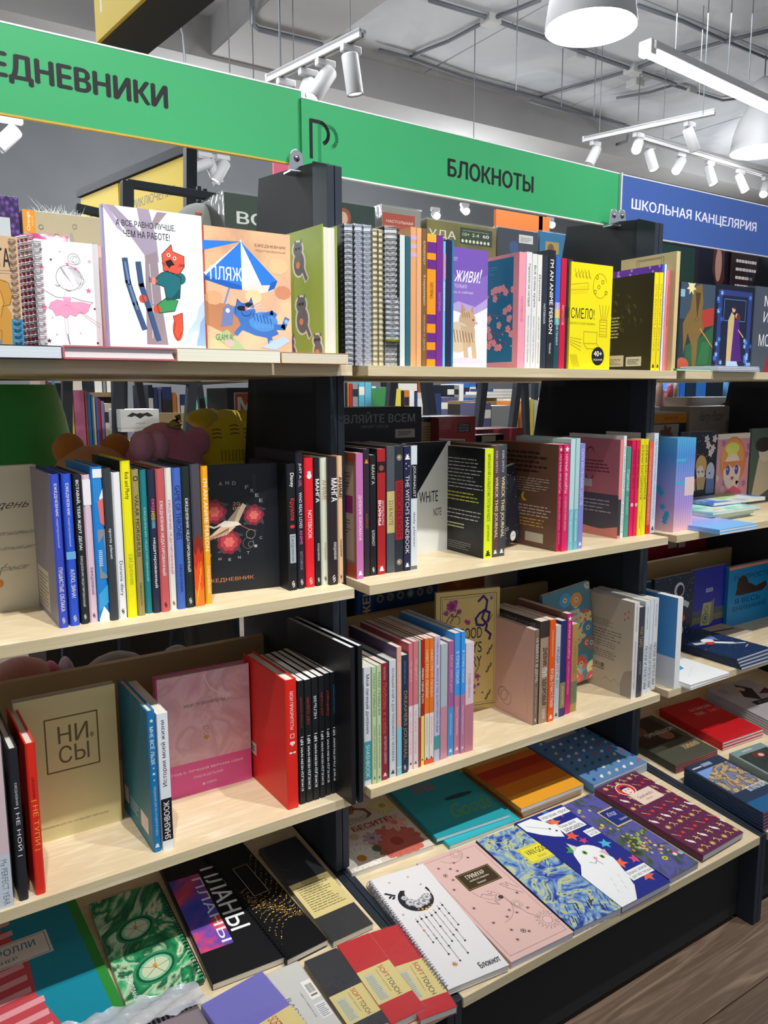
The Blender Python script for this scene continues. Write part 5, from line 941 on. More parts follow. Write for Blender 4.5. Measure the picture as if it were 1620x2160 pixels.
def ski(k):
    k.poly('B8A8C8', [(0, 1), (.05, 1), (.22, .80), (.14, .84)]); k.poly('A89CB0', [(.04, 1), (.12, 1), (.32, .86), (.40, .80), (.40, .66), (.26, .80)]); k.poly('A89CB0', [(.34, 1), (.46, 1), (.52, .80), (.54, .62), (.40, .62), (.38, .80)])
    k.poly('9A8C94', [(.40, .66), (.52, .70), (.55, .30), (.60, 0), (.38, 0)]); k.poly('A09098', [(.50, .86), (.64, .99), (.54, .99), (.48, .90)]); k.line('C8C0CC', .01, [(.44, .6), (.46, .3), (.44, .05)])
    k.poly('F0F0F4', [(.12, .74), (.56, .74), (.56, .94), (.12, .94)]) if False else None
    k.text('1E1E24', 'А ВСЕ РАВНО ЛУЧШЕ,', .13, .855, .72, .905, 'r', .012); k.text('1E1E24', 'ЧЕМ НА РАБОТЕ!', .20, .785, .66, .835, 'r', .012)
    k.line('3C5A84', .055, [(.20, .62), (.22, .46), (.28, .30), (.36, .12)]); k.line('3C5A84', .055, [(.33, .60), (.35, .44), (.42, .26), (.50, .04)]); k.line('6C8AB4', .02, [(.20, .60), (.23, .44), (.30, .26)])
    k.poly('D8543C', [(.66, .22), (.76, .25), (.76, .12), (.70, .04), (.66, .10), (.68, .16)]); k.ell('D8543C', .705, .12, .055, .09)
    k.poly('3E9A5C', [(.50, .30), (.60, .36), (.72, .34), (.68, .26), (.52, .24)]); k.ell('D8543C', .50, .27, .04); k.ell('D8543C', .36, .34, .04)
    k.poly('1E6E78', [(.55, .54), (.62, .56), (.76, .52), (.74, .36), (.60, .34), (.58, .44), (.50, .46), (.50, .50)]); k.ell('1E6E78', .75, .51, .06, .045); k.line('1E6E78', .06, [(.64, .50), (.50, .475)]); k.ell('E89080', .475, .478, .035)
    k.poly('E05A44', [(.57, .68), (.60, .70), (.67, .76), (.68, .71), (.80, .68), (.80, .60), (.74, .54), (.58, .56)]); k.line('2A1A18', .006, [(.57, .68), (.67, .76), (.68, .71), (.80, .68), (.80, .60), (.74, .54), (.58, .56)], True)
    k.poly('221818', [(.60, .63), (.66, .65), (.70, .61), (.66, .60), (.64, .58)]); k.ell('F4D0C0', .64, .68, .02); k.ell('F4D0C0', .70, .66, .02); k.ell('221818', .64, .68, .008); k.ell('221818', .70, .66, .008)
    k.poly('BCD0EE', [(.74, 0), (1, 0), (1, .36), (.94, .30), (.90, .20), (.82, .12)]); k.poly('8CACD8', [(.88, 0), (1, 0), (1, .24), (.95, .18), (.93, .08)]); k.poly('DCE8F8', [(.80, 0), (.9, 0), (.92, .12), (.86, .1)])
    k.line('2A1A18', .006, [(.55, .54), (.62, .56), (.76, .52), (.74, .36), (.60, .34), (.58, .44), (.50, .46), (.50, .50)], True); k.line('1A3A28', .006, [(.50, .30), (.60, .36), (.72, .34), (.68, .26), (.52, .24)], True); k.line('7A2A1C', .006, [(.66, .22), (.76, .25), (.76, .12), (.70, .04), (.66, .10), (.68, .16)], True)
    for i in range(3): k.line('3A2A28', .006, [(.455, .47+.012*i), (.43, .475+.014*i)]); k.line('3A1A18', .006, [(.58+.02*i, .60), (.57+.02*i, .62)]); k.line('3A1A18', .006, [(.74+.02*i, .60), (.76+.02*i, .62)])
    k.poly('145660', [(.62, .34), (.74, .36), (.75, .44), (.68, .38)]); k.line('2A4470', .008, [(.175, .62), (.195, .46), (.255, .30), (.335, .12)]); k.line('2A4470', .008, [(.305, .60), (.325, .44), (.395, .26), (.475, .04)])
face_out(232, 436, 457, Z1, 'tall white diary facing out with a red cat hugging a tree on skis', t=.014, Y=1.005, cover='F2F3F6', spine='A8A0C4', fr=lift(ski), kind='hard', name='diary')
SAND = noise_mat('sandy_watercolour', ['C89878', 'DDB48C', 'D8A890', 'E4C49C'], (1, 1, 1), 9, .4, 7)
def beach(k):
    k.text('5A4028', 'ЕЖЕДНЕВНИК', .58, .865, .95, .895, 'r', .01); k.text('8A6A50', 'недатированный', .58, .825, .94, .855, 'r', 0)
    k.line('7A88B8', .022, [(.30, .56), (.20, .34), (.12, .18)]); c = (.42, .90)
    rim = [(-.05, .62), (.02, .60), (.14, .56), (.28, .535), (.42, .52), (.58, .505), (.68, .50), (.80, .545), (.83, .60)]
    cols = ['1E6CD0', 'E8E6E0', '1E6CD0', '1E6CD0', 'E8E4DC', 'E8E4DC', '1E6CD0', 'E8E6E0']
    side = (.0, .90)
    for i in range(8): k.poly(['E8E6E0', '2A78D8', '2A78D8', '2A78D8', 'E9E6DE', 'E9E6DE', '2A78D8', '2A78D8'][i], [c, rim[i], rim[i+1]])
    k.poly('2A78D8', [(.0, .88), c, (.0, .80)]); k.poly('1E5CB8', [(.0, .60), (.42, .535), (.42, .50), (.30, .505), (.0, .565)]); k.poly('D8D4CC', [(.42, .535), (.80, .56), (.78, .51), (.62, .475), (.42, .50)]); k.poly('1E5CB8', [(.76, .58), (.84, .60), (.80, .53), (.72, .50)])
    k.text('F0F0F0', 'ПЛЯЖ', .07, .57, .42, .68, 'r', .01); k.ell('D8D8E0', .42, .905, .012)
    k.poly('B07A58', [(0, .40), (.34, .36), (.5, .2), (.3, .1), (0, .2)]); [k.ell(c_, x_, y_, r_, r_*.6, 9) for c_, x_, y_, r_ in (('E0BC90', .85, .72, .12), ('C88868', .9, .5, .1), ('D8A078', .1, .42, .1), ('E8C8A0', .55, .45, .1))]; B = '3A6CB8'; k.poly(B, [(.34, .30), (.44, .36), (.60, .30), (.76, .24), (.84, .14), (.72, .10), (.56, .12), (.42, .16)]); k.ell('4A88D0', .66, .24, .17, .085); k.ell(B, .44, .32, .13, .07); k.poly(B, [(.34, .34), (.36, .42), (.42, .38)]); k.poly(B, [(.48, .38), (.52, .44), (.55, .36)])
    k.ell('141A28', .41, .345, .055, .022); k.ell('141A28', .50, .375, .05, .02); k.ell('D87088', .465, .345, .02); k.ring('1E3A70', .46, .33, .06, .008, 200, 340, 8); k.line(B, .05, [(.66, .29), (.76, .32), (.80, .30)]); k.line(B, .06, [(.80, .20), (.90, .20), (.94, .27)]); k.line(B, .06, [(.72, .14), (.74, .06), (.78, .03)]); k.line(B, .05, [(.42, .20), (.34, .13)]); [k.line('2A4E98', .010, [(.54+.04*q, .31-.008*q), (.56+.04*q, .25-.008*q)]) for q in range(6)]; [k.line('6AA0DC', .008, [(.56+.04*q, .22), (.575+.04*q, .19)]) for q in range(6)]; [k.line('F0F0F0', .004, [(.47, .34), (.62+.02*q, .42-.03*q)]) for q in range(3)]; k.line('1E3A70', .006, [(.34, .30), (.34, .34), (.36, .42), (.42, .38), (.50, .40), (.52, .44), (.55, .36)]); k.ell('8CB4E4', .935, .25, .025); k.ell('8CB4E4', .75, .06, .03)
    k.poly('6A78A8', [(.17, .18), (.30, .20), (.32, .34), (.26, .38), (.20, .34)]); k.ell('C8D0E0', .25, .32, .025); k.poly('9AB080', [(.08, .10), (.24, .16), (.44, .0), (.28, .0)]); k.text('2A4A3A', 'GLAMUR', .11, .07, .30, .12, 'r', 0); k.ell('E0A0A8', .26, .05, .05, .03); k.poly('A8C4E0', [(.62, .02), (.9, .12), (.98, .08), (.8, 0)])
face_out(437, 617, 496.5, Z1, 'sandy diary facing out with a blue cat sunbathing under a striped parasol', t=.016, Y=1.045, cover=SAND, spine='B84A34', fr=lift(beach), kind='hard', name='diary')
def racoons(k):
    for (x, y, s) in ((.16, .76, 1), (.55, .76, 1.05), (.13, .30, .95), (.60, .34, 1.15), (.36, .08, 1), (.9, .1, .8)):
        for c, e in (('D8D4C4', .03), ('6A6870', 0)):
            k.ell(c, x, y, .10*s+e, .085*s+e*.5); k.ell(c, x-.02, y+.10*s, .085*s+e, .05*s+e*.5); k.line(c, .05+e*1.4, [(x+.08, y-.05), (x+.14, y-.12)])
        k.ell('2A2A30', x-.05, y+.105*s, .025, .012); k.ell('2A2A30', x+.01, y+.105*s, .025, .012); k.poly('6A6870', [(x-.09, y+.13*s), (x-.08, y+.17*s), (x-.03, y+.145*s)]); k.poly('6A6870', [(x+.02, y+.145*s), (x+.06, y+.17*s), (x+.06, y+.13*s)]); k.ell('E08A50', x-.02, y-.01, .04, .025)
    k.text('3A4A20', 'DIARY', .12, .52, .36, .61, 'r', 0)
pa_ = aY(682, 775, 1.0); pa_.z = H+Z1*S; hgt = aY(682, 472, 1.0).z-pa_.z
# fore-edge to the aisle, front cover towards the left
ang = math.radians(8)
M = Matrix.Translation(pa_+Vector((.030, .004, 0))) @ Matrix.Rotation(math.radians(180)+ang*.6, 4, 'Z') @ Matrix.Translation((0, -.148, 0))
rc_ = book(M, .028, .148, hgt, 'green diary with raccoon stickers turned so its cream page edge faces out', cover='93A84A', fr=racoons, kind='hard', pages='F0ECE0', name='diary')
# flat books lying at the front of the top shelf
def lay1(xl, xr, Y, yt, label, col, pg, dep=.14, kind='soft', rot=0, h0=0, **k):
    a = aY(xl, 770, Y); b = aY(xr, 770, Y); z = H+Z1*S+h0; t = aY((xl+xr)/2, yt, Y).z-z; Lw = b.x-a.x
    r = Matrix.Rotation(math.radians(rot), 3, 'Z'); return flat(Vector((a.x, Y*S, z)), r@Vector((1, 0, 0)), r@Vector((0, 1, 0)), label, t, w=Lw, h=dep, cover=col, pages=pg, kind=kind, **k)
lay1(-60, 132, .972, 727, 'black covered notebook lying flat at the left end of the top shelf, white pages out', '2A2A30', 'E8F2FA')
lay1(134, 374, .970, 731, 'rose covered diary lying flat under the ballerina and the ski cat', 'B86A72', 'F8F4F4', kind='hard')
lay1(375, 592, .972, 736, 'cream covered notebook lying flat under the parasol diary', 'E4DCC0', 'F6F2E0')
lay1(594, 735, .976, 744, 'kraft covered notebook lying flat with a wire ring at its right end', 'C89A6C', 'E8DCC4')
# ------------------------------------------------------------------ top shelf, middle bay
def S1(xl, xr, yt, label, col, sp=None, Y=1.02, **k):
    kk = dict(kind='soft', group='notebooks on the top shelf of the middle bay', pages='E8E6E0', w=.14); kk.update(k)
    return spine_out(xl, xr, 775, yt, Z1, label, Y=Y, cover=col, sp=sp, **kk)
S1(731, 751, 470, 'wire bound notebook with white page edge and black cover, leftmost in the middle bay', '161A22', kind='wire', wire='3A3C44', name='spiral_notebook', pages='DCE2EE', back='161A22', cat='notebook')
S1(752, 770, 470, 'wire bound notebook with pale blue pages and silver rings, second in the row', 'C8D0E0', kind='wire', wire='9AA0AC', name='spiral_notebook', pages='DCE2F0', cat='notebook')
S1(771, 788, 472, 'wire bound notebook with pale blue pages and silver rings, third in the row', 'C8D0E0', kind='wire', wire='9AA0AC', name='spiral_notebook', pages='DCE2F0', cat='notebook')
S1(789, 801, 480, 'cream wire bound notebook, left of two', 'D8D0A8', kind='wire', wire='B0A890', name='spiral_notebook', pages='EEE8C4', cat='notebook')
S1(802, 813, 482, 'cream wire bound notebook, right of two', 'D8D0A8', kind='wire', wire='B0A890', name='spiral_notebook', pages='EEE8C4', cat='notebook')
S1(814, 842, 476, 'black wire bound sketchbook with a white sleeve around its middle', '2A2C30', kind='wire', wire='1E2024', name='spiral_notebook', pages='E6E8EC', cat='notebook', wrap=True,
   sp=[('full', .50, .82, 'DDE4EE'), ('full', .80, .82, 'D0D820'), ('tattoo journal', .52, .72, 'B09A30', .35, 'd', .01, .55), ('full', .82, .84, '3A3A3A')])
S1(843.5, 854, 495, 'teal notebook with white page edge, left of two thin ones', '1E5C70', sp=[('full', 0, 1, 'D4E0E0')], back='1E5C70')
S1(855, 865, 498, 'teal notebook, right of two thin ones', '2A6A7C', sp=[('full', 0, 1, '2A6474')])
S1(866, 878, 478, 'peach notebook with lilac stripes on the spine', 'E4A874', sp=[('full', .06, .09, 'C8B0D8'), ('full', .12, .15, 'C8B0D8'), ('full', .18, .21, 'C8B0D8')], back='E0A070')
S1(878.5, 889, 480, 'plain peach notebook beside the brown one', 'E8AE7C')
S1(889.6, 899, 481, 'brown notebook with pale script on its spine', '80603E', sp=[('БЛОКНОТ', .09, .26, 'E0D0B0', .4), ('Я переживаю!', .33, .55, 'E8D8B8', .6, 'd', 0), ('мысли и дела', .62, .88, 'C8B490', .4, 'd', 0)])
S1(900, 919, 492, 'orange and purple striped notepad', 'F29A1C', sp=[('full', .06, .14, '6A2A86'), ('full', .19, .26, '6A2A86'), ('full', .60, .67, '6A2A86'), ('full', .74, .81, '6A2A86'), ('full', .87, .94, '6A2A86'), ('full', .0, .06, 'F2B03C'), ('NOTEPAD', .36, .48, '6A4A20', .35, 'd', 0)])
S1(919.6, 933, 495.5, 'solid purple notepad with small letters', '7A2A96', sp=[('NOTEPAD', .43, .57, 'B48AC4', .35, 'd', 0)])
S1(933.6, 939, 508, 'thin light blue notebook with a pink patch', '7CC4E4', sp=[('full', .1, .3, 'C898B8'), ('дневник', .32, .55, 'F0F4F8', .6, 'd', 0)])
S1(939.5, 951, 505, 'navy blank notebook beside the kitten cover', '1E2850')
S1(951.4, 956, 508, 'thin steel blue notebook touching the kitten cover', '2A7CA4')
def kitten(k):
    k.poly('8A6CC4', [(0, 1), (1, 1), (1, .60), (.7, .52), (.3, .56), (0, .50)]); k.poly('7A58B8', [(0, 1), (1, 1), (1, .8), (.6, .72), (0, .8)]); k.poly('B8A4DC', [(0, .50), (.3, .56), (.7, .52), (1, .60), (1, .52), (.6, .44), (.2, .48), (0, .42)])
    k.text('D8CCF0', 'БЛОКНОТ', -.0, .89, .28, .92, 'r', 0); k.text('F4F0FA', 'а живи!', .02, .72, .80, .84, 'r', .005, .08); k.text('D8CCEC', 'это только', .04, .67, .50, .70, 'r', 0); k.text('D8CCEC', 'здесь и сейчас', .04, .62, .66, .65, 'r', 0)
    Fh = 'B89470'; k.ell('C8A888', .52, .40, .20, .095); k.poly(Fh, [(.36, .46), (.38, .55), (.48, .49)]); k.poly(Fh, [(.60, .49), (.66, .54), (.66, .46)]); k.ell('D8C4A8', .30, .26, .32, .13); k.poly('C8AC8C', [(.36, .36), (.70, .34), (.72, .20), (.44, .16)])
    for a, b in (((.14, .22), (.08, .12)), ((.46, .24), (.50, .10)), ((.66, .24), (.70, .09))): k.line('D0B494', .11, [a, b])
    for i in range(9): k.line('7A5A40', .016, [(.06+.07*i, .33-.004*i), (.10+.07*i, .22)])
    for i in range(4): k.line('7A5A40', .012, [(.40+.05*i, .47), (.42+.05*i, .43)])
    k.ell('3A2A20', .66, .41, .018); k.ell('C8788C', .74, .385, .02); k.ell('D8D0F0', .5, .06, .4, .03)
face_out(938, 1026, 529, Z1, 'white and purple notebook facing out with a striped kitten', t=.018, Y=1.05, cover='F0EEF6', fr=kitten, kind='soft', name='notebook')
def sakura(k):
    k.rect('E0909A', 0, 0, 1, 1); k.rect('1C6A94', 0, .06, .90, .97); R = random.Random(6)
    for (x0, y0) in ((.9, .70), (.9, .52), (.9, .36), (.1, .30)):
        d = -1 if x0 > .5 else 1; k.line('8A5A70', .012, [(x0, y0), (x0+d*.25, y0-.05), (x0+d*.5, y0-.02), (x0+d*.7, y0-.08)])
        for i in range(9): k.petals('E8909C', x0+d*R.uniform(0, .72), y0+R.uniform(-.11, .04), .05, 5, .9)
    for i in range(14): k.ell('D8C8D8', R.random()*.9, R.uniform(.1, .5), .012, n=6)
    k.lines('5A9CBC', .1, .84, .6, .92, 4, .3); k.barcode(.02, .06, .34, .19)
S1(1090.5, 1105.6, 530, 'notebook with a blue cherry blossom back and a pink spine', 'E8949C', spine='F4A0B4', sp=[('NOTEBOOK', .38, .60, 'D07090', .35, 'd', 0)], w=.145, bk=sakura)
for (a, b, yt, c, lb, s_) in [
  (1106, 1118, 530, 'E8E8E8', 'white notebook with serif black lettering, left of three', [('Гороскоп на сегодня', .10, .46, '2A2A2E', .45, 'd', .01), ('блокнот, который ты получишь', .54, .95, '6A6A6E', .3, 'd', 0)]),
  (1118.5, 1129, 534, 'EAEAE8', 'white notebook with serif black lettering, middle of three', [('Всё очень круто', .10, .46, '2A2A2E', .5, 'd', .01), ('блокнот, который ты не видишь', .54, .95, '6A6A6E', .3, 'd', 0)]),
  (1129.5, 1139, 536, 'F0EEE8', 'white notebook with serif black lettering, right of three', [('Душнила', .17, .40, '2A2A2E', .5, 'd', .01), ('дневник мыслей', .54, .95, '6A6A6E', .3, 'd', 0)]),
  (1139.5, 1151, 538, '2E3444', 'slate notebook with small white capitals, beside the white three', [('NOTEBOOK', .42, .60, 'E0E0E4', .35, 'd', .01)]),
  (1151.5, 1166.5, 525.5, '22262A', 'black notebook with tall white hand lettering on the top shelf', [("I'M AN ANIME PERSON", .08, .70, 'F2F2F2', .5, 'd', .015), ('Notebook', .78, .87, 'D8D8D8', .3, 'd', .01)]),
  (1167, 1177.5, 541, '3A6AD8', 'blue notebook with a rainbow band and white capitals', [('full', .40, .46, 'B0A0E0'), ('full', .46, .54, 'E8C060'), ('full', .54, .6, '50B0A0'), ('full', .6, 1, '1E4A58'), ('АЛЕКСАНДРОВ ГЕНИАЛ', .40, .78, 'E8E8F0', .45)]),
  (1178, 1190.3, 543, 'D0163E', 'crimson notebook with white capitals on the top shelf', [('NOTEBOOK', .42, .60, 'F0C8D0', .35, 'd', .01)]),
  (1190.8, 1203, 545, '30364A', 'slate blue notebook touching the yellow facing cover', [('NOTEBOOK', .42, .60, 'E0E0E4', .35, 'd', .01)])]:
    S1(a, b, yt, lb, c, sp=s_)
def smelo(k):
    L_ = 'C8A800'; R = random.Random(3)
    k.ring(L_, .70, .80, .17, .012, 20, 330, 22, ry=.20); [k.ring(L_, .58+.09*i, .74+.05*(i % 3), .03, .010) for i in range(4)]; k.ring(L_, .62, .88, .03, .01)
    for i in range(5): k.line(L_, .012, [(.08+.08*i, .94), (.14+.08*i, .86), (.10+.08*i, .88), (.18+.06*i, .92)])
    k.poly('F4E000', [(.0, .76), (.42, .80), (.40, .72), (.0, .70)]); k.line(L_, .010, [(.0, .79), (.40, .82), (.42, .76), (.0, .74)])
    k.text('2A2810', 'И СМЕЛО!', -.12, .48, .58, .58, 'r', 0); k.text('7A7010', 'ДЛЯ ТЕХ, КТО ХОЧЕТ РИСОВАТЬ', .0, .42, .60, .445, 'r', 0)
    k.frame(L_, .72, .32, .90, .48, .012); [k.line(L_, .010, [(.72, .34+.03*i), (.90, .34+.03*i)]) for i in range(5)]; [k.line(L_, .014, [(.76+.04*i, .48), (.70+.08*i, .62)]) for i in range(4)]
    k.frame(L_, .34, .25, .66, .36, .012); k.line(L_, .012, [(.34, .25), (.42, .20), (.76, .20), (.66, .25)]); [k.line(L_, .010, [(.02, .24+.02*i), (.28, .18+.035*i)]) for i in range(4)]; [k.line(L_, .010, [(.02+.03*i, .14), (.10+.03*i, .02)]) for i in range(6)]
    k.ell('15150E', .70, .13, .155); k.text('F0F0E8', '40+', .60, .13, .80, .18, 'r', .02); k.text('F0F0E8', 'ЗАДАНИЙ', .59, .085, .81, .11, 'r', .01)
face_out(1199, 1285, 561, Z1, 'bright yellow notebook facing out with line drawings and a black badge', t=.012, Y=1.015, cover='F8EA0A', fr=smelo, kind='soft')
S1(1416, 1424, 527.5, 'tall tan notebook behind the others at the right end of the middle bay', 'D4C08C', w=.148, Y=1.008, bk=lambda k: (k.frame('8A7850', .3, .84, .78, .97, .01), k.frame('8A7850', .34, .86, .74, .96, .008)))
S1(1387, 1392, 556, 'notebook with a speckled violet back rising behind the olive one', '2A60D0', w=.152, back='6A3AAC', Y=1.014, bk=lambda k: [k.ell('C89AD8', random.Random(i).random(), .9+.09*random.Random(i+50).random(), .02, n=6) for i in range(14)])
def olive(k):
    k.rect('3C3612', 0, 0, .92, 1); R = random.Random(5)
    for i in range(60): k.line(R.choice(['6A6418', '565010', '7A7420']), .014, [(lambda x, y: (x, y))(R.uniform(.05, .85), R.uniform(.35, .95))]*1+[(R.uniform(.05, .85), 0)]) if False else None
    for i in range(54):
        a = R.uniform(.3, 1.5); r = R.uniform(.2, .95); x, y = .05+r*math.cos(a)*.9, .30+r*math.sin(a)*.66; k.line(R.choice(['5E581A', '4E4814', '6E6820']), .02, [(x, y), (x-.05*math.sin(a), y+.04*math.cos(a))])
    k.lines('D8D0A0', .02, .36, .46, .60, 7, .4, 3, .1); k.rect('E4D8B8', 0, .05, .54, .17); k.lines('6A6040', .05, .07, .5, .14, 5, .4); k.rect('E8E0C4', .58, .05, .84, .15); k.lines('5A5240', .61, .07, .81, .13, 4, .5)
S1(1372.5, 1382, 573, 'dark olive backed notebook with a yellow spine, left of its twin', 'F4E010', back='3C3612', w=.158, sp=[('ПУТЬ ВИНСЕНТА ВАН ГОГА', .12, .80, 'B8A408', .45, 'd', 0), ('bm', '3A3208')], bk=olive, Y=1.006)
S1(1382.6, 1391, 573, 'notebook with a yellow spine, right of its olive backed twin', 'F4E010', Y=1.006, sp=[('ПУТЬ ВИНСЕНТА ВАН ГОГА', .12, .80, 'B8A408', .45, 'd', 0), ('bm', '3A3208')], w=.13)
S1(1392.5, 1396.5, 556, 'narrow white notebook between yellow and pink spines', 'E8E8EC', sp=[('МОЙ ДНЕВНИК', .3, .6, '8A8A90', .5, 'd', 0)])
S1(1397, 1405.5, 567.7, 'salmon pink notebook near the right end of the middle bay', 'F08C8C', sp=[('ИСТОРИЯ ОДНОГО ДНЯ', .15, .55, 'C85A60', .4, 'd', 0)])
S1(1406, 1415.5, 569, 'light green notebook at the right end of the middle bay', 'B4D468', sp=[('Дневник', .12, .36, '7A9A3A', .5, 'd', 0), ('БЛОКНОТ', .55, .7, '7A9A3A', .3, 'd', 0)])
# ------------------------------------------------------------------ top shelf, right bay: fantasy books in two tiers
def dark1(k): k.rect('1E3A2C', 0, 0, .9, .92); k.rect('1E1418', 0, .9, 1, 1); k.text('C8A8B0', 'POUNCE', .02, .93, .7, 1, 'r', 0); k.lines('4A6A50', .5, .3, .85, .7, 8, .2)
def dark2(k):
    k.poly('4A2A28', [(.45, .98), (.75, .98), (.8, .7), (.62, .62), (.42, .75)]); k.ell('B08878', .60, .80, .10, .12); k.poly('7A5048', [(.38, .55), (.62, .66), (.8, .52), (.74, .36), (.4, .36)]); k.poly('3A3A5A', [(.36, .36), (.78, .36), (.82, 0), (.3, 0)]); k.line('9A8A68', .07, [(.78, .55), (.92, .4), (.94, .1)]); k.star('C8A020', .12, .42, .13, 8); k.text('A8A088', 'ROMAN', .02, .28, .3, .31)
def dark3(k): [k.lines('D0CCC8', .12, .55, .72, .92, 6, .35, 3), k.lines('E8E4E0', .05, .10, .66, .50, 9, .35, 4), k.star('D09020', .03, .52, .04)]
def dark4(k): [k.lines('8A9070', .05, .2, .6, .9, 14, .3, 3), k.poly('9A6A60', [(.4, .2), (.7, .5), (1, 1), (1, .2)])]
face_out(1383, 1461, 492, Z1, 'dark green book cover in the upper tier with pink letters at its top', t=.02, Y=1.34, cover='241A20', fr=dark1, kind='hard', name='book')
face_out(1461, 1530, 500, Z1, 'black book cover in the upper tier with a red haired woman', t=.02, Y=1.35, cover='14141A', fr=dark2, kind='hard', name='book')
face_out(1530, 1604, 520, Z1, 'maroon book back in the upper tier with lines of white print', t=.02, Y=1.34, cover='2A181A', fr=dark3, kind='hard', name='book')
face_out(1604, 1690, 535, Z1, 'brown book back in the upper tier cut by the right edge', t=.02, Y=1.33, cover='3A2422', fr=dark4, kind='hard', name='book')
def dino(k):
    k.rect('3A4A5C', 0, .6, 1, 1); k.poly('A8382C', [(.55, .70), (1, .75), (1, .55), (.6, .5)]); k.poly('2A5A38', [(.2, 0), (1, 0), (1, .55), (.6, .4), (.2, .3)]); k.poly('7A6030', [(.15, .2), (.10, .55), (.3, .72), (.35, .95), (.6, 1), (.66, .8), (.62, .62), (.72, .5), (.55, .38), (.52, .0), (.42, .0), (.38, .3), (.25, .45)]); k.poly('4A3A1E', [(.42, .9), (.5, .6), (.58, .9)])
    k.ell('B8543C', .12, .08, .2, .09); k.line('E08A50', .02, [(.6, .5), (.8, .4), (1, .3)]); k.star('E0D8A0', .3, .95, .14, 7, .5); k.ring('D8D8E0', .5, .62, .06, .012, 180, 360); k.rect('8CB0D0', 0, .84, .12, .92); [k.line('3A8A4C', .014, [(.6+.05*i, .1), (.7+.04*i, .35)]) for i in range(6)]
def couple(k):
    k.rect('2A3A7C', .06, .05, .94, .94); k.rect('141E3A', .16, .08, .84, .88); R = random.Random(5)
    for i in range(26): k.star(R.choice(['4A8CE8', '8CB8F4', '2A5AC8']), R.choice([R.uniform(.02, .2), R.uniform(.8, .98)]), R.uniform(.05, .95), .05, 6, .4)
    k.frame('5A8CC8', .22, .6, .78, .84, .008); k.poly('C8B080', [(.34, .10), (.48, .12), (.50, .66), (.42, .70), (.34, .60)]); k.ell('D8A888', .47, .73, .045); k.ell('3A2018', .49, .755, .05, .02); k.ell('D8A888', .56, .66, .04); k.ell('6A2A1C', .60, .64, .05, .05)
    k.poly('4A1E78', [(.50, .62), (.62, .60), (.74, .14), (.46, .14)]); k.poly('A8C8F0', [(.30, .04), (.38, .14), (.62, .14), (.70, .04), (.5, .08)]); k.line('D8A888', .02, [(.62, .5), (.76, .42)])
def redd(k): k.poly('9A2024', [(.3, .0), (.42, .4), (.5, .75), (.7, .78), (.9, .0)]); k.text('E0E0E4', 'МОР', .14, .32, .5, .46, 'r', 0); k.text('E0E0E4', 'М', .22, .78, .4, .9); k.text('E0E0E4', 'И', .22, .6, .34, .72)
lo_ = -1.0
face_out(1428, 1500, 601, Z1, 'book facing out with a rearing brown dinosaur', t=.02, Y=1.10, cover='26323A', fr=dino, kind='hard', name='book')
face_out(1502, 1582, 606, Z1, 'dark blue book facing out with an embracing couple', t=.02, Y=1.10, cover='101628', fr=couple, kind='hard', name='book')
face_out(1584, 1670, 612, Z1, 'grey book facing out with a figure in a red dress at the right edge', t=.02, Y=1.10, cover='46505E', fr=redd, kind='hard', name='book')
lay1(1428, 1500, 1.0, 778, 'green booklet lying at the left of the right bay top shelf', '2E9A58', 'E8ECEC', dep=.1)
for i in range(3):
    lay1(1503+i*2, 1605, .985+.002*i, 780, ['lowest of three glossy magazines in a fan beside the green booklet', 'middle of three glossy magazines in a fan beside the green booklet', 'top of three glossy magazines in a fan beside the green booklet'][i], 'D8DCE4', 'B8BCC8', dep=.1, h0=.0046*i, rot=1-i, group='fanned magazines on the top shelf') if False else flat(Vector((aY(1503, 775, 1).x+.004*i, (.985+.003*i)*S, H+Z1*S+.0042*i)), Vector((1, 0, 0)), Vector((0, 1, 0)), ['lowest of three glossy magazines stacked beside the green booklet', 'middle of three glossy magazines stacked beside the green booklet', 'top of three glossy magazines stacked beside the green booklet'][i], .004, w=.16, h=.1, cover='C8CCD6', pages='A8ACB8', group='glossy magazines on the top shelf', name='magazine', cat='magazine')
# ================================================================== notebooks on the sloping display tables
TH = math.atan(.092); DN = Vector((0, -math.sin(TH), math.cos(TH)))
def keep(fn, Hn):
    def g(k):
        q = k.v.length
        if q > Hn: k.v = k.v*(Hn/q); k.ar = k.u.length/k.v.length
        fn(k)
    return g
def onD(x, y, h=0):
    d = ray(x, y); s_ = (-.8358-.092*.763+h/S/math.cos(TH))/(d.z-.092*d.y); return wp(d*s_)
def lay_d(nl, nr, fl, label, t, h0=0, w=None, h=None, mode='n', **k):
    """corners are picture points of the top face. mode n: near-left, near-right, far-left; mode f: far-left, far-right, near-right"""
    A, B, D_ = [onD(*q, h0+t) for q in (nl, nr, fl)]
    if mode == 'n': r = (B-A).normalized(); ww = (B-A).length; up = (D_-A); hh = up.length
    elif mode == 'e':      # near-left and far-left give the side edge, near-right only the width
        tp = (D_-A).normalized(); r = tp.cross(DN).normalized(); ww = (B-A).dot(r); off = (B-A).dot(tp); A = A+tp*off; up = D_-A; hh = up.length
    else: r = (B-A).normalized(); ww = (B-A).length; up = (B-D_); hh = up.length
    tp = DN.cross(r).normalized()
    if tp.dot(up) < 0: tp = -tp
    ww = w or ww; hh = h or hh
    o = A if mode in 'ne' else A-tp*hh
    return book(basis(o-DN*t, DN, r, tp), t, ww, hh, label, **k)
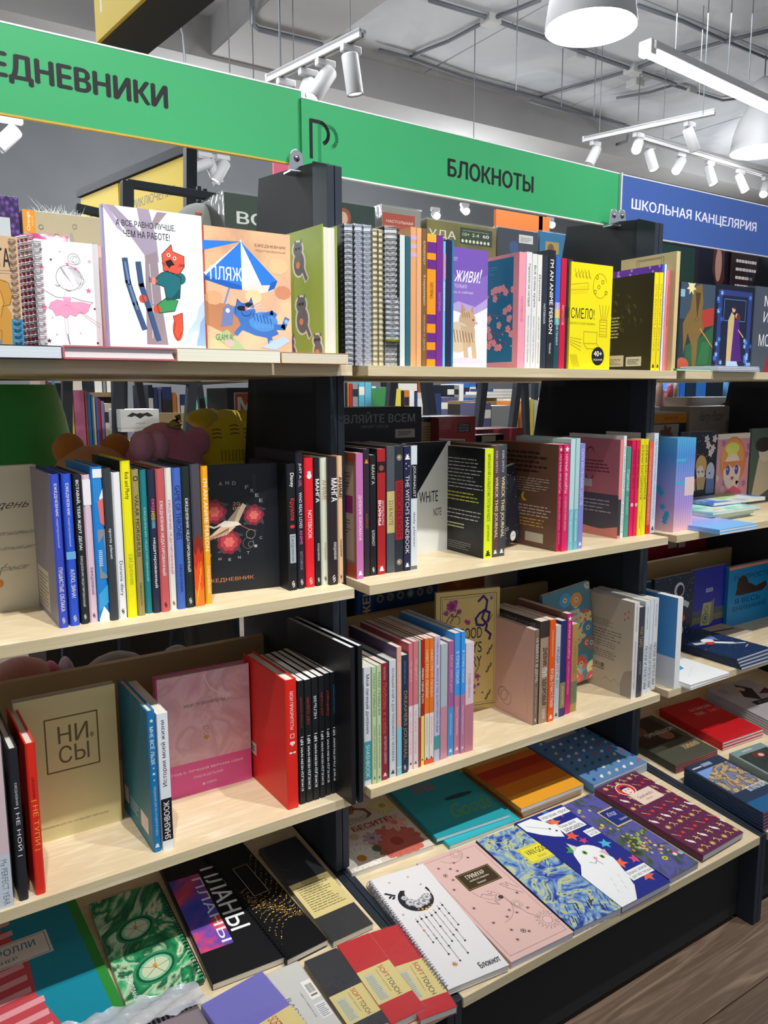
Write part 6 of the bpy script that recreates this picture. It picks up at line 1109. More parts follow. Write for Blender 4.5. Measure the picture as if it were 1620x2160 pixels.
def besite(k):
    R = random.Random(4); k.rect('D8CCC0', 0, 0, 1, 1)
    def fl_(x, y, r, c, cc, n=12, ln='5A4038'): k.petals(c, x, y, r*1.1, n, .5, 0, None); [k.line(ln, .003, [(x, y), (x+r*math.cos(2*math.pi*i/n), y+r*math.sin(2*math.pi*i/n)*k.ar)]) for i in range(n)]; k.petals(c, x, y, r*.7, n-3, .55, .3); k.ell(cc, x, y, r*.28)
    fl_(.68, .18, .26, 'C8685A', 'B04A40', 16, '8A3A30'); fl_(.30, .38, .20, 'E0D4C8', 'C8B090', 10); fl_(.20, .12, .19, 'EDE8DC', 'D08A30', 16); fl_(.86, .66, .15, 'D8C890', 'B89A50', 16); fl_(.80, .92, .13, 'C8A8B8', '9A6A80', 8); fl_(.62, .94, .12, 'E0A8A0', 'C8806A', 9); fl_(.82, .40, .14, 'E8B0A0', 'D88070', 7)
    fl_(.46, .30, .10, 'B8A0A8', '8A6A78', 8); k.ell('5A6A4A', .42, .17, .05, .04)
    k.poly('A86A38', [(.34, .68), (.48, .66), (.56, .74), (.52, .84), (.40, .86), (.34, .78)]); [k.line('4A2A1A', .012, [(.36+.04*i, .70), (.38+.04*i, .82)]) for i in range(5)]; k.line('8A4A28', .035, [(.54, .72), (.64, .68), (.66, .60), (.60, .57)]); k.line('2A1A14', .02, [(.34, .82), (.24, .88), (.22, .80)])
    k.text('B8A89C', 'Вы', .12, .62, .32, .74, 'r', 0, .2); k.text('B8A89C', 'меня', .22, .53, .56, .61, 'r', 0, .2); k.text('A8403A', 'БЕСИТЕ!', .34, .435, .84, .50, 'r', .015)
lay_d((743, 1842.5), (915.7, 1781.5), (660, 1730), 'floral notebook lying by the black upright with a striped cat and red lettering', .010, h=.24, fr=besite, cover='D8CCC0', kind='soft')
def stack_(k):
    k.text('C8584C', 'STACK', .24, .60, .54, .72, 'r', .02); k.text('6AA04A', 'Goods', .36, .16, .92, .34, 'r', 0, .2)
    k.ell('1C4A5A', .68, .42, .2, .03)
lay_d((948.8, 1784), (1097.4, 1727), (856, 1690), 'bright teal notebook lying underneath its twin, sticking out at the front', .009, cover='2EB0BE', kind='soft', h=.21)
lay_d((921.5, 1768.7), (1075, 1717), (828, 1671), 'teal notebook lying on top of its twin, with coral and green lettering', .009, h0=.0095, cover='249AA6', fr=stack_, kind='soft', pages='E4EEF0', h=.245)
def stripes(k):
    for y0, y1, c in ((0, .22, 'E8A02C'), (.22, .42, 'D87A20'), (.42, .58, 'C84A1C'), (.58, .74, 'B8301C'), (.74, .86, 'D8702A'), (.86, 1, 'C8A868')): k.rect(c, 0, y0, 1, y1)
    k.text('6A5A3A', 'MONOLOG', .50, .90, .84, .94, 'r', 0)
for i in range(3):
    lay_d((1099.7+2*(2-i), 1706+5*(2-i)), (1231.6, 1654+5*(2-i)), (995, 1624+4*(2-i)), ['lowest of three orange striped thick notebooks', 'middle of three orange striped thick notebooks', 'top orange striped notebook with bands from yellow to deep red'][i], .0102, h0=.0105*i, cover='DC9A34', spine='C07A28', fr=stripes if i == 2 else None, kind='soft', h=.20, group='stack of orange striped notebooks')
def hippo(k):
    k.rect('5C86B4', 0, 0, 1, 1); R = random.Random(3)
    for i in range(7):
        for j in range(9):
            x, y = .09+.14*i+(.05 if j % 2 else 0), .06+.105*j; c = R.choice(['E8E8F0', '2A4A8A', 'C85A50', 'D8D0B0', '3A6A5A', 'E8E8F0']); k.ell(c, x, y, .030, .018, 9, R.random()); k.ell(c, x+.022, y+.016, .018, .012, 8)
    k.rect('C8C0B4', .22, .78, .80, .93); k.frame('6A7078', .24, .79, .78, .92, .005); k.text('2A3448', 'МУМИ-ТРОЛЛИ', .28, .85, .74, .89, 'r', .01); k.text('2A3448', 'блокнот', .42, .81, .6, .835, 'r', 0)
for i in range(4):
    lay_d((1252.5, 1655.7+4.5*(3-i)), (1365, 1607.5+4.5*(3-i)), (1148, 1564+4*(3-i)), ['lowest of four pale blue patterned notebooks', 'second pale blue patterned notebook from the bottom of four', 'third pale blue patterned notebook from the bottom of four', 'top pale blue notebook with small scattered figures and a label'][i], .0068, h0=.0070*i, cover='6A9CD0', fr=hippo if i == 3 else None, kind='soft', pages='E4E8F0', h=.235, group='stack of pale blue patterned notebooks')
# front row
def moon(k):
    n = 26
    for i in range(n): k.rect('8A8A98', .012, .02+.96*i/n, .05, .02+.96*i/n+.012); k.rect('C8C8D4', .012, .024+.96*i/n, .04, .02+.96*i/n+.009)
    k.poly('23252C', [(.50+.27*math.cos(t), .72+.27*math.sin(t)*k.ar) for t in [math.radians(a) for a in range(120, 391, 15)]]+[(.58+.20*math.cos(t), .76+.185*math.sin(t)*k.ar) for t in [math.radians(a) for a in range(380, 130, -15)]])
    for (x, y, r) in ((.38, .70, .075), (.47, .665, .085), (.58, .675, .09), (.66, .70, .075), (.34, .75, .05)): k.petals('9A9AA0', x, y, r, 8, .8); k.petals('D8D8DC', x, y, r*.75, 7, .7, .3); k.petals('8A8A90', x, y, r*.4, 5, .8)
    for i in range(5): k.ell('D8B24A' if i == 2 else 'C8A040', .42+.055*i, .605+.004*abs(i-2)*2, .022-.004*abs(i-2))
    R = random.Random(8)
    for i in range(14): k.ell('D8D8E0', .3+.4*R.random(), .62+.2*R.random(), .004, n=5)
    for i in range(5): k.ell('2A2C34', .22-.02*i, .80+.008*i-.03*(i % 2), .035, .008, 8, .5 if i % 2 else -.5)
    for i, (x, y0, y1) in enumerate([(.28, .56, .34), (.36, .57, .22), (.44, .57, .15), (.53, .57, .30), (.61, .58, .18), (.70, .60, .27), (.78, .62, .40)]):
        k.line('33353C', .004, [(x, y0), (x, y1)]); k.ell('2A2C34', x, y1, .014); k.ell('2A2C34', x, y0-.03, .016)
        for q in range(3): k.ell('2A2C34', x, y0+(y1-y0)*(.3+.22*q), .008, n=6)
        k.star('2A2C34', x, y0+(y1-y0)*(.5+.1*(i % 3)), .028, 4, .3)
    for (x, y) in ((.30, .92), (.62, .92), (.16, .62), (.34, .14), (.72, .82), (.28, .45)): k.star('D8A888', x, y, .03, 4, .25)
    k.star('C88A4A', .34, .14, .06, 8, .25); k.text('33353C', 'Блокнот', .62, .045, .95, .09, 'r', .008)
o = lay_d((940.8, 2089.7), (1074, 2035), (756, 1865), 'white wire bound notebook with a black crescent moon and hanging stars', .011, h0=.003, fr=moon, cover='E4E2E4', kind='wire', name='spiral_notebook', cat='notebook')
L_ = (onD(756, 1865, .011)-onD(940.8, 2089.7, .011)).length; mb = MB(); n = 46
for i in range(n):
    z = .006+(L_-.012)*i/(n-1); mb.tube([(.0055+.0085*math.cos(a), .004-.0065*math.sin(a), z) for a in [math.radians(q) for q in (-30, 0, 40, 90, 140, 180, 210)]], .0007, 4)
mb.build('wire_binding', mat('8E90A4', .3, .8), o)
def grim(k):
    c = '4A3A3C'; k.frame(c, .05, .04, .95, .965, .004); k.ring(c, .62, .60, .30, .004, 60, 250, 20); k.ring(c, .35, .42, .30, .004, -90, 60, 20); k.ring(c, .5, .98, .20, .004, 200, 340, 14)
    k.rect('3E3220', .30, .60, .86, .765); k.frame('C8B080', .32, .61, .84, .755, .004); k.text('E8E0D0', 'ГРИМУАР', .42, .695, .72, .735, 'r', .008); k.text('E8E0D0', 'зелёной ведьмы', .42, .665, .74, .685, 'r', 0); k.text('E8E0D0', 'Блокнот', .50, .63, .64, .647, 'r', .005)
    for (x, y, r, n) in ((.60, .95, .11, 14), (.86, .16, .17, 16), (.70, .36, .09, 12)): k.star(c, x, y, r*.95, n, .55); k.star('E2BFB8', x, y, r*.86, n, .55); k.ring(c, x, y, r*.38, .005)
    k.ell(c, .60, .46, .035); k.ring(c, .52, .53, .03, .006, 180, 340)
    k.line(c, .005, [(.36, .52), (.42, .54), (.50, .50), (.58, .49), (.52, .47), (.56, .44), (.48, .45), (.50, .41), (.42, .44), (.38, .47)]); k.line(c, .005, [(.92, .42), (.86, .46), (.80, .50), (.74, .56), (.78, .56), (.82, .52), (.84, .56), (.88, .52), (.92, .48)])
    for (x, y) in ((.20, .88), (.34, .84), (.24, .74), (.14, .66), (.46, .88), (.7, .88), (.40, .80), (.54, .34), (.44, .30), (.60, .30), (.34, .20), (.22, .30), (.30, .12), (.78, .30), (.52, .14), (.16, .46), (.84, .44)):
        (k.star if (x*100) % 2 < 1 else lambda c_, x_, y_, r_, n_, i_: k.ell(c_, x_, y_, r_*.35))(c, x, y, .035, 8, .25)
    k.line(c, .004, [(.62, .46), (.66, .36), (.72, .26), (.80, .20)]); k.ring(c, .46, .16, .03, .008); k.ell(c, .46, .16, .014); k.ring(c, .20, .80, .03, .006); k.ell(c, .20, .80, .014)
lay_d((1078.8, 2030), (1210.4, 1966), (876.6, 1821.6), 'pale pink notebook with fine line drawings and a dark brown title plate', .013, fr=grim, cover='DDB9B2', kind='soft', pages='D8D8E0')
BLU = noise_mat('swirled_blue_paint', ['1C2A6A', '3A58B0', '7AA0C8', 'C8D08C', '2A3F8C'], (1, 1, 1), 16, .4, 6, 3.5)
def nightp(k):
    R = random.Random(15)
    for i in range(60): x, y = R.uniform(.05, .9), R.uniform(.16, .96); k.line(R.choice(['3A5CA8', '7FA0CC', 'A8BC80', '28407E', '5C84C0']), .02, [(x, y), (x+R.uniform(.05, .12), y+R.uniform(-.03, .04))])
    R = random.Random(5)
    for i in range(26): x, y = R.random(), R.uniform(.02, .14); k.line(R.choice(['101838', '2A4A9A', '8AA8B8', '1C2A50']), .014, [(x, y), (x+.05, y+.05)])
    k.rect('E8DC48', .44, .60, .98, .775); k.frame('3A3820', .46, .612, .96, .763, .006); k.text('2A2818', 'VAN GOGH', .52, .68, 1.0, .735, 'r', .008); k.text('8A8430', 'Блокнот', .66, .635, .84, .66, 'r', 0)
lay_d((1210.8, 1962), (1305.5, 1917), (997, 1775), 'deep blue notebook with swirling brushstrokes and a yellow title plate', .012, fr=nightp, cover=BLU, spine='20264C', kind='soft', pages='C8CAD2', w=.118)
def cats(k):
    R = random.Random(6)
    for (x, y, r, c) in ((.55, .86, .13, 'E87A48'), (.78, .92, .10, 'D85A50'), (.55, .68, .12, 'E05A44'), (.30, .56, .12, '3C9A4C'), (.62, .60, .08, 'C83C70'), (.85, .50, .11, '4CB0D8'), (.70, .30, .12, 'E86A48'), (.82, .12, .12, 'E06A50'), (.90, .66, .08, '3CA050'), (.96, .28, .10, 'D84C80'), (.42, .90, .05, '3C9A4C'), (.62, .98, .08, '3C7AC8')): k.star(c, x, y, r, 5, .45, R.random())
    W2 = 'EEF0F2'
    k.poly(W2, [(.02, .98), (.30, .98), (.44, .90), (.52, .80), (.44, .70), (.30, .74), (.16, .80), (.02, .88)]); k.poly(W2, [(.36, .86), (.56, .84), (.50, .78)]); k.ell('3A3A40', .38, .82, .02); k.ell('3A3A40', .44, .78, .02); [k.line('8A8A92', .006, [(.1+.03*i, .93-.012*i), (.13+.03*i, .91-.012*i)]) for i in range(9)]
    k.rect(W2, .42, .90, 1.0, .97); k.text('2A2A30', 'Наташа, прост', .46, .912, 1.02, .955, 'r', .005)
    k.rect(W2, .50, .72, .96, .82); k.text('2A2A30', 'Пора дела', .54, .775, .86, .81, 'r', .005); k.text('2A2A30', 'записывать', .54, .73, .92, .765, 'r', .005)
    k.rect(W2, .78, .60, 1, .68); k.text('3A3A40', 'Записывай', .80, .645, 1, .67, 'r', 0); k.text('3A3A40', 'не спи', .82, .61, .96, .635, 'r', 0)
    k.poly(W2, [(.0, .0), (.30, .0), (.50, .10), (.62, .24), (.70, .36), (.66, .48), (.52, .56), (.36, .58), (.24, .52), (.16, .42), (.0, .34)]); k.ell(W2, .47, .44, .24, .13); k.poly('D8D4D8', [(.30, .54), (.34, .64), (.42, .57)]); k.poly('E0B8C0', [(.62, .46), (.74, .46), (.68, .38)])
    k.ell('7AB050', .42, .50, .038, .022); k.ell('101810', .42, .50, .016, .014); k.ell('7AB050', .58, .41, .034, .02); k.ell('101810', .58, .41, .015, .013); k.ell('E89AA8', .46, .42, .028, .018); k.line('5A4A50', .008, [(.44, .40), (.38, .38), (.32, .41)]); k.line('5A4A50', .008, [(.44, .40), (.46, .35)]); [k.line('B8B8C0', .006, [(.2+.05*i, .1+.05*(i % 3)), (.22+.05*i, .13+.05*(i % 3))]) for i in range(9)]
    k.rect(W2, .56, .13, 1, .22); k.text('3A3A40', 'Блокнот записей', .60, .18, .98, .21, 'r', 0); k.text('3A3A40', 'для тебя, Наташа', .60, .14, .98, .17, 'r', 0)
lay_d((1312, 1914), (1414.6, 1859.5), (1100, 1731), 'blue notebook with a white cat, coloured stars and speech labels', .013, fr=cats, cover='1E2A86', spine='151C50', kind='soft', pages='C8CAD8')
LIL = noise_mat('painted_pond', ['2A3A28', '4A5A48', '5A58A8', '3C4A34', '6A6AA8'], (2, 1, 1), 14, .4, 7, 1.5)
def pond(k):
    R = random.Random(9)
    for (cx, cy, n) in ((.36, .34, 26), (.62, .42, 20), (.14, .86, 8), (.2, .62, 6), (.66, .22, 8)):
        for i in range(n): x, y = cx+R.gauss(0, .10), cy+R.gauss(0, .045); k.ell(R.choice(['B8B850', '9AA84A', 'D8A060', 'C8C878', 'D88A70', '8AA858', 'E0C0A0']), x, y, R.uniform(.022, .045), R.uniform(.010, .018), 8)
    k.ell('C8D040', .50, .16, .07, .022); k.ell('5A6A28', .50, .16, .03, .010); k.ell('C84A3C', .85, .16, .07, .02); k.ell('E8D8D0', .80, .15, .05, .018); k.ell('8CB4D8', .95, .14, .06, .02)
    k.rect('D8C080', .50, .58, 1, .79); k.rect('1E2F7C', .53, .593, 1, .777); k.text('C8CCE0', 'Клод', .60, .69, .86, .75, 'r', 0, .3); k.text('C8CCE0', 'Блокнот', .76, .625, 1.0, .65, 'r', .01)
lay_d((1411.4, 1854.7), (1474, 1819.4), (1186.7, 1699), 'green and violet notebook with painted water lilies and a blue title plate', .013, fr=pond, cover=LIL, spine='18205A', kind='soft', pages='B8BAC2')
lay_d((1418, 1860), (1450, 1841), (1405, 1846), 'small sky blue card peeping out from under the water lily notebook', .002, h0=0, cover='5CA8E8', kind='soft', name='card', cat='card', w=.036, h=.03)
def witch(k):
    R = random.Random(13)
    for i in range(7):
        for j in range(10):
            x, y = .08+.145*i+(.06 if j % 2 else 0), .05+.10*j; q = (i*3+j*2) % 6
            if q == 0: k.star('D8B070', x, y, .055, 12, .45)
            elif q == 1: k.petals('C02A38', x, y, .035, 5, .9); k.ell('F0B050', x, y, .008)
            elif q == 2: k.ell('EEE4DC', x, y, .028, .03, 8, .7); k.line('EEE4DC', .014, [(x-.04, y+.03), (x, y), (x+.03, y-.03)]); k.ell('EEE4DC', x-.035, y+.03, .018)
            elif q == 3: k.line('DCB878', .016, [(x-.05, y+.02), (x-.02, y+.035), (x+.01, y), (x+.05, y-.012)]); k.line('DCB878', .010, [(x-.03, y-.02), (x, y)])
            elif q == 4: k.line('E0C090', .012, [(x-.04, y+.03), (x+.01, y)]); k.ell('C03A30', x+.03, y-.012, .035, .014, 8, -.5)
            else: k.line('E0C090', .012, [(x-.04, y), (x+.04, y+.01)]); k.line('E0C090', .010, [(x-.03, y+.03), (x+.04, y-.02)]); k.line('E0C090', .010, [(x, y+.03), (x+.01, y-.03)])
            k.ell('C03A48', x+.07, y+.04, .010, n=6)
    k.rect('E8CFC0', .30, .63, .80, .79); k.frame('D8A898', .31, .635, .79, .785, .004); k.text('3A2A50', "Good witch's", .38, .705, .72, .74, 'r', .01); k.text('5A4A60', 'блокнот', .46, .665, .62, .685, 'r', 0)
    k.ell('F0EAE6', .40, .855, .17, .085); k.ell('D8382C', .40, .855, .155, .077); k.ell('F0D8CC', .40, .84, .09, .06); k.poly('2A2A5A', [(.30, .86), (.34, .90), (.46, .90), (.50, .86), (.44, .87), (.36, .87)]); k.ell('5A7AB0', .37, .845, .014); k.ell('5A7AB0', .44, .845, .014); k.ell('C83A48', .405, .805, .018, .007)
lay_d((1483.6, 1805), (1591, 1742), (1260.5, 1662), 'plum notebook covered in gold suns and small figures, with a round portrait label', .014, h0=.003, fr=witch, cover='5E2248', kind='soft', pages='C8C8D0', w=.142)
# ------------------------------------------------------------------ left display table
def moomi(k):
    k.rect('1389A0', 0, 0, 1, 1); k.rect('2E8A3A', .93, 0, 1, 1); k.poly('C84A54', [(0, 1), (.40, 1), (.55, .7), (.52, .4), (.66, 0), (0, 0)])
    for i in range(11): k.poly('E8A0A4', [(0, .03+.09*i), (0, .07+.09*i), (.50 if i > 3 else .56, .10+.09*i), (.50 if i > 3 else .56, .06+.09*i)])
    k.rect('E4DCD4', .0, .64, .72, .82); k.frame('3A6A78', .02, .65, .70, .81, .005); k.text('2A7A94', 'МУМИ-ТРОЛЛИ', .04, .73, .62, .78, 'r', .012); k.text('5A6A70', 'ПЛАНЕР', .24, .675, .48, .70, 'r', .005)
A_ = onD(160, 1899, .012); B_ = onD(275, 2150, .012); tp_ = (A_-B_).normalized(); rr_ = tp_.cross(DN).normalized(); tp_ = DN.cross(rr_)
book(basis(B_-rr_*.21-DN*.012, DN, rr_, tp_), .012, .21, .297, 'large teal planner with red stripes and a framed pale label, cut by the left edge', cover='1389A0', fr=moomi, kind='soft', name='planner', cat='planner')
MAL = noise_mat('malachite_print', ['0A3A28', '1C7A4C', '48B078', 'B8D8B0', '0E5A3A', '2E9A60', 'E0E0C0', '145A3C'], (1, 1, 1), 7, .3, 7, 2.8, pos=[.25, .34, .42, .47, .53, .6, .66, .72])
def malach(k):
    for (x, y, s) in ((.46, .70, 1), (.50, .26, 1.1)):
        for q, c in ((.30, '2E8A5C'), (.26, '0E5A3A'), (.22, '7AC098'), (.18, 'C8D4B0')): k.ell(c, x, y, q*s, q*s*.62*k.ar*1.2, 20, .5)
        R = random.Random(3); [k.line('1A3A28', .006, [(x, y), (x+.2*s*math.cos(a), y+.16*s*math.sin(a)*k.ar)]) for a in (0.3, 1.4, 2.6, 3.9, 5.2)]; k.ell('D88A40', x, y+.02, .03)
    k.text('F0F4F0', 'ДЛЯ ПЛАНОВ', .10, .02, .17, .28, 'd', .01)
o = lay_d((257.8, 2099), (431, 2062), (186.7, 1905), 'green malachite patterned notebook with a black spiral on its right edge', .010, h0=.003, mode='e', h=.245, fr=keep(malach, .215), cover=MAL, kind='soft', name='spiral_notebook', cat='notebook', pages='2E6A4A')
def side_coil(o, t, w, h, col='15181C', left=False):
    mb = MB(); n = int(h/.0075)
    for i in range(n):
        z = .004+(h-.008)*i/(n-1); y = .003 if left else w-.003; s_ = -1 if left else 1
        mb.tube([(t/2+(t/2+.0028)*math.cos(a), y+s_*.006*math.sin(a), z) for a in [math.radians(q) for q in (-40, 0, 45, 90, 135, 180, 220)]], .0008, 4)
    mb.build('wire_binding', mat(col, .35, .5), o)
_tp = (onD(186.7, 1905, .01)-onD(257.8, 2099, .01)).normalized(); side_coil(o, .010, (onD(431, 2062, .013)-onD(257.8, 2099, .013)).dot(_tp.cross(DN).normalized()), .245)
PL = noise_mat('nebula_print', ['1C3A70', '3A4AB8', '7A4AA8', 'D84A68', 'F06A60', '4A8AD0'], (1, 1, 1), 6, .4, 4, 1.8)
HP = (onD(352, 1862, .012)-onD(458, 2098, .012)).length; HG = (onD(484, 1812, .014)-onD(605.6, 2025, .014)).length
def plany(k):
    k.poly(PL, [(.02, .24), (.42, .24), (.42, .92), (.02, .92)]); k.text('E8ECF4', 'ПЛАНЫ', .30, .27, .42, .88, 'd', .005); k.text('14161A', 'ПЛАНЫ', .325, .29, .40, .86, 'd', 0) if False else None
    k.text('F2F4F6', 'ПЛАНЫ', .46, .33, .70, .95, 'd', .012)
lay_d((458, 2098), (622, 2010), (352, 1862), 'large black planner with a nebula coloured panel and wide white lettering', .012, mode='e', fr=keep(plany, HP), h=HP+.05, cover='14161A', kind='soft', name='planner', cat='planner')
def goldg(k):
    R = random.Random(2); k.rect('0E1014', 0, 0, 1, 1)
    for j in range(15):
        a0 = (-.1+R.random()*.3, .10+.04*j); 
        for i in range(34):
            u = i/33; x = .10+.85*u; y = a0[1]+.12*u+.09*math.sin(u*3+j*.3)
            if R.random() < .8 and y < .98: k.star(R.choice(['C8923A', 'E8B850', '9A6A24', 'F4D890']), x, y+R.uniform(-.006, .006), R.uniform(.008, .02), 4, .6)
    k.rect('0E1014', .30, .50, .70, .80); k.frame('E8E0D0', .32, .51, .68, .79, .008); k.rect('0E1014', .0, .0, .06, 1)
o = lay_d((605.6, 2025), (691.5, 1982), (484, 1812), 'black notebook with gold glitter waves and black spirals', .011, h0=.003, h=HG+.035, fr=keep(goldg, HG+.03), cover='0E1014', kind='soft', name='spiral_notebook', cat='notebook')
hh_ = (onD(484, 1812, .011)-onD(605.6, 2025, .011)).length; ww_ = (onD(605.6, 2025, .011)-onD(691.5, 1982, .011)).length
side_coil(o, .011, ww_, HG+.035, left=True)
def dekor(k): k.rect('DCCB86', 0, .22, 1, .56); k.lines('5A5430', .10, .27, .92, .53, 12, .3, 3, .3); k.text('4A4428', 'ПЛАНЕР НЕДАТИРОВАННЫЙ', .5, .53, .92, .545, 'r', 0)
lay_d((702, 1987), (787, 1948), (610, 1868), 'black planner sealed in plastic with a cream paper band full of small print', .012, fr=dekor, cover='1A1D22', kind='soft', name='planner', cat='planner', wrap=True, h=.275)
def softt(band='DCCB86', lo=.16, hi=.56):
    def f(k):
        k.rect(band, 0, lo, 1, hi); k.text('B03A34', 'SOFT', .60, hi-.17, .74, hi-.02, 'd', .01); k.text('2A2A2A', 'TOUCH', .60, lo+.02, .74, hi-.18, 'd', .01); k.text('6A6450', 'Планинг карманный', .48, lo+.08, .54, hi-.04, 'd', 0)
        k.rect('C4C8B0', .10, lo+.02, .38, hi-.06); k.lines('7A7A68', .12, lo+.04, .36, hi-.08, 14, .3, 5, .2); k.ell('FFFFFF' if False else 'A8182A', .5, .78, .001)
    return f
lay_d((779, 1968), (818.6, 1956), (945.7, 2129), 'red wrapped planner with a cream band, rightmost of the pair beside the moon notebook', .012, mode='f', fr=softt(), cover='C0101E', kind='soft', name='planner', cat='planner', wrap=True, w=.062)
lay_d((711, 1994.5), (777.4, 1967.7), (885, 2132), 'red wrapped planner with a cream band, left of its twin', .014, h0=.001, mode='f', fr=softt(lo=.22, hi=.62), cover='C0101E', kind='soft', name='planner', cat='planner', wrap=True)
lay_d((642, 2028), (709, 1999), (800, 2163), 'dark navy wrapped planner with a cream band between the white and the red ones', .013, mode='f', fr=softt(lo=.14, hi=.50), cover='1A1F2A', kind='soft', name='planner', cat='planner', wrap=True)
def radi(k):
    k.text('5A5A60', 'RADIANT', .08, .10, .22, .60, 'd', 0); k.text('3A3A40', 'LIBERTY | PREMIUM LINE', .50, .25, .56, .60, 'd', 0); k.rect('F4F4F8', .70, .46, 1, .72); k.barcode(.72, .48, .98, .70); k.rect('E8E8EC', .66, .20, .98, .40); k.lines('5A5A60', .69, .22, .95, .38, 7, .4)
lay_d((561, 2057), (627, 2027), (706, 2176), 'white wrapped planner with grey lettering and stuck barcode labels', .014, mode='f', fr=radi, cover='CFCFCB', kind='soft', name='planner', cat='planner', wrap=True)
lay_d((424, 2120), (552, 2048), (622, 2172), 'violet blue wrapped planner with a cream band at the bottom edge', .022, mode='f', fr=softt(lo=-.1, hi=.34), cover='6E6CC0', kind='soft', name='planner', cat='planner', wrap=True)
o = lay_d((250, 2184), (410, 2108), (440, 2185), 'taupe notebook in clear plastic with black rings along its top', .008, h0=.003, mode='f', cover='8A7F84', kind='soft', name='spiral_notebook', cat='notebook', h=.12)
t_, w_, h_ = .008, (onD(250, 2184, .008)-onD(410, 2108, .008)).length, .12
mb = MB()
for i in range(16):
    y = .006+(w_-.012)*i/15; mb.box((t_, y, h_-.012), (t_+.0012, y+.004, h_-.004))
    mb.tube([(t_/2+.006*math.cos(a), y+.002, h_-.006+.009*math.sin(a)) for a in [math.radians(q) for q in (-20, 30, 90, 150, 200)]], .0008, 4)
mb.build('wire_binding', mat('24262A', .4), o)
# crumpled clear film lying over it
R = random.Random(31); vs = []; fs = []; NX, NY = 26, 7
A_ = onD(120, 2176, .012); B_ = onD(412, 2076, .012); C_ = onD(140, 2235, .012)
for j in range(NY+1):
    for i in range(NX+1):
        p = A_+(B_-A_)*(i/NX)+(C_-A_)*(j/NY*.9); vs.append(p+DN*(.005+.004*math.sin(i*.9+j*1.7)+R.random()*.0045)+Vector((0, .004*math.sin(i*1.3) if j == 0 else 0, 0)))
fs = [(j*(NX+1)+i, j*(NX+1)+i+1, (j+1)*(NX+1)+i+1, (j+1)*(NX+1)+i) for j in range(NY) for i in range(NX)]
tag(mesh_obj('plastic_film', vs, fs, smooth=True, mats=glass_mat('crumpled_film', .62, .22, 'D0D6E0', 14, .5, 1.4)), 'crumpled clear plastic film catching the light at the lower left', 'film')
# ------------------------------------------------------------------ right display table
def chem(k): k.rect('4A4C40', 0, 0, 1, 1); k.rect('2A1C16', .0, .42, .88, .98); k.ell('7A4A30', .3, .78, .18, .12); k.ell('8A5A40', .65, .55, .14, .10); k.text('C8C0B0', 'OMNIЯLNOM', .30, .60, .95, .68, 'r', .01); k.text('C8A070', 'ХИМИЯ', .56, .20, .92, .28, 'r', .015); k.rect('3A3C38', 0, 0, 1, .0)
for i in range(4):
    lay_d((1425.5, 1615.5+4.5*(3-i)), (1514, 1581+4.5*(3-i)), (1336, 1562+4*(3-i)), ['lowest of four dark olive exercise books with pink edges', 'second dark olive exercise book from the bottom of its stack', 'third dark olive exercise book from the bottom of its stack', 'top dark olive exercise book with a dim painting'][i], .0052, h0=.0054*i, cover='45473C', pages='D87078', fr=chem if i == 3 else None, kind='soft', h=.20, group='stack of olive exercise books')
def engl(k): k.text('D8A8A8', 'АНГЛИЙСКИЙ', .40, .74, .92, .82, 'r', .015); k.text('D8A8A8', 'ЯЗЫК', .40, .63, .60, .70, 'r', .015); k.text('D8A8A8', '2 в 1', .72, .63, .94, .70, 'r', .01)
for i in range(3):
    lay_d((1524.5, 1566.7+6*(2-i)), (1610, 1537.7+6*(2-i)), (1390, 1495+5*(2-i)), ['lowest of three red exercise books', 'middle of three red exercise books', 'top red exercise book with two lines of pale capitals'][i], .0072, h0=.0074*i, cover='C01420', fr=engl if i == 2 else None, kind='soft', pages='F0ECEC', h=.20, group='stack of red exercise books')
def battle(k):
    k.rect('1E3350', 0, 0, 1, 1); k.rect('155A8C', .0, .0, 1, .2); k.rect('8A9CB8', .36, .90, .62, .955); k.lines('C8D0D8', .08, .91, .34, .94, 1, .8)
    P = noise_mat('history_painting', ['3A2A20', '8A6A4A', 'C8B088', '5A4A3C', '6A8AB8', 'A0522C'], (1, 1, 1), 45, .5, 7, .6); k.poly(P, [(.06, .38), (.94, .38), (.94, .86), (.06, .86)]); k.poly('7A9AD8', [(.06, .70), (.06, .86), (.55, .86), (.30, .78)]); k.text('E8ECF0', 'ВОТ И РАЗГОВОРИLI', .42, .32, .96, .40, 'r', .02)
for i in range(6):
    lay_d((1610, 1715+7*(5-i)), (1712, 1668+7*(5-i)), (1438, 1621+6*(5-i)), ['lowest of six navy exercise books with pink edges', 'second navy exercise book from the bottom of its stack', 'third navy exercise book from the bottom of its stack', 'fourth navy exercise book from the bottom of its stack', 'fifth navy exercise book from the bottom, under the painting cover', 'top navy exercise book with a crowded history painting'][i], .0056, h0=.0058*i, cover='1C304C', pages='D87880', fr=battle if i == 5 else None, kind='soft', group='stack of navy exercise books', w=.125)
P2 = noise_mat('dark_portrait', ['1E2A2C', '2E3A38', '141C20', '4A4A40'], (1, 1, 1), 10, .5, 6)
def port(k): k.rect('7A9494', 0, 0, 1, 1); k.poly(P2, [(.06, .1), (.94, .1), (.94, .84), (.06, .84)]); k.ell('6A2A24', .52, .72, .16, .09); k.ell('D8B8A0', .56, .70, .07, .05); k.ell('C89A60', .46, .3, .1, .08); k.rect('A8B8B8', .3, .9, .6, .95)
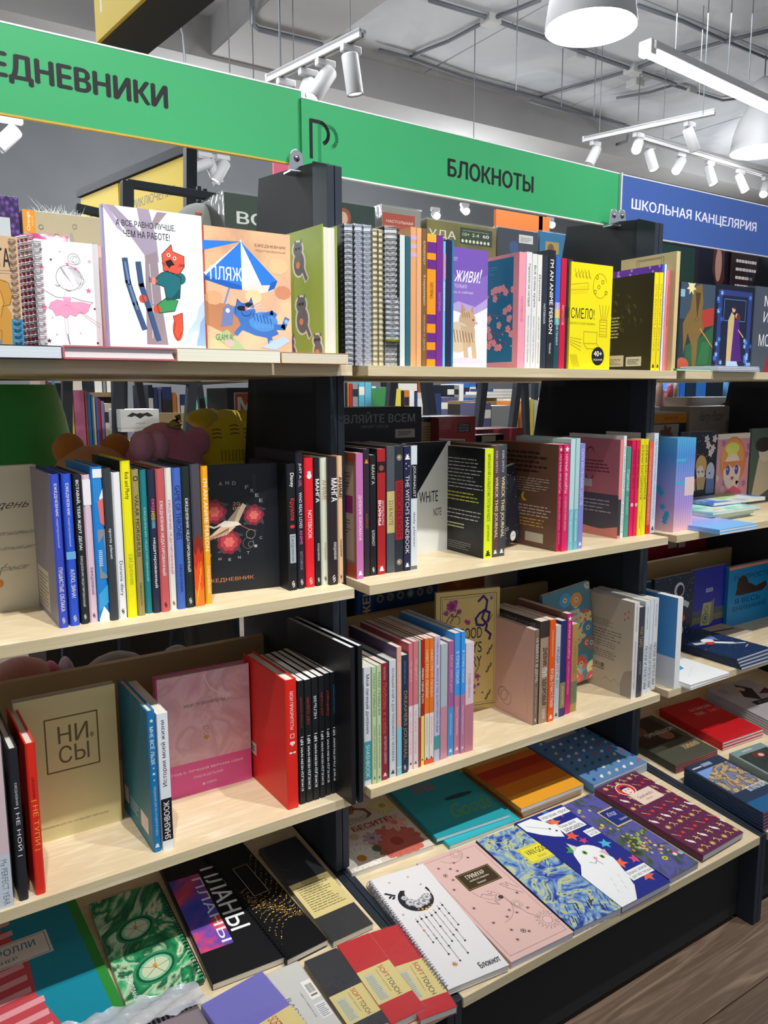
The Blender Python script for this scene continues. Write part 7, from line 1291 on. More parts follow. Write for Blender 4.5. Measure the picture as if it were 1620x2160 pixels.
for i in range(4):
    lay_d((1652, 1655+4*(3-i)), (1740, 1620), (1538, 1589+4*(3-i)), ['lowest grey green exercise book at the right edge', 'second grey green exercise book at the right edge', 'third grey green exercise book at the right edge', 'top grey green exercise book with a dark portrait'][i], .0052, h0=.0054*i, cover='7A9494', pages='D87880', fr=port if i == 3 else None, kind='soft', group='stack of grey green exercise books', w=.115) if False else lay_d((1538, 1589+4*(3-i)), (1604, 1566+4*(3-i)), (1640, 1618+4*(3-i)), ['lowest grey green exercise book at the right edge', 'second grey green exercise book at the right edge', 'third grey green exercise book at the right edge', 'top grey green exercise book with a dark portrait'][i], .0052, h0=.0054*i, mode='f', cover='7A9494', pages='D87880', fr=port if i == 3 else None, kind='soft', group='stack of grey green exercise books', h=.13)
def paint(k): k.ell('8A9AB0', .2, .85, .08); k.poly('3A2A2C', [(.35, .6), (.6, .95), (.75, .75), (.55, .45)]); k.ell('C8A898', .55, .8, .07); k.rect('1A1A1E', .3, .36, .9, .46); k.text('8A8A88', 'ИСТОРИЯ', .4, .38, .8, .44, 'r', .01); k.poly('5A2A34', [(.7, .6), (1, .7), (1, .5)])
for i in range(6):
    lay_d((1489, 1454+5*(5-i)), (1575, 1432+5*(5-i)), (1700, 1520+5*(5-i)), ['lowest of six pale grey exercise books', 'second pale grey exercise book from the bottom of its stack', 'third pale grey exercise book from the bottom of its stack', 'fourth pale grey exercise book from the bottom of its stack', 'fifth pale grey exercise book from the bottom of its stack', 'top pale grey exercise book with dark drawn figures'][i], .0056, h0=.0058*i, mode='f', cover='A8A4A8', pages='D8D8DC', fr=paint if i == 5 else None, kind='soft', group='stack of pale grey exercise books', h=.2)
# ================================================================== boxes on the rear half of the gondola
def gbox(xl, xr, yt, Y, z, dep, label, col, fr=None, hz=None, wrap=False, topc=None, name='game_box', side=None, vis=100):
    a = aY(xl, yt, Y); b = aY(xr, yt, Y); base = H+z*S; w = b.x-a.x; h = a.z-base
    t = thing(name, label, 'box', M=Matrix.Translation(Vector((a.x, Y*S, base))))
    mb = MB(); mb.box((0, 0, 0), (w, dep, h*.82)); mb.build('tray', mat(side or col, .5) if isinstance(col, str) else col, t)
    mb = MB(); mb.box((-.0012, -.0012, .01), (w+.0012, dep+.0012, h)); mb.build('lid', [mat(col, .4) if isinstance(col, str) else col], t, bevel=.0015)
    hv = min(h, a.z-aY(xl, yt+vis, Y).z); ink = Ink((0, -.0013, h-hv), (w, 0, 0), (0, 0, hv), (0, -1, 0))
    if fr: fr(ink); ink.build('box_print', t)
    if topc: k2 = Ink((0, 0, h), (w, 0, 0), (0, dep, 0), (0, 0, 1)); k2.rect(topc, .01, .01, .99, .99); k2.build('top_print', t)
    if wrap: mb = MB(); mb.box((-.003, -.003, .005), (w+.003, dep+.003, h+.0025)); mb.build('plastic_wrap', WRAP, t)
    return t
ZB = Z1
gbox(-60, 36, 404, 1.42, ZB, .12, 'purple chequered box standing at the left edge behind the top shelf', '3E2A5E', fr=lambda k: ([k.poly(['2A2450', '5A3A88', '6A4A98'][(i+j) % 3], [(.1*i, .0+.12*j), (.1*i+.05, .06+.12*j), (.1*i+.1, .12*j), (.1*i+.05, -.06+.12*j)]) for i in range(10) for j in range(10)], k.rect('B8BEC8', 0, 0, .79, .53)), name='toy_box')
def ora(k):
    k.rect('E08A2A', 0, .52, .13, 1); k.text('F6ECD8', 'Orange', .035, .56, .08, .96, 'u', .01); k.text('F0D0A0', 'TOYS', .09, .66, .11, .88, 'u', 0)
    for (x, y) in ((.19, .66), (.57, .74), (.90, .70), (.36, .5)): k.ring('D0CCC0', x, y, .025, .008)
    for x in (.25, .78): k.poly('8A8680', [(x-.06, .1), (x-.01, .46), (x+.06, .1)]); k.poly('D8D4CC', [(x-.05, .1), (x-.01, .43), (x+.05, .1)]); k.poly('C88A94', [(x-.03, .1), (x-.01, .34), (x+.03, .1)])
    k.poly('9A9890', [(.46, .1), (.50, .42), (.51, .60), (.54, .60), (.56, .42), (.57, .1)])
gbox(47, 232, 441, 1.42, ZB, .14, 'beige toy box with an orange corner tab and drawn unicorn ears behind the ballerina', 'B0A48C', fr=ora, name='toy_box')
t = thing('white_fur_toy', 'tuft of long white fur sticking up behind the beige toy box', 'toy', M=Matrix.Translation(aY(122, 470, 1.56)))
mb = MB(); mb.ball((0, 0, -.045), (.05, .04, .06), 16); mb.build('head', mat('D0D0D2', .9, 0, 'fuzz'), t, smooth=True)
R = random.Random(4); mb = MB()
for i in range(150):
    x = R.uniform(-.046, .046); d = R.uniform(-.4, .4); L = R.uniform(.012, .035)*(1.4 if R.random() < .12 else 1); p = Vector((x, R.uniform(-.02, .02), .0-abs(x)*.25)); mb.tube([p, p+Vector((d*L*.6, 0, L*.6)), p+Vector((d*L*1.6, .003, L))], [.0007, .0006, .0002], 3)
o = mb.build('fur', mat('E4E6EA', .8), t); o['kind'] = 'stuff'
p = aY(424, 472, 1.55); t = thing('plush_toy', 'round grey plush head rising behind the ski cat and parasol diaries', 'toy', M=Matrix.Translation(p))
mb = MB(); mb.ball((0, 0, -.02), (.062, .05, .062), 28); mb.build('head', mat('8C8F8E', .95, 0, 'fuzz'), t, smooth=True)
for s_ in (-1, 1): mb = MB(); mb.ball((s_*.022, -.046, .012), (.008, .004, .005), 12); mb.build('cheek_patch', mat('B87A70', .9), t, smooth=True)
def vo(k): k.text('C8CCCC', 'ВО', .28, .36, .98, .62, 'r', .02); k.text('B85A34', 'Г', .84, .68, .98, .84, 'r', .02); k.rect('2A4A44', 0, .0, 1, .2)
gbox(473, 560, 404, 1.44, ZB, .12, 'black game box with large pale capitals left of the first upright', '1E2626', fr=vo, wrap=True)
def face1(k): k.ell('8A3A20', .22, .68, .17, .2); k.ell('C8A08C', .2, .66, .11, .14)
gbox(706, 790, 424, 1.40, ZB, .17, 'shrink wrapped black game box with a small hooded face', '101A22', fr=face1, wrap=True)
gbox(806, 886, 433, 1.42, ZB, .15, 'shrink wrapped red and grey game box between the black and olive boxes', '8A8484', fr=lambda k: (k.rect('A83A30', .0, .3, .85, .86), k.text('E0D8D0', 'НАСТОЛЬНАЯ', .1, .66, .8, .72, 'r', .01)), wrap=True)
def ula(k): k.text('D8D4C8', 'УДА', .02, .60, .40, .80, 'r', .01); k.rect('24301C', .46, .56, .94, .92); k.text('D8D8C8', '10+', .50, .74, .60, .81, 'r', .01); k.text('D8D8C8', '2-4', .64, .74, .74, .81, 'r', .01); k.text('D8D8C8', '60', .80, .74, .89, .81, 'r', .02); [k.ell('D8D8C8', .50+.055*i, .63, .018) for i in range(8)]; k.lines('A0A890', .5, .85, .9, .88, 1)
gbox(901, 1046, 461, 1.42, ZB, .14, 'olive brown game box with a dark table of white numbers', noise_mat('olive_box', ['5A5024', '7A6C38', '4A4420'], (1, 1, 1), 8, .4), fr=ula, wrap=True)
gbox(1050, 1134, 478, 1.43, ZB, .13, 'dark grey wrapped game box with a white price sticker', '33363E', fr=lambda k: (k.rect('C8C8C8', .52, .72, .88, .90), k.lines('5A5A5A', .56, .76, .84, .86, 3, .4), k.ell('2A4A7A', .4, .6, .12)), wrap=True)
gbox(1139, 1196, 487, 1.44, ZB, .13, 'bright blue wrapped game box with a yellow picture', '1C6A94', fr=lambda k: (k.rect('A08A40', .2, .55, .7, .80), k.ell('6A4A28', .4, .66, .12)), wrap=True)
# behind the second shelf
def upr(k): k.text('8A8C90', 'УПРАВЛЯЙТЕ ВСЕМ', .08, .66, .94, .90, 'r', .02); k.text('8A8C90', 'СИЛОЙ ГОЛОСА!', .46, .54, .70, .63, 'r', .012); k.rect('B0ACA8', .76, .30, .94, .50); k.lines('4A4A4A', .79, .36, .91, .46, 3, .5)
gbox(640, 888, 862, 1.40, Z2, .13, 'wide black game box with large grey capitals behind the second shelf', '12131C', fr=upr, topc='4A4440')
gbox(886, 926, 880, 1.42, Z2, .14, 'black wrapped game box with a torn parchment print', '15161A', fr=lambda k: (k.poly('A0844C', [(.05, .40), (.92, .44), (.88, .88), (.02, .9)]), k.lines('4A3A20', .12, .5, .8, .84, 6, .3)), wrap=True)
gbox(926, 1002, 880, 1.39, Z2, .12, 'red wrapped game box with a black label and a white stripe', '9A1C24', fr=lambda k: (k.rect('1E1A1C', .50, .66, .86, .86), k.text('B0B0B0', 'COSMO', .54, .80, .82, .84, 'r', .01), k.text('B0B0B0', 'DRONE', .54, .74, .82, .78, 'r', .01), k.text('B0B0B0', 'GAMES', .54, .68, .82, .72, 'r', .01), k.line('D8D4D0', .03, [(0, .54), (.7, .50), (.7, .3)]), k.lines('D07070', .02, .76, .34, .86, 2, .3)), wrap=True)
gbox(1004, 1062, 918, 1.44, Z2, .12, 'low yellow and black box beside the red lidded one', '1E1C18', fr=lambda k: (k.rect('B8A030', 0, .55, 1, .75), k.lines('2A2418', .1, .6, .9, .7, 1, .5), k.rect('B8B098', .2, .85, .7, .98)))
gbox(1006, 1104, 906, 1.50, Z2, .10, 'low dark red box with a folded lid behind the yellow one', '8A1A26')
gbox(480, 540, 818, 1.48, Z2, .12, 'black game box with an orange square and big white letter behind the plush cat', '1A1A22', fr=lambda k: (k.rect('D8C8B8', .20, .46, .96, .90), k.rect('C04A20', .24, .48, 1, .88), k.text('E8E4DC', 'М', .34, .52, .86, .80, 'r', .03)))
# right bay, behind the second shelf
def hp(k): k.text('5A5048', 'Harry Potter', .15, .62, .66, .90, 'r', .005, .15); k.line('8A8078', .006, [(0, .86), (.3, .84), (1, .88)]); k.line('8A8078', .006, [(0, .30), (.5, .26), (1, .30)]); [k.petals('7A5A5C', .80+.06*(i % 3), .5+.12*(i//3), .05, 6, .7) for i in range(6)]
gbox(1456, 1556, 858, 1.37, Z2, .11, 'pale grey gift box with brown script lettering in the right bay', '8E8880', fr=hp, topc='A8A4A0')
gbox(1371, 1458, 870, 1.38, Z2, .12, 'grey box with an ochre band left of the script lettered box', '9A9894', fr=lambda k: (k.rect('B8761C', -.0, .76, 1, .96), k.text('7A3A10', 'HARRY POTTER', .32, .83, .66, .90, 'r', .01), k.rect('1E2430', 0, 0, 1, .76), k.rect('9A9890', .1, .1, .7, .74), k.petals('6A5040', .4, .5, .16, 7, .6)), topc='8A8078')
gbox(1458, 1556, 838, 1.45, Z2, .10, 'pale box lying on the rear of the right bay, higher than its neighbours', 'A4A09C', topc='C0BEBC')
gbox(1556, 1583, 850, 1.40, Z2, .12, 'narrow grey box with a gold ribbon emblem, left of two', '6E6A66', fr=lambda k: (k.poly('A07C34', [(.25, .55), (.8, .55), (.8, .86), (.25, .86)]), k.crest('3A2A30', .5, .3, .2)))
gbox(1585, 1612, 852, 1.40, Z2, .12, 'narrow grey box with a gold ribbon emblem, right of two', '6E6A66', fr=lambda k: (k.poly('A07C34', [(.25, .55), (.8, .55), (.8, .86), (.25, .86)]), k.crest('3A2A30', .5, .3, .2)))
# jars and tubes further back in the right bay
for (x, y0, y1, r, c, lb, cap) in [(1392, 855, 802, 9, '8A6A5C', 'brown jar with a narrow neck at the back of the right bay', 'A08070'), (1398, 850, 822, 12, 'C08088', 'pink tub at the back of the right bay', 'D09098'), (1414, 850, 810, 9, '8A3A48', 'dark red tube at the back of the right bay', 'A04A58'), (1426, 850, 808, 5, '8A7A48', 'slim olive tube at the back of the right bay', '9A8A58'), (1545, 840, 812, 9, 'C8C4C0', 'white tub at the right of the back row of the right bay', 'D0A8A0')]:
    a = aY(x, y1, 2.35); w = r/FPX*2.9*S; base = H-.081; t = thing('cosmetic_jar', lb, 'jar', M=Matrix.Translation(Vector((a.x, a.y, base))))
    mb = MB(); mb.lathe([(.0001, 0), (w, 0), (w, (a.z-base)*.8), (w*.8, (a.z-base)*.84), (.0001, (a.z-base)*.84)], n=18); mb.build('body', mat(c, .4), t, smooth=True)
    mb = MB(); mb.lathe([(w*.85, (a.z-base)*.84), (w*.85, a.z-base), (.0001, a.z-base)], n=18); mb.build('cap', mat(cap, .4), t, smooth=True)
# behind the third shelf
def zhen(k): k.rect('1E4A9A', 0, 0, 1, 1); k.text('D8C890', 'ЖЕНЬ', .25, .1, .8, .9, 'u', .03)
gbox(722, 757, 1214, 1.42, Z3, .12, 'black box with a faint round mark behind the third shelf', '101818', fr=lambda k: k.ring('2A3434', .6, .6, .1, .02))
gbox(757, 786, 1214, 1.40, Z3, .12, 'narrow bright blue box with outlined vertical letters behind the third shelf', '1E4A9A', fr=zhen)
gbox(787, 922, 1205, 1.40, Z3, .12, 'long dark blue box with a row of round pictures behind the third shelf', '123A66', fr=lambda k: ([(k.ell('7A8A8C', .10+.155*i, .40, .055), k.ell(['4A3A30', '8A5A30', '3A4A5A', 'A8A8A0', '8A3A30', '9A4A40'][i], .10+.155*i, .40, .03)) for i in range(6)], k.lines('5A8AB0', .05, .56, .9, .66, 2, .3, 2)))
gbox(950, 992, 1180, 1.42, Z3, .12, 'orange box with brown letters behind the third shelf', 'A0501C', fr=lambda k: (k.text('C88A50', 'ЭКСПЕР', .2, .4, .5, .95, 'd', .01), k.text('D0A070', 'ДР', .55, .6, .9, .95, 'd', .02)))
gbox(993, 1022, 1175, 1.42, Z3, .12, 'dark orange box with a round seal behind the third shelf', '8A4A20', fr=lambda k: k.ell('B08A50', .5, .8, .3))
gbox(1058, 1092, 1165, 1.42, Z3, .12, 'grey box with a faint drawing behind the third shelf', '7A7A78', fr=lambda k: k.ring('5A5A58', .5, .8, .2, .03))
gbox(1095, 1125, 1160, 1.43, Z3, .12, 'dark blue box next to the grey one behind the third shelf', '1A3A6A')
gbox(1352, 1530, 1140, 1.42, Z3, .12, 'long dark red box with two price stickers behind the right bay', '7A1820', fr=lambda k: (k.rect('9A9490', .30, .73, .40, .86), k.rect('A8A29C', .42, .71, .50, .82)))

# ================================================================== plush toys
def ball_obj(name, parent, c, r, m, M=None, n=28):
    mb = MB(); mb.ball((0, 0, 0), r, n, M=M); o = mb.build(name, m, parent, smooth=True); o.location = c; return o
def at2(x, y, Y): return aY(x, y, Y)
def PR(px, Y): return px/FPX*(Y/ray(300, 950).y)*S     # size in metres of px at that depth
G_ = mat('3AA048', .95, 0, 'fuzz'); t = thing('plush_toy', 'huge green plush filling the left edge behind the second shelf', 'toy', M=Matrix.Translation(Vector((at2(-14, 900, 1.585).x, 1.585*S, H+Z2*S))))
mb = MB(); mb.lathe([(.0001, 0), (.12, .01), (.150, .05), (.154, .12), (.150, .20), (.135, .28), (.12, .34)], n=40); mb.build('body', G_, t, smooth=True)
for v in t.children[0].data.vertices: v.co.y *= .72
mb = MB(); mb.tube([(.03, -.110, z) for z in (.04, .10, .16)], .0012, 5); mb.build('seam', mat('1E5A28', .9), t)
# brown bear
BR = mat('D08226', .95, 0, 'fuzz'); p = at2(195, 960, 1.43); t = thing('plush_toy', 'golden brown plush bear with two round ears behind the diaries', 'toy', M=Matrix.Translation(Vector((p.x, 1.43*S, H+Z2*S))))
ztop = p.z-(H+Z2*S)
ball_obj('head', t, (0, 0, ztop-.058), (.080, .07, .078), BR); ball_obj('body', t, (0, 0, (ztop-.10)*.5), (.085, .075, (ztop-.10)*.52), BR)
for xe, lb in ((147, 1), (248, -1)):
    q = at2(xe, 940, 1.43); ball_obj('ear', t, (q.x-p.x, .01, q.z-(H+Z2*S)-.008), (.030, .018, .032), BR, n=20); ball_obj('inner_ear', t.children[-1], (0, -.014, -.002), (.017, .008, .018), mat('7A3E10', .95, 0, 'fuzz'), n=14)
# pink unicorn
PKm = mat('E888A4', .95, 0, 'fuzz'); PK2 = mat('F0A4BA', .95, 0, 'fuzz'); p = at2(342, 896, 1.42); t = thing('plush_toy', 'round pink plush unicorn with a small gold horn behind the diaries', 'toy', M=Matrix.Translation(Vector((p.x, 1.42*S, H+Z2*S)))); zt_ = p.z-(H+Z2*S)
ball_obj('body', t, (.0, 0, zt_*.5), (.088, .066, zt_*.52), PKm, n=32)
for dx, w in ((-.056, .022), (-.026, .020)): ball_obj('mane', t, (dx, -.045, zt_-.038), (w, .035, .03), PK2, n=18)
ball_obj('ear', t, (.066, -.012, zt_-.036), (.028, .018, .030), PKm, n=18); ball_obj('inner_ear', t.children[-1], (-.006, -.014, 0), (.016, .006, .02), mat('7A4A78', .9), n=14)
mb = MB(); hb = Vector((.014, -.03, zt_-.006)); mb.tube([hb, hb+Vector((.003, 0, .010)), hb+Vector((.008, 0, .020)), hb+Vector((.013, 0, .026))], [.014, .011, .007, .002], 12); hn = mb.build('horn', mat('A8934A', .7), t, smooth=True)
for i in range(2): mb = MB(); q = hb+Vector((.002+.004*i, 0, .007+.007*i)); mb.tube([q+Vector((.0125*(1-.28*i)*math.cos(a), .0125*(1-.28*i)*math.sin(a), .002*math.sin(a))) for a in [math.pi*2*j/12 for j in range(12)]], .0008, 4, closed=True); mb.build('horn_thread', mat('4A3A1A', .8), hn)
# yellow cat
YL = mat('E8CC14', .95, 0, 'fuzz'); p = at2(472, 866, 1.455); t = thing('plush_toy', 'mustard yellow plush cat seen from behind with brown stripes', 'toy', M=Matrix.Translation(Vector((p.x, 1.455*S, H+Z2*S)))); zt_ = p.z-(H+Z2*S)
mb = MB(); mb.lathe([(.0001, 0), (.066, .004), (.080, .05), (.078, zt_*.5), (.068, zt_*.75), (.052, zt_*.92), (.028, zt_*1.0), (.0001, zt_*1.01)], n=36); mb.build('body', YL, t, smooth=True)
for v in t.children[0].data.vertices: v.co.y *= .78
for s_ in (-1, 1):
    mb = MB(); a = Vector((s_*.030, -.005, zt_*.93)); b = Vector((s_*.083, -.012, zt_*.955 if s_ < 0 else zt_*.84)); c_ = Vector((s_*.070, -.005, zt_*.66))
    mb.tube([a, (a+b)/2+Vector((0, 0, .0)), b], [.026, .022, .010], 14); mb.build('ear', YL, t, smooth=True)
ST = mat('8A6A10', .9)
mb = MB()
for i in range(3):
    for j in range(3):
        x = (-.035, 0, .035)[i]; z = zt_*.90-.008*j-(.008 if i != 1 else 0); y = -.78*math.sqrt(max(0, .060**2-x*x))-.004-j*.003; mb.tube([(x-.010, y, z-.002), (x, y-.0015, z), (x+.010, y, z-.002)], .0011, 4)
mb.build('stitched_stripes', ST, t)
mb = MB()
for i in range(9):
    for zz in (.68, .42): x = -.03+.0075*i; y = -.78*math.sqrt(.0765**2-x*x); mb.tube([(x, y, zt_*zz+.012), (x, y-.001, zt_*zz-.012)], .0009, 4)
mb.build('back_stripes', mat('9A7A18', .9), t)
# lower plush toys behind the third shelf
for (x, y, w, hh, c, lb) in [(40, 1395, .085, .06, 'B87A78', 'dusty rose plush toy in the shade below the left second shelf'), (108, 1402, .028, .05, 'B01C64', 'magenta plush toy with a yellow patch in the shade below the second shelf'), (140, 1393, .020, .045, 'A88AA8', 'pale lilac plush arm between the rose and grey plush toys'), (245, 1382, .085, .07, '6E5C54', 'grey brown plush toy in the shade behind the third shelf lip'), (375, 1368, .05, .05, '5A5048', 'dim beige plush toy behind the right end of the third shelf lip')]:
    p = at2(x, y, 1.47); t = thing('plush_toy', lb, 'toy', M=Matrix.Translation(Vector((p.x, 1.47*S, H+Z3*S)))); zz = p.z-(H+Z3*S)
    ball_obj('body', t, (0, 0, zz*.5), (w, .07, zz*.54), mat(c, .95, 0, 'fuzz'), n=24)
    for s_ in (-1, 1): ball_obj('arm', t, (s_*w*.8, -.03, zz*.62), (w*.28, .03, zz*.22), mat(c, .95, 0, 'fuzz'), n=14)

# ================================================================== the shop beyond: racks, rows of books, signs
FR = mat('20262E', .6)
def post(x0, y0, x1, y1, Y, w, label, Yb=None, name='rack_post'):
    a = aY(x0, y0, Y); b = aY(x1, y1, Yb or Y)
    if abs(x1-x0) < 30 and y1 > 800: b = a+(b-a)*((a.z-.001)/(a.z-b.z))
    d = (b-a); L = d.length; ez = d.normalized(); ex = Vector((1, 0, 0)); ex = (ex-ez*ex.dot(ez)); 
    if ex.length < .2: ex = Vector((0, 1, 0))-ez*ez.y
    ex.normalize(); ey = ez.cross(ex); t = thing(name, label, 'rack', M=basis(a, ex, ey, ez)); mb = MB(); mb.box((-w/2, -w/2, 0), (w/2, w/2, L)); mb.build('bar', FR, t, bevel=.002); return t
# yellow section signs on their black rack
YS = mat('F0CC20', .5)
def ysign(bl, tr, ytl, label, txt=None, z=1.0):
    pass
a = aZ(168, 410, .62); b = aZ(402, 312, .62); ex = (b-a).normalized(); L = (b-a).length
t = thing('rack_sign', 'yellow section signs hanging from a black bar above the far book rack', 'sign', M=basis(a, ex, Vector((0, 0, 1)).cross(ex).normalized(), Vector((0, 0, 1))))
mb = MB(); mb.box((0, -.012, -.012), (L, .012, .014)); mb.build('top_bar', FR, t)
for i, (u0, u1, tx) in enumerate([(.02, .40, 'СОВЕТУЕМ'), (.42, .98, 'ПРИКЛЮЧЕНИЯ')]):
    mb = MB(); mb.box((L*u0, -.004, -.165), (L*u1, .004, -.016)); mb.build('sign_panel', YS, t)
    k = Ink((L*u0, -.004, -.165), (L*(u1-u0), 0, 0), (0, 0, .149), (0, -1, 0)); k.text('3A3418', tx, .12, .36, .82, .54, 'r', .01); k.build('sign_print', t)
    mb = MB(); mb.box((L*u0, -.006, -.176), (L*u1, .006, -.165)); mb.build('lower_rail', mat('B8B8B8', .5), t)
post(401, 312, 401, 470, 1.85, .028, 'black upright post at the near end of the far yellow signs')
post(268, 383, 268, 470, 1.75, .026, 'short black post in front of the yellow signs')
post(268, 387, 555, 432, 1.75, .018, 'thin black rail sloping down behind the ski cat diary')
post(160, 438, 268, 462, 1.75, .018, 'short black rail left of the yellow signs')
p = aY(425, 400, 1.75); t = thing('bag_clip', 'small black clip hanging on the far rail', 'clip', M=Matrix.Translation(p)); mb = MB(); mb.box((-.012, -.006, -.04), (-.003, .006, .006)); mb.box((.003, -.006, -.035), (.012, .006, .002)); mb.box((-.012, -.006, -.042), (.012, .006, -.03)); mb.build('body', FR, t)
# big hanging yellow sign
a = aY(197, -60, 2.05); b = aY(203, 90, 2.05); c_ = aZ(300, 0, (b.z-H)/S)
ex = (aZ(340, -40, (b.z-H)/S)-b); ex.z = 0; ex.normalize(); t = thing('hanging_sign', 'yellow sign on a thick black frame hanging at the top left', 'sign', M=basis(b, ex, Vector((0, 0, 1)).cross(ex).normalized(), Vector((0, 0, 1))))
mb = MB(); mb.box((0, 0, 0), (.9, .01, .5)); mb.build('panel', mat('E0C454', .5), t)
mb = MB(); mb.box((-.003, .01, -.003), (.9, .13, .5)); mb.build('frame', mat('1C2230', .5), t)
k = Ink((0, 0, 0), (.9, 0, 0), (0, 0, .5), (0, -1, 0)); k.line('E8ECE8', .012, [(.05, .12), (.05, .5), (.10, .5)]); k.text('F0E8C0', 'ЛИТЕРАТУРА', .16, .34, .8, .44, 'r', .02); k.build('sign_print', t)
# pink and orange glimpses
p = aY(578, 386, 3.0); mb = MB(); mb.box(p, p+Vector((.09, .01, .09))); mb.box((p.x+.04, p.y+.01, 0), (p.x+.05, p.y+.02, p.z+.05)); t = tag(mb.build('wall_poster', mat('D8607C', .5)), 'small pink sign glimpsed between the left green sign and the upright', 'sign')
p = aY(1046, 484, 3.2); mb = MB(); mb.box(p, p+Vector((.42, .02, .11))); mb.box((p.x+.2, p.y+.02, 0), (p.x+.23, p.y+.05, p.z+.08)); t = tag(mb.build('section_sign', mat('A85414', .6)), 'orange sign glimpsed above the grey and blue boxes', 'sign')
p = aY(1136, 500, 3.2); mb = MB(); mb.box((p.x, p.y, 0), p+Vector((.03, .03, .2))); tag(mb.build('rack_post', FR), 'short black post right of the orange sign', 'rack')
CN = {'D8B0A0': 'peach', 'C06A90': 'pink', '2A6AB8': 'blue', '2A7A84': 'teal', '8A7AB0': 'lilac', 'B0262E': 'red', '5A5A78': 'slate', 'D0C8B8': 'cream', '1C222C': 'black', 'D8C850': 'yellow', '7CC0B0': 'mint', '5CA8C0': 'turquoise', 'E8E6E0': 'white', '8A8A8A': 'grey', 'C87830': 'orange', '2A3A6A': 'navy', 'A0522C': 'rust', '3C8A4C': 'green'}
def row(Y, items, zb, where, dep=.16, grp=None):
    prev = None; names = [CN[c] for *_, c in items]
    for i, (x0, x1, yt, c) in enumerate(items):
        a = aY(x0, yt, Y); b = aY(x1, yt, Y); w = max(.006, b.x-a.x-.001); h = a.z-(H+zb)
        l_ = names[i-1] if i else None; r_ = names[i+1] if i+1 < len(names) else None
        desc = 'far %s book %s, %s' % (names[i], ('between %s and %s' % (l_, r_)) if l_ and r_ else ('first from the left' if not l_ else 'last on the right'), where)
        book(Matrix.Translation(Vector((a.x, Y*S, H+zb))), w, dep, h, desc, cover=c, kind='soft', name='book', cat='book', group=grp or ('books '+where), sp=[('full', .2, .45, ['E0DCD0', '2A2A30'][i % 2])] if (x1-x0) > 7 and i % 3 != 1 else None)
def case(x0, x1, Y, zb, label, dep=.35, c='8A7250'):
    a = aY(x0, 850, Y); b = aY(x1, 850, Y); t = thing('far_shelf', label, 'shelf', M=Matrix.Translation(Vector((a.x, Y*S-.02, H+zb-.02)))); mb = MB(); mb.box((0, 0, 0), (b.x-a.x, dep, .02)); mb.build('board', mat(c, .6), t)
    mb = MB(); mb.box((0, .02, -.9), (b.x-a.x, dep, 0)); mb.build('cabinet', mat('2A2420', .8), t)
# left window (between the top and second shelves)
case(60, 330, 2.30, -.165, 'far maple shelf seen through the left bay')
row(2.30, [(84, 96, 800, 'D8B0A0'), (97, 101, 803, '5A5A78'), (102, 108, 806, 'B0262E'), (109, 116, 804, '5CA8C0'), (117, 130, 808, '1C222C'), (131, 136, 810, 'D0C8B8'), (148, 153, 821, 'D8C850'), (154, 177, 823, 'C06A90'), (178, 182, 824, 'A0522C'), (183, 190, 828, '2A6AB8'), (191, 194, 832, '2A7A84'), (195, 200, 838, 'D8B0A0'), (201, 204, 838, '2A6AB8'), (205, 211, 841, 'B0262E'), (212, 219, 846, '8A7AB0'), (220, 236, 851, 'D0C8B8')], -.165, 'left bay gap')
gb = gbox(254, 334, 864, 2.05, -.11/S*1.0, .12, 'white box with a sketched black bat, seen through the left bay', 'C8C8CA', fr=lambda k: (k.poly('2A2A2E', [(.15, .70), (.30, .86), (.42, .80), (.5, .84), (.58, .80), (.70, .86), (.86, .70), (.72, .66), (.64, .72), (.5, .58), (.36, .72), (.28, .66)]), k.lines('6A6A6A', .38, .36, .64, .42, 1)), name='gift_box')
row(3.3, [(150, 172, 785, 'D0C8B8'), (174, 196, 786, '1C222C'), (198, 214, 786, 'E8E6E0'), (216, 222, 788, '8A8A8A'), (224, 248, 787, 'E8E6E0')], -.0, 'upper tier in left bay gap')
case(140, 256, 3.3, -.0, 'thin far shelf tier just under the top shelf of the left bay')
row(2.75, [(312, 322, 812, '1C222C'), (323, 332, 818, '2A3A6A'), (333, 340, 820, '5A5A78'), (341, 362, 816, '2A3A6A'), (363, 372, 828, 'C87830'), (373, 379, 830, 'D0C8B8'), (380, 392, 832, '2A3A6A'), (393, 404, 836, '8A8A8A'), (430, 446, 836, '7CC0B0'), (447, 482, 840, 'B0262E')], -.22, 'bins beyond the plush toys', dep=.2)
p0 = aY(285, 850, 2.3); t = thing('book_bin', 'pale wooden bin behind the pink plush unicorn', 'bin', M=Matrix.Translation(Vector((p0.x, 2.25*S, H-.24))) @ Matrix.Rotation(math.radians(-12), 4, 'Z'))
for i, (y_, h_) in enumerate([(0, .13), (.22, .17)]): mb = MB(); mb.box((0, y_, 0), (.42, y_+.015, h_)); mb.build('side_board', mat('9A8868', .6), t)
mb = MB(); mb.box((0, 0, 0), (.42, .23, .015)); mb.build('bottom_board', mat('9A8868', .6), t)
for args in [(141, 790, 141, 915, 2.2, .028, 'black rack post left of the pink rainbow book'), (247, 790, 250, 912, 2.1, .03, 'black rack post beside the bat box'), (262, 790, 262, 838, 2.6, .02, 'thin far post near the bat box'), (290, 795, 300, 855, 2.6, .025, 'slanted far rack post over the bins'), (406, 790, 400, 880, 2.1, .028, 'black rack post left of the yellow plush cat'), (419, 812, 428, 872, 2.2, .02, 'slanted rack strut left of the yellow plush cat'), (242, 793, 400, 803, 2.1, .026, 'black rack rail sloping under the left top shelf'), (400, 804, 545, 796, 2.1, .026, 'black rack rail rising towards the first upright')]: post(*args)
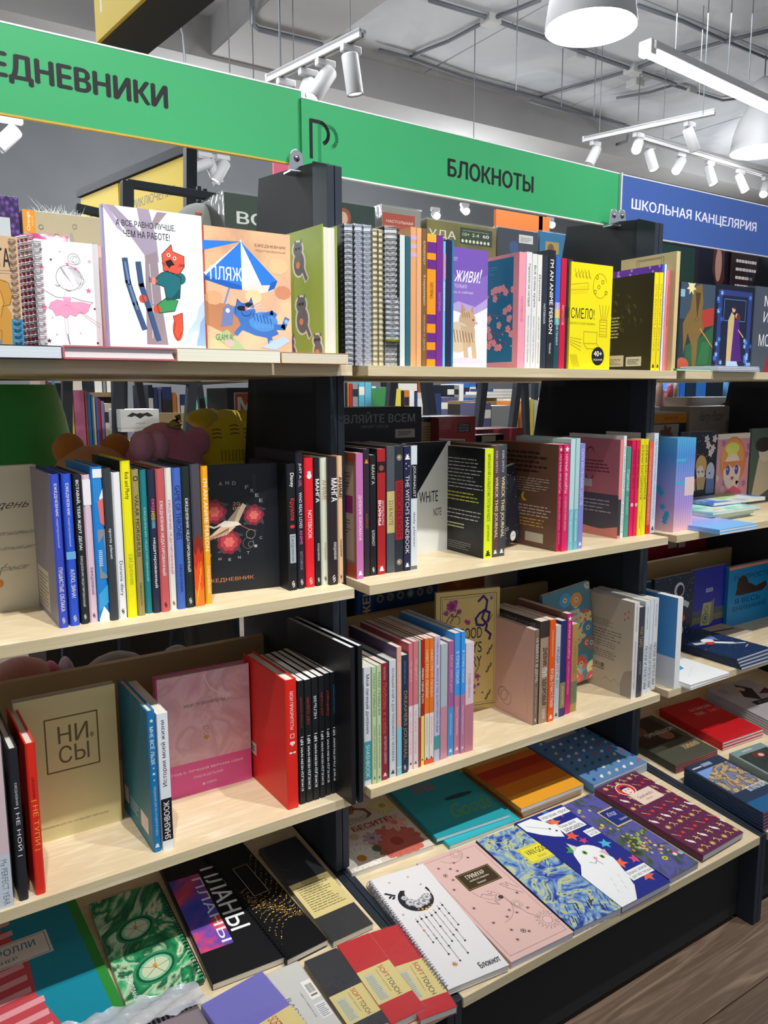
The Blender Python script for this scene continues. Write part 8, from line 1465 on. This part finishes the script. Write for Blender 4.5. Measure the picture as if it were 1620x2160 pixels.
# right window
row(4.6, [(712, 720, 803, '7CC0B0'), (721, 727, 805, '8A8A8A'), (728, 732, 807, '1C222C'), (733, 736, 808, 'C87830'), (737, 743, 809, 'B0262E'), (744, 755, 808, '8A8A8A'), (757, 769, 802, '5CA8C0'), (770, 783, 803, '5CA8C0'), (785, 793, 815, 'E8E6E0'), (794, 799, 816, '2A6AB8'), (800, 806, 817, 'C06A90'), (807, 814, 816, '3C8A4C')], -.16, 'middle bay gap, left part')
row(4.3, [(824, 832, 818, '3C8A4C'), (833, 846, 820, 'D8C850'), (847, 852, 824, '1C222C'), (853, 863, 823, 'C87830'), (864, 874, 824, 'E8E6E0'), (875, 880, 828, '2A3A6A'), (881, 892, 828, 'D0C8B8'), (893, 930, 830, '2A3A6A'), (931, 966, 838, '5A5A78'), (967, 982, 846, 'D8B0A0'), (983, 1000, 848, '8A8A8A')], -.24, 'middle bay gap, right part', dep=.25)
case(700, 830, 4.6, -.16, 'far shelf carrying the left row beyond the middle bay'); case(815, 1010, 4.3, -.24, 'far shelf carrying the right row beyond the middle bay')
row(5.6, [(840, 880, 796, '1C222C'), (882, 896, 800, 'A0522C'), (944, 958, 812, '1C222C'), (959, 968, 812, '8A8A8A'), (969, 978, 810, 'E8E6E0'), (979, 990, 808, '2A6AB8'), (991, 1004, 806, '2A6AB8'), (1006, 1014, 808, '1C222C')], -.15, 'distant row in middle bay gap', dep=.3)
row(2.9, [(1022, 1036, 850, '5A5A78'), (1037, 1082, 856, '8A8A8A'), (1083, 1093, 866, 'D0C8B8'), (1100, 1112, 846, 'C87830'), (1113, 1118, 842, 'D0C8B8'), (1119, 1126, 842, 'D8C850'), (1127, 1134, 844, 'D0C8B8'), (1135, 1150, 846, 'E8E6E0')], -.24, 'near racks in middle bay gap', dep=.2)
case(1000, 1160, 2.9, -.24, 'near rack shelf beyond the right part of the middle bay')
for i, (x0, x1, y, c) in enumerate([(1048, 1140, 838, 'D8C850'), (1026, 1096, 826, '8A8A8A'), (1030, 1100, 820, 'E8E6E0'), (1040, 1110, 814, '2A3A6A')]):
    a = aY(x0, 846, 3.4); b = aY(x1, 846, 3.4); flat(Vector((a.x, a.y, a.z+.019*i)), Vector((1, 0, 0)), Vector((0, 1, 0)), 'far %s book lying flat on the racks right of centre' % CN[c], .018, w=b.x-a.x, h=.22, cover=c, kind='soft', name='book', cat='book')
case(1015, 1150, 3.4, (aY(1030, 846, 3.4).z-H)-.001, 'far shelf carrying a flat pile of books right of centre')
for args in [(828, 790, 822, 862, 2.3, .03, 'black rack post left of the far yellow book'), (897, 790, 902, 828, 3.0, .05, 'thick far black post under the middle top shelf'), (1020, 800, 1010, 885, 2.3, .032, 'black rack post left of the far grey boxes'), (1093, 800, 1080, 905, 2.2, .028, 'first of two crossing rack posts right of centre'), (1106, 800, 1110, 915, 2.3, .026, 'second of two crossing rack posts right of centre'), (900, 792, 1105, 801, 2.3, .02, 'long black rack rail under the middle top shelf'), (1105, 806, 1160, 796, 2.3, .02, 'short rack rail rising to the second upright')]: post(*args)
# right bay window: bright blue packs
for i, (x0, x1, yt, c) in enumerate([(1425, 1434, 795, '4A8AE0'), (1436, 1446, 795, '3A7ADC'), (1448, 1468, 798, '1C3A54'), (1470, 1490, 796, '3A8AE8'), (1492, 1526, 797, '1A2A3A'), (1536, 1560, 795, '6AA8E0')]):
    gbox(x0, x1, yt, 2.6, -.08, .1, ['narrow sky blue pack far back in the right bay, leftmost', 'narrow mid blue pack far back in the right bay, second from the left', 'dark teal pack between two blue ones far back in the right bay', 'bright blue pack in the middle of the far right bay', 'wide dark navy pack far back in the right bay', 'pale blue pack far back in the right bay, rightmost'][i], c, fr=lambda k: k.rect('C8DCF0', .1, .02, .9, .16), name='pack')

case(1366, 1585, 2.30, -.081, 'far shelf carrying blue packs beyond the right bay', dep=.6, c='6A6A6A')
case(835, 1020, 5.6, -.15, 'distant shelf in the middle bay gap')
case(300, 490, 2.75, -.22, 'far shelf under the bins beyond the plush toys')
for m_ in [x for x in bpy.data.materials if x.users == 0]: bpy.data.materials.remove(m_)
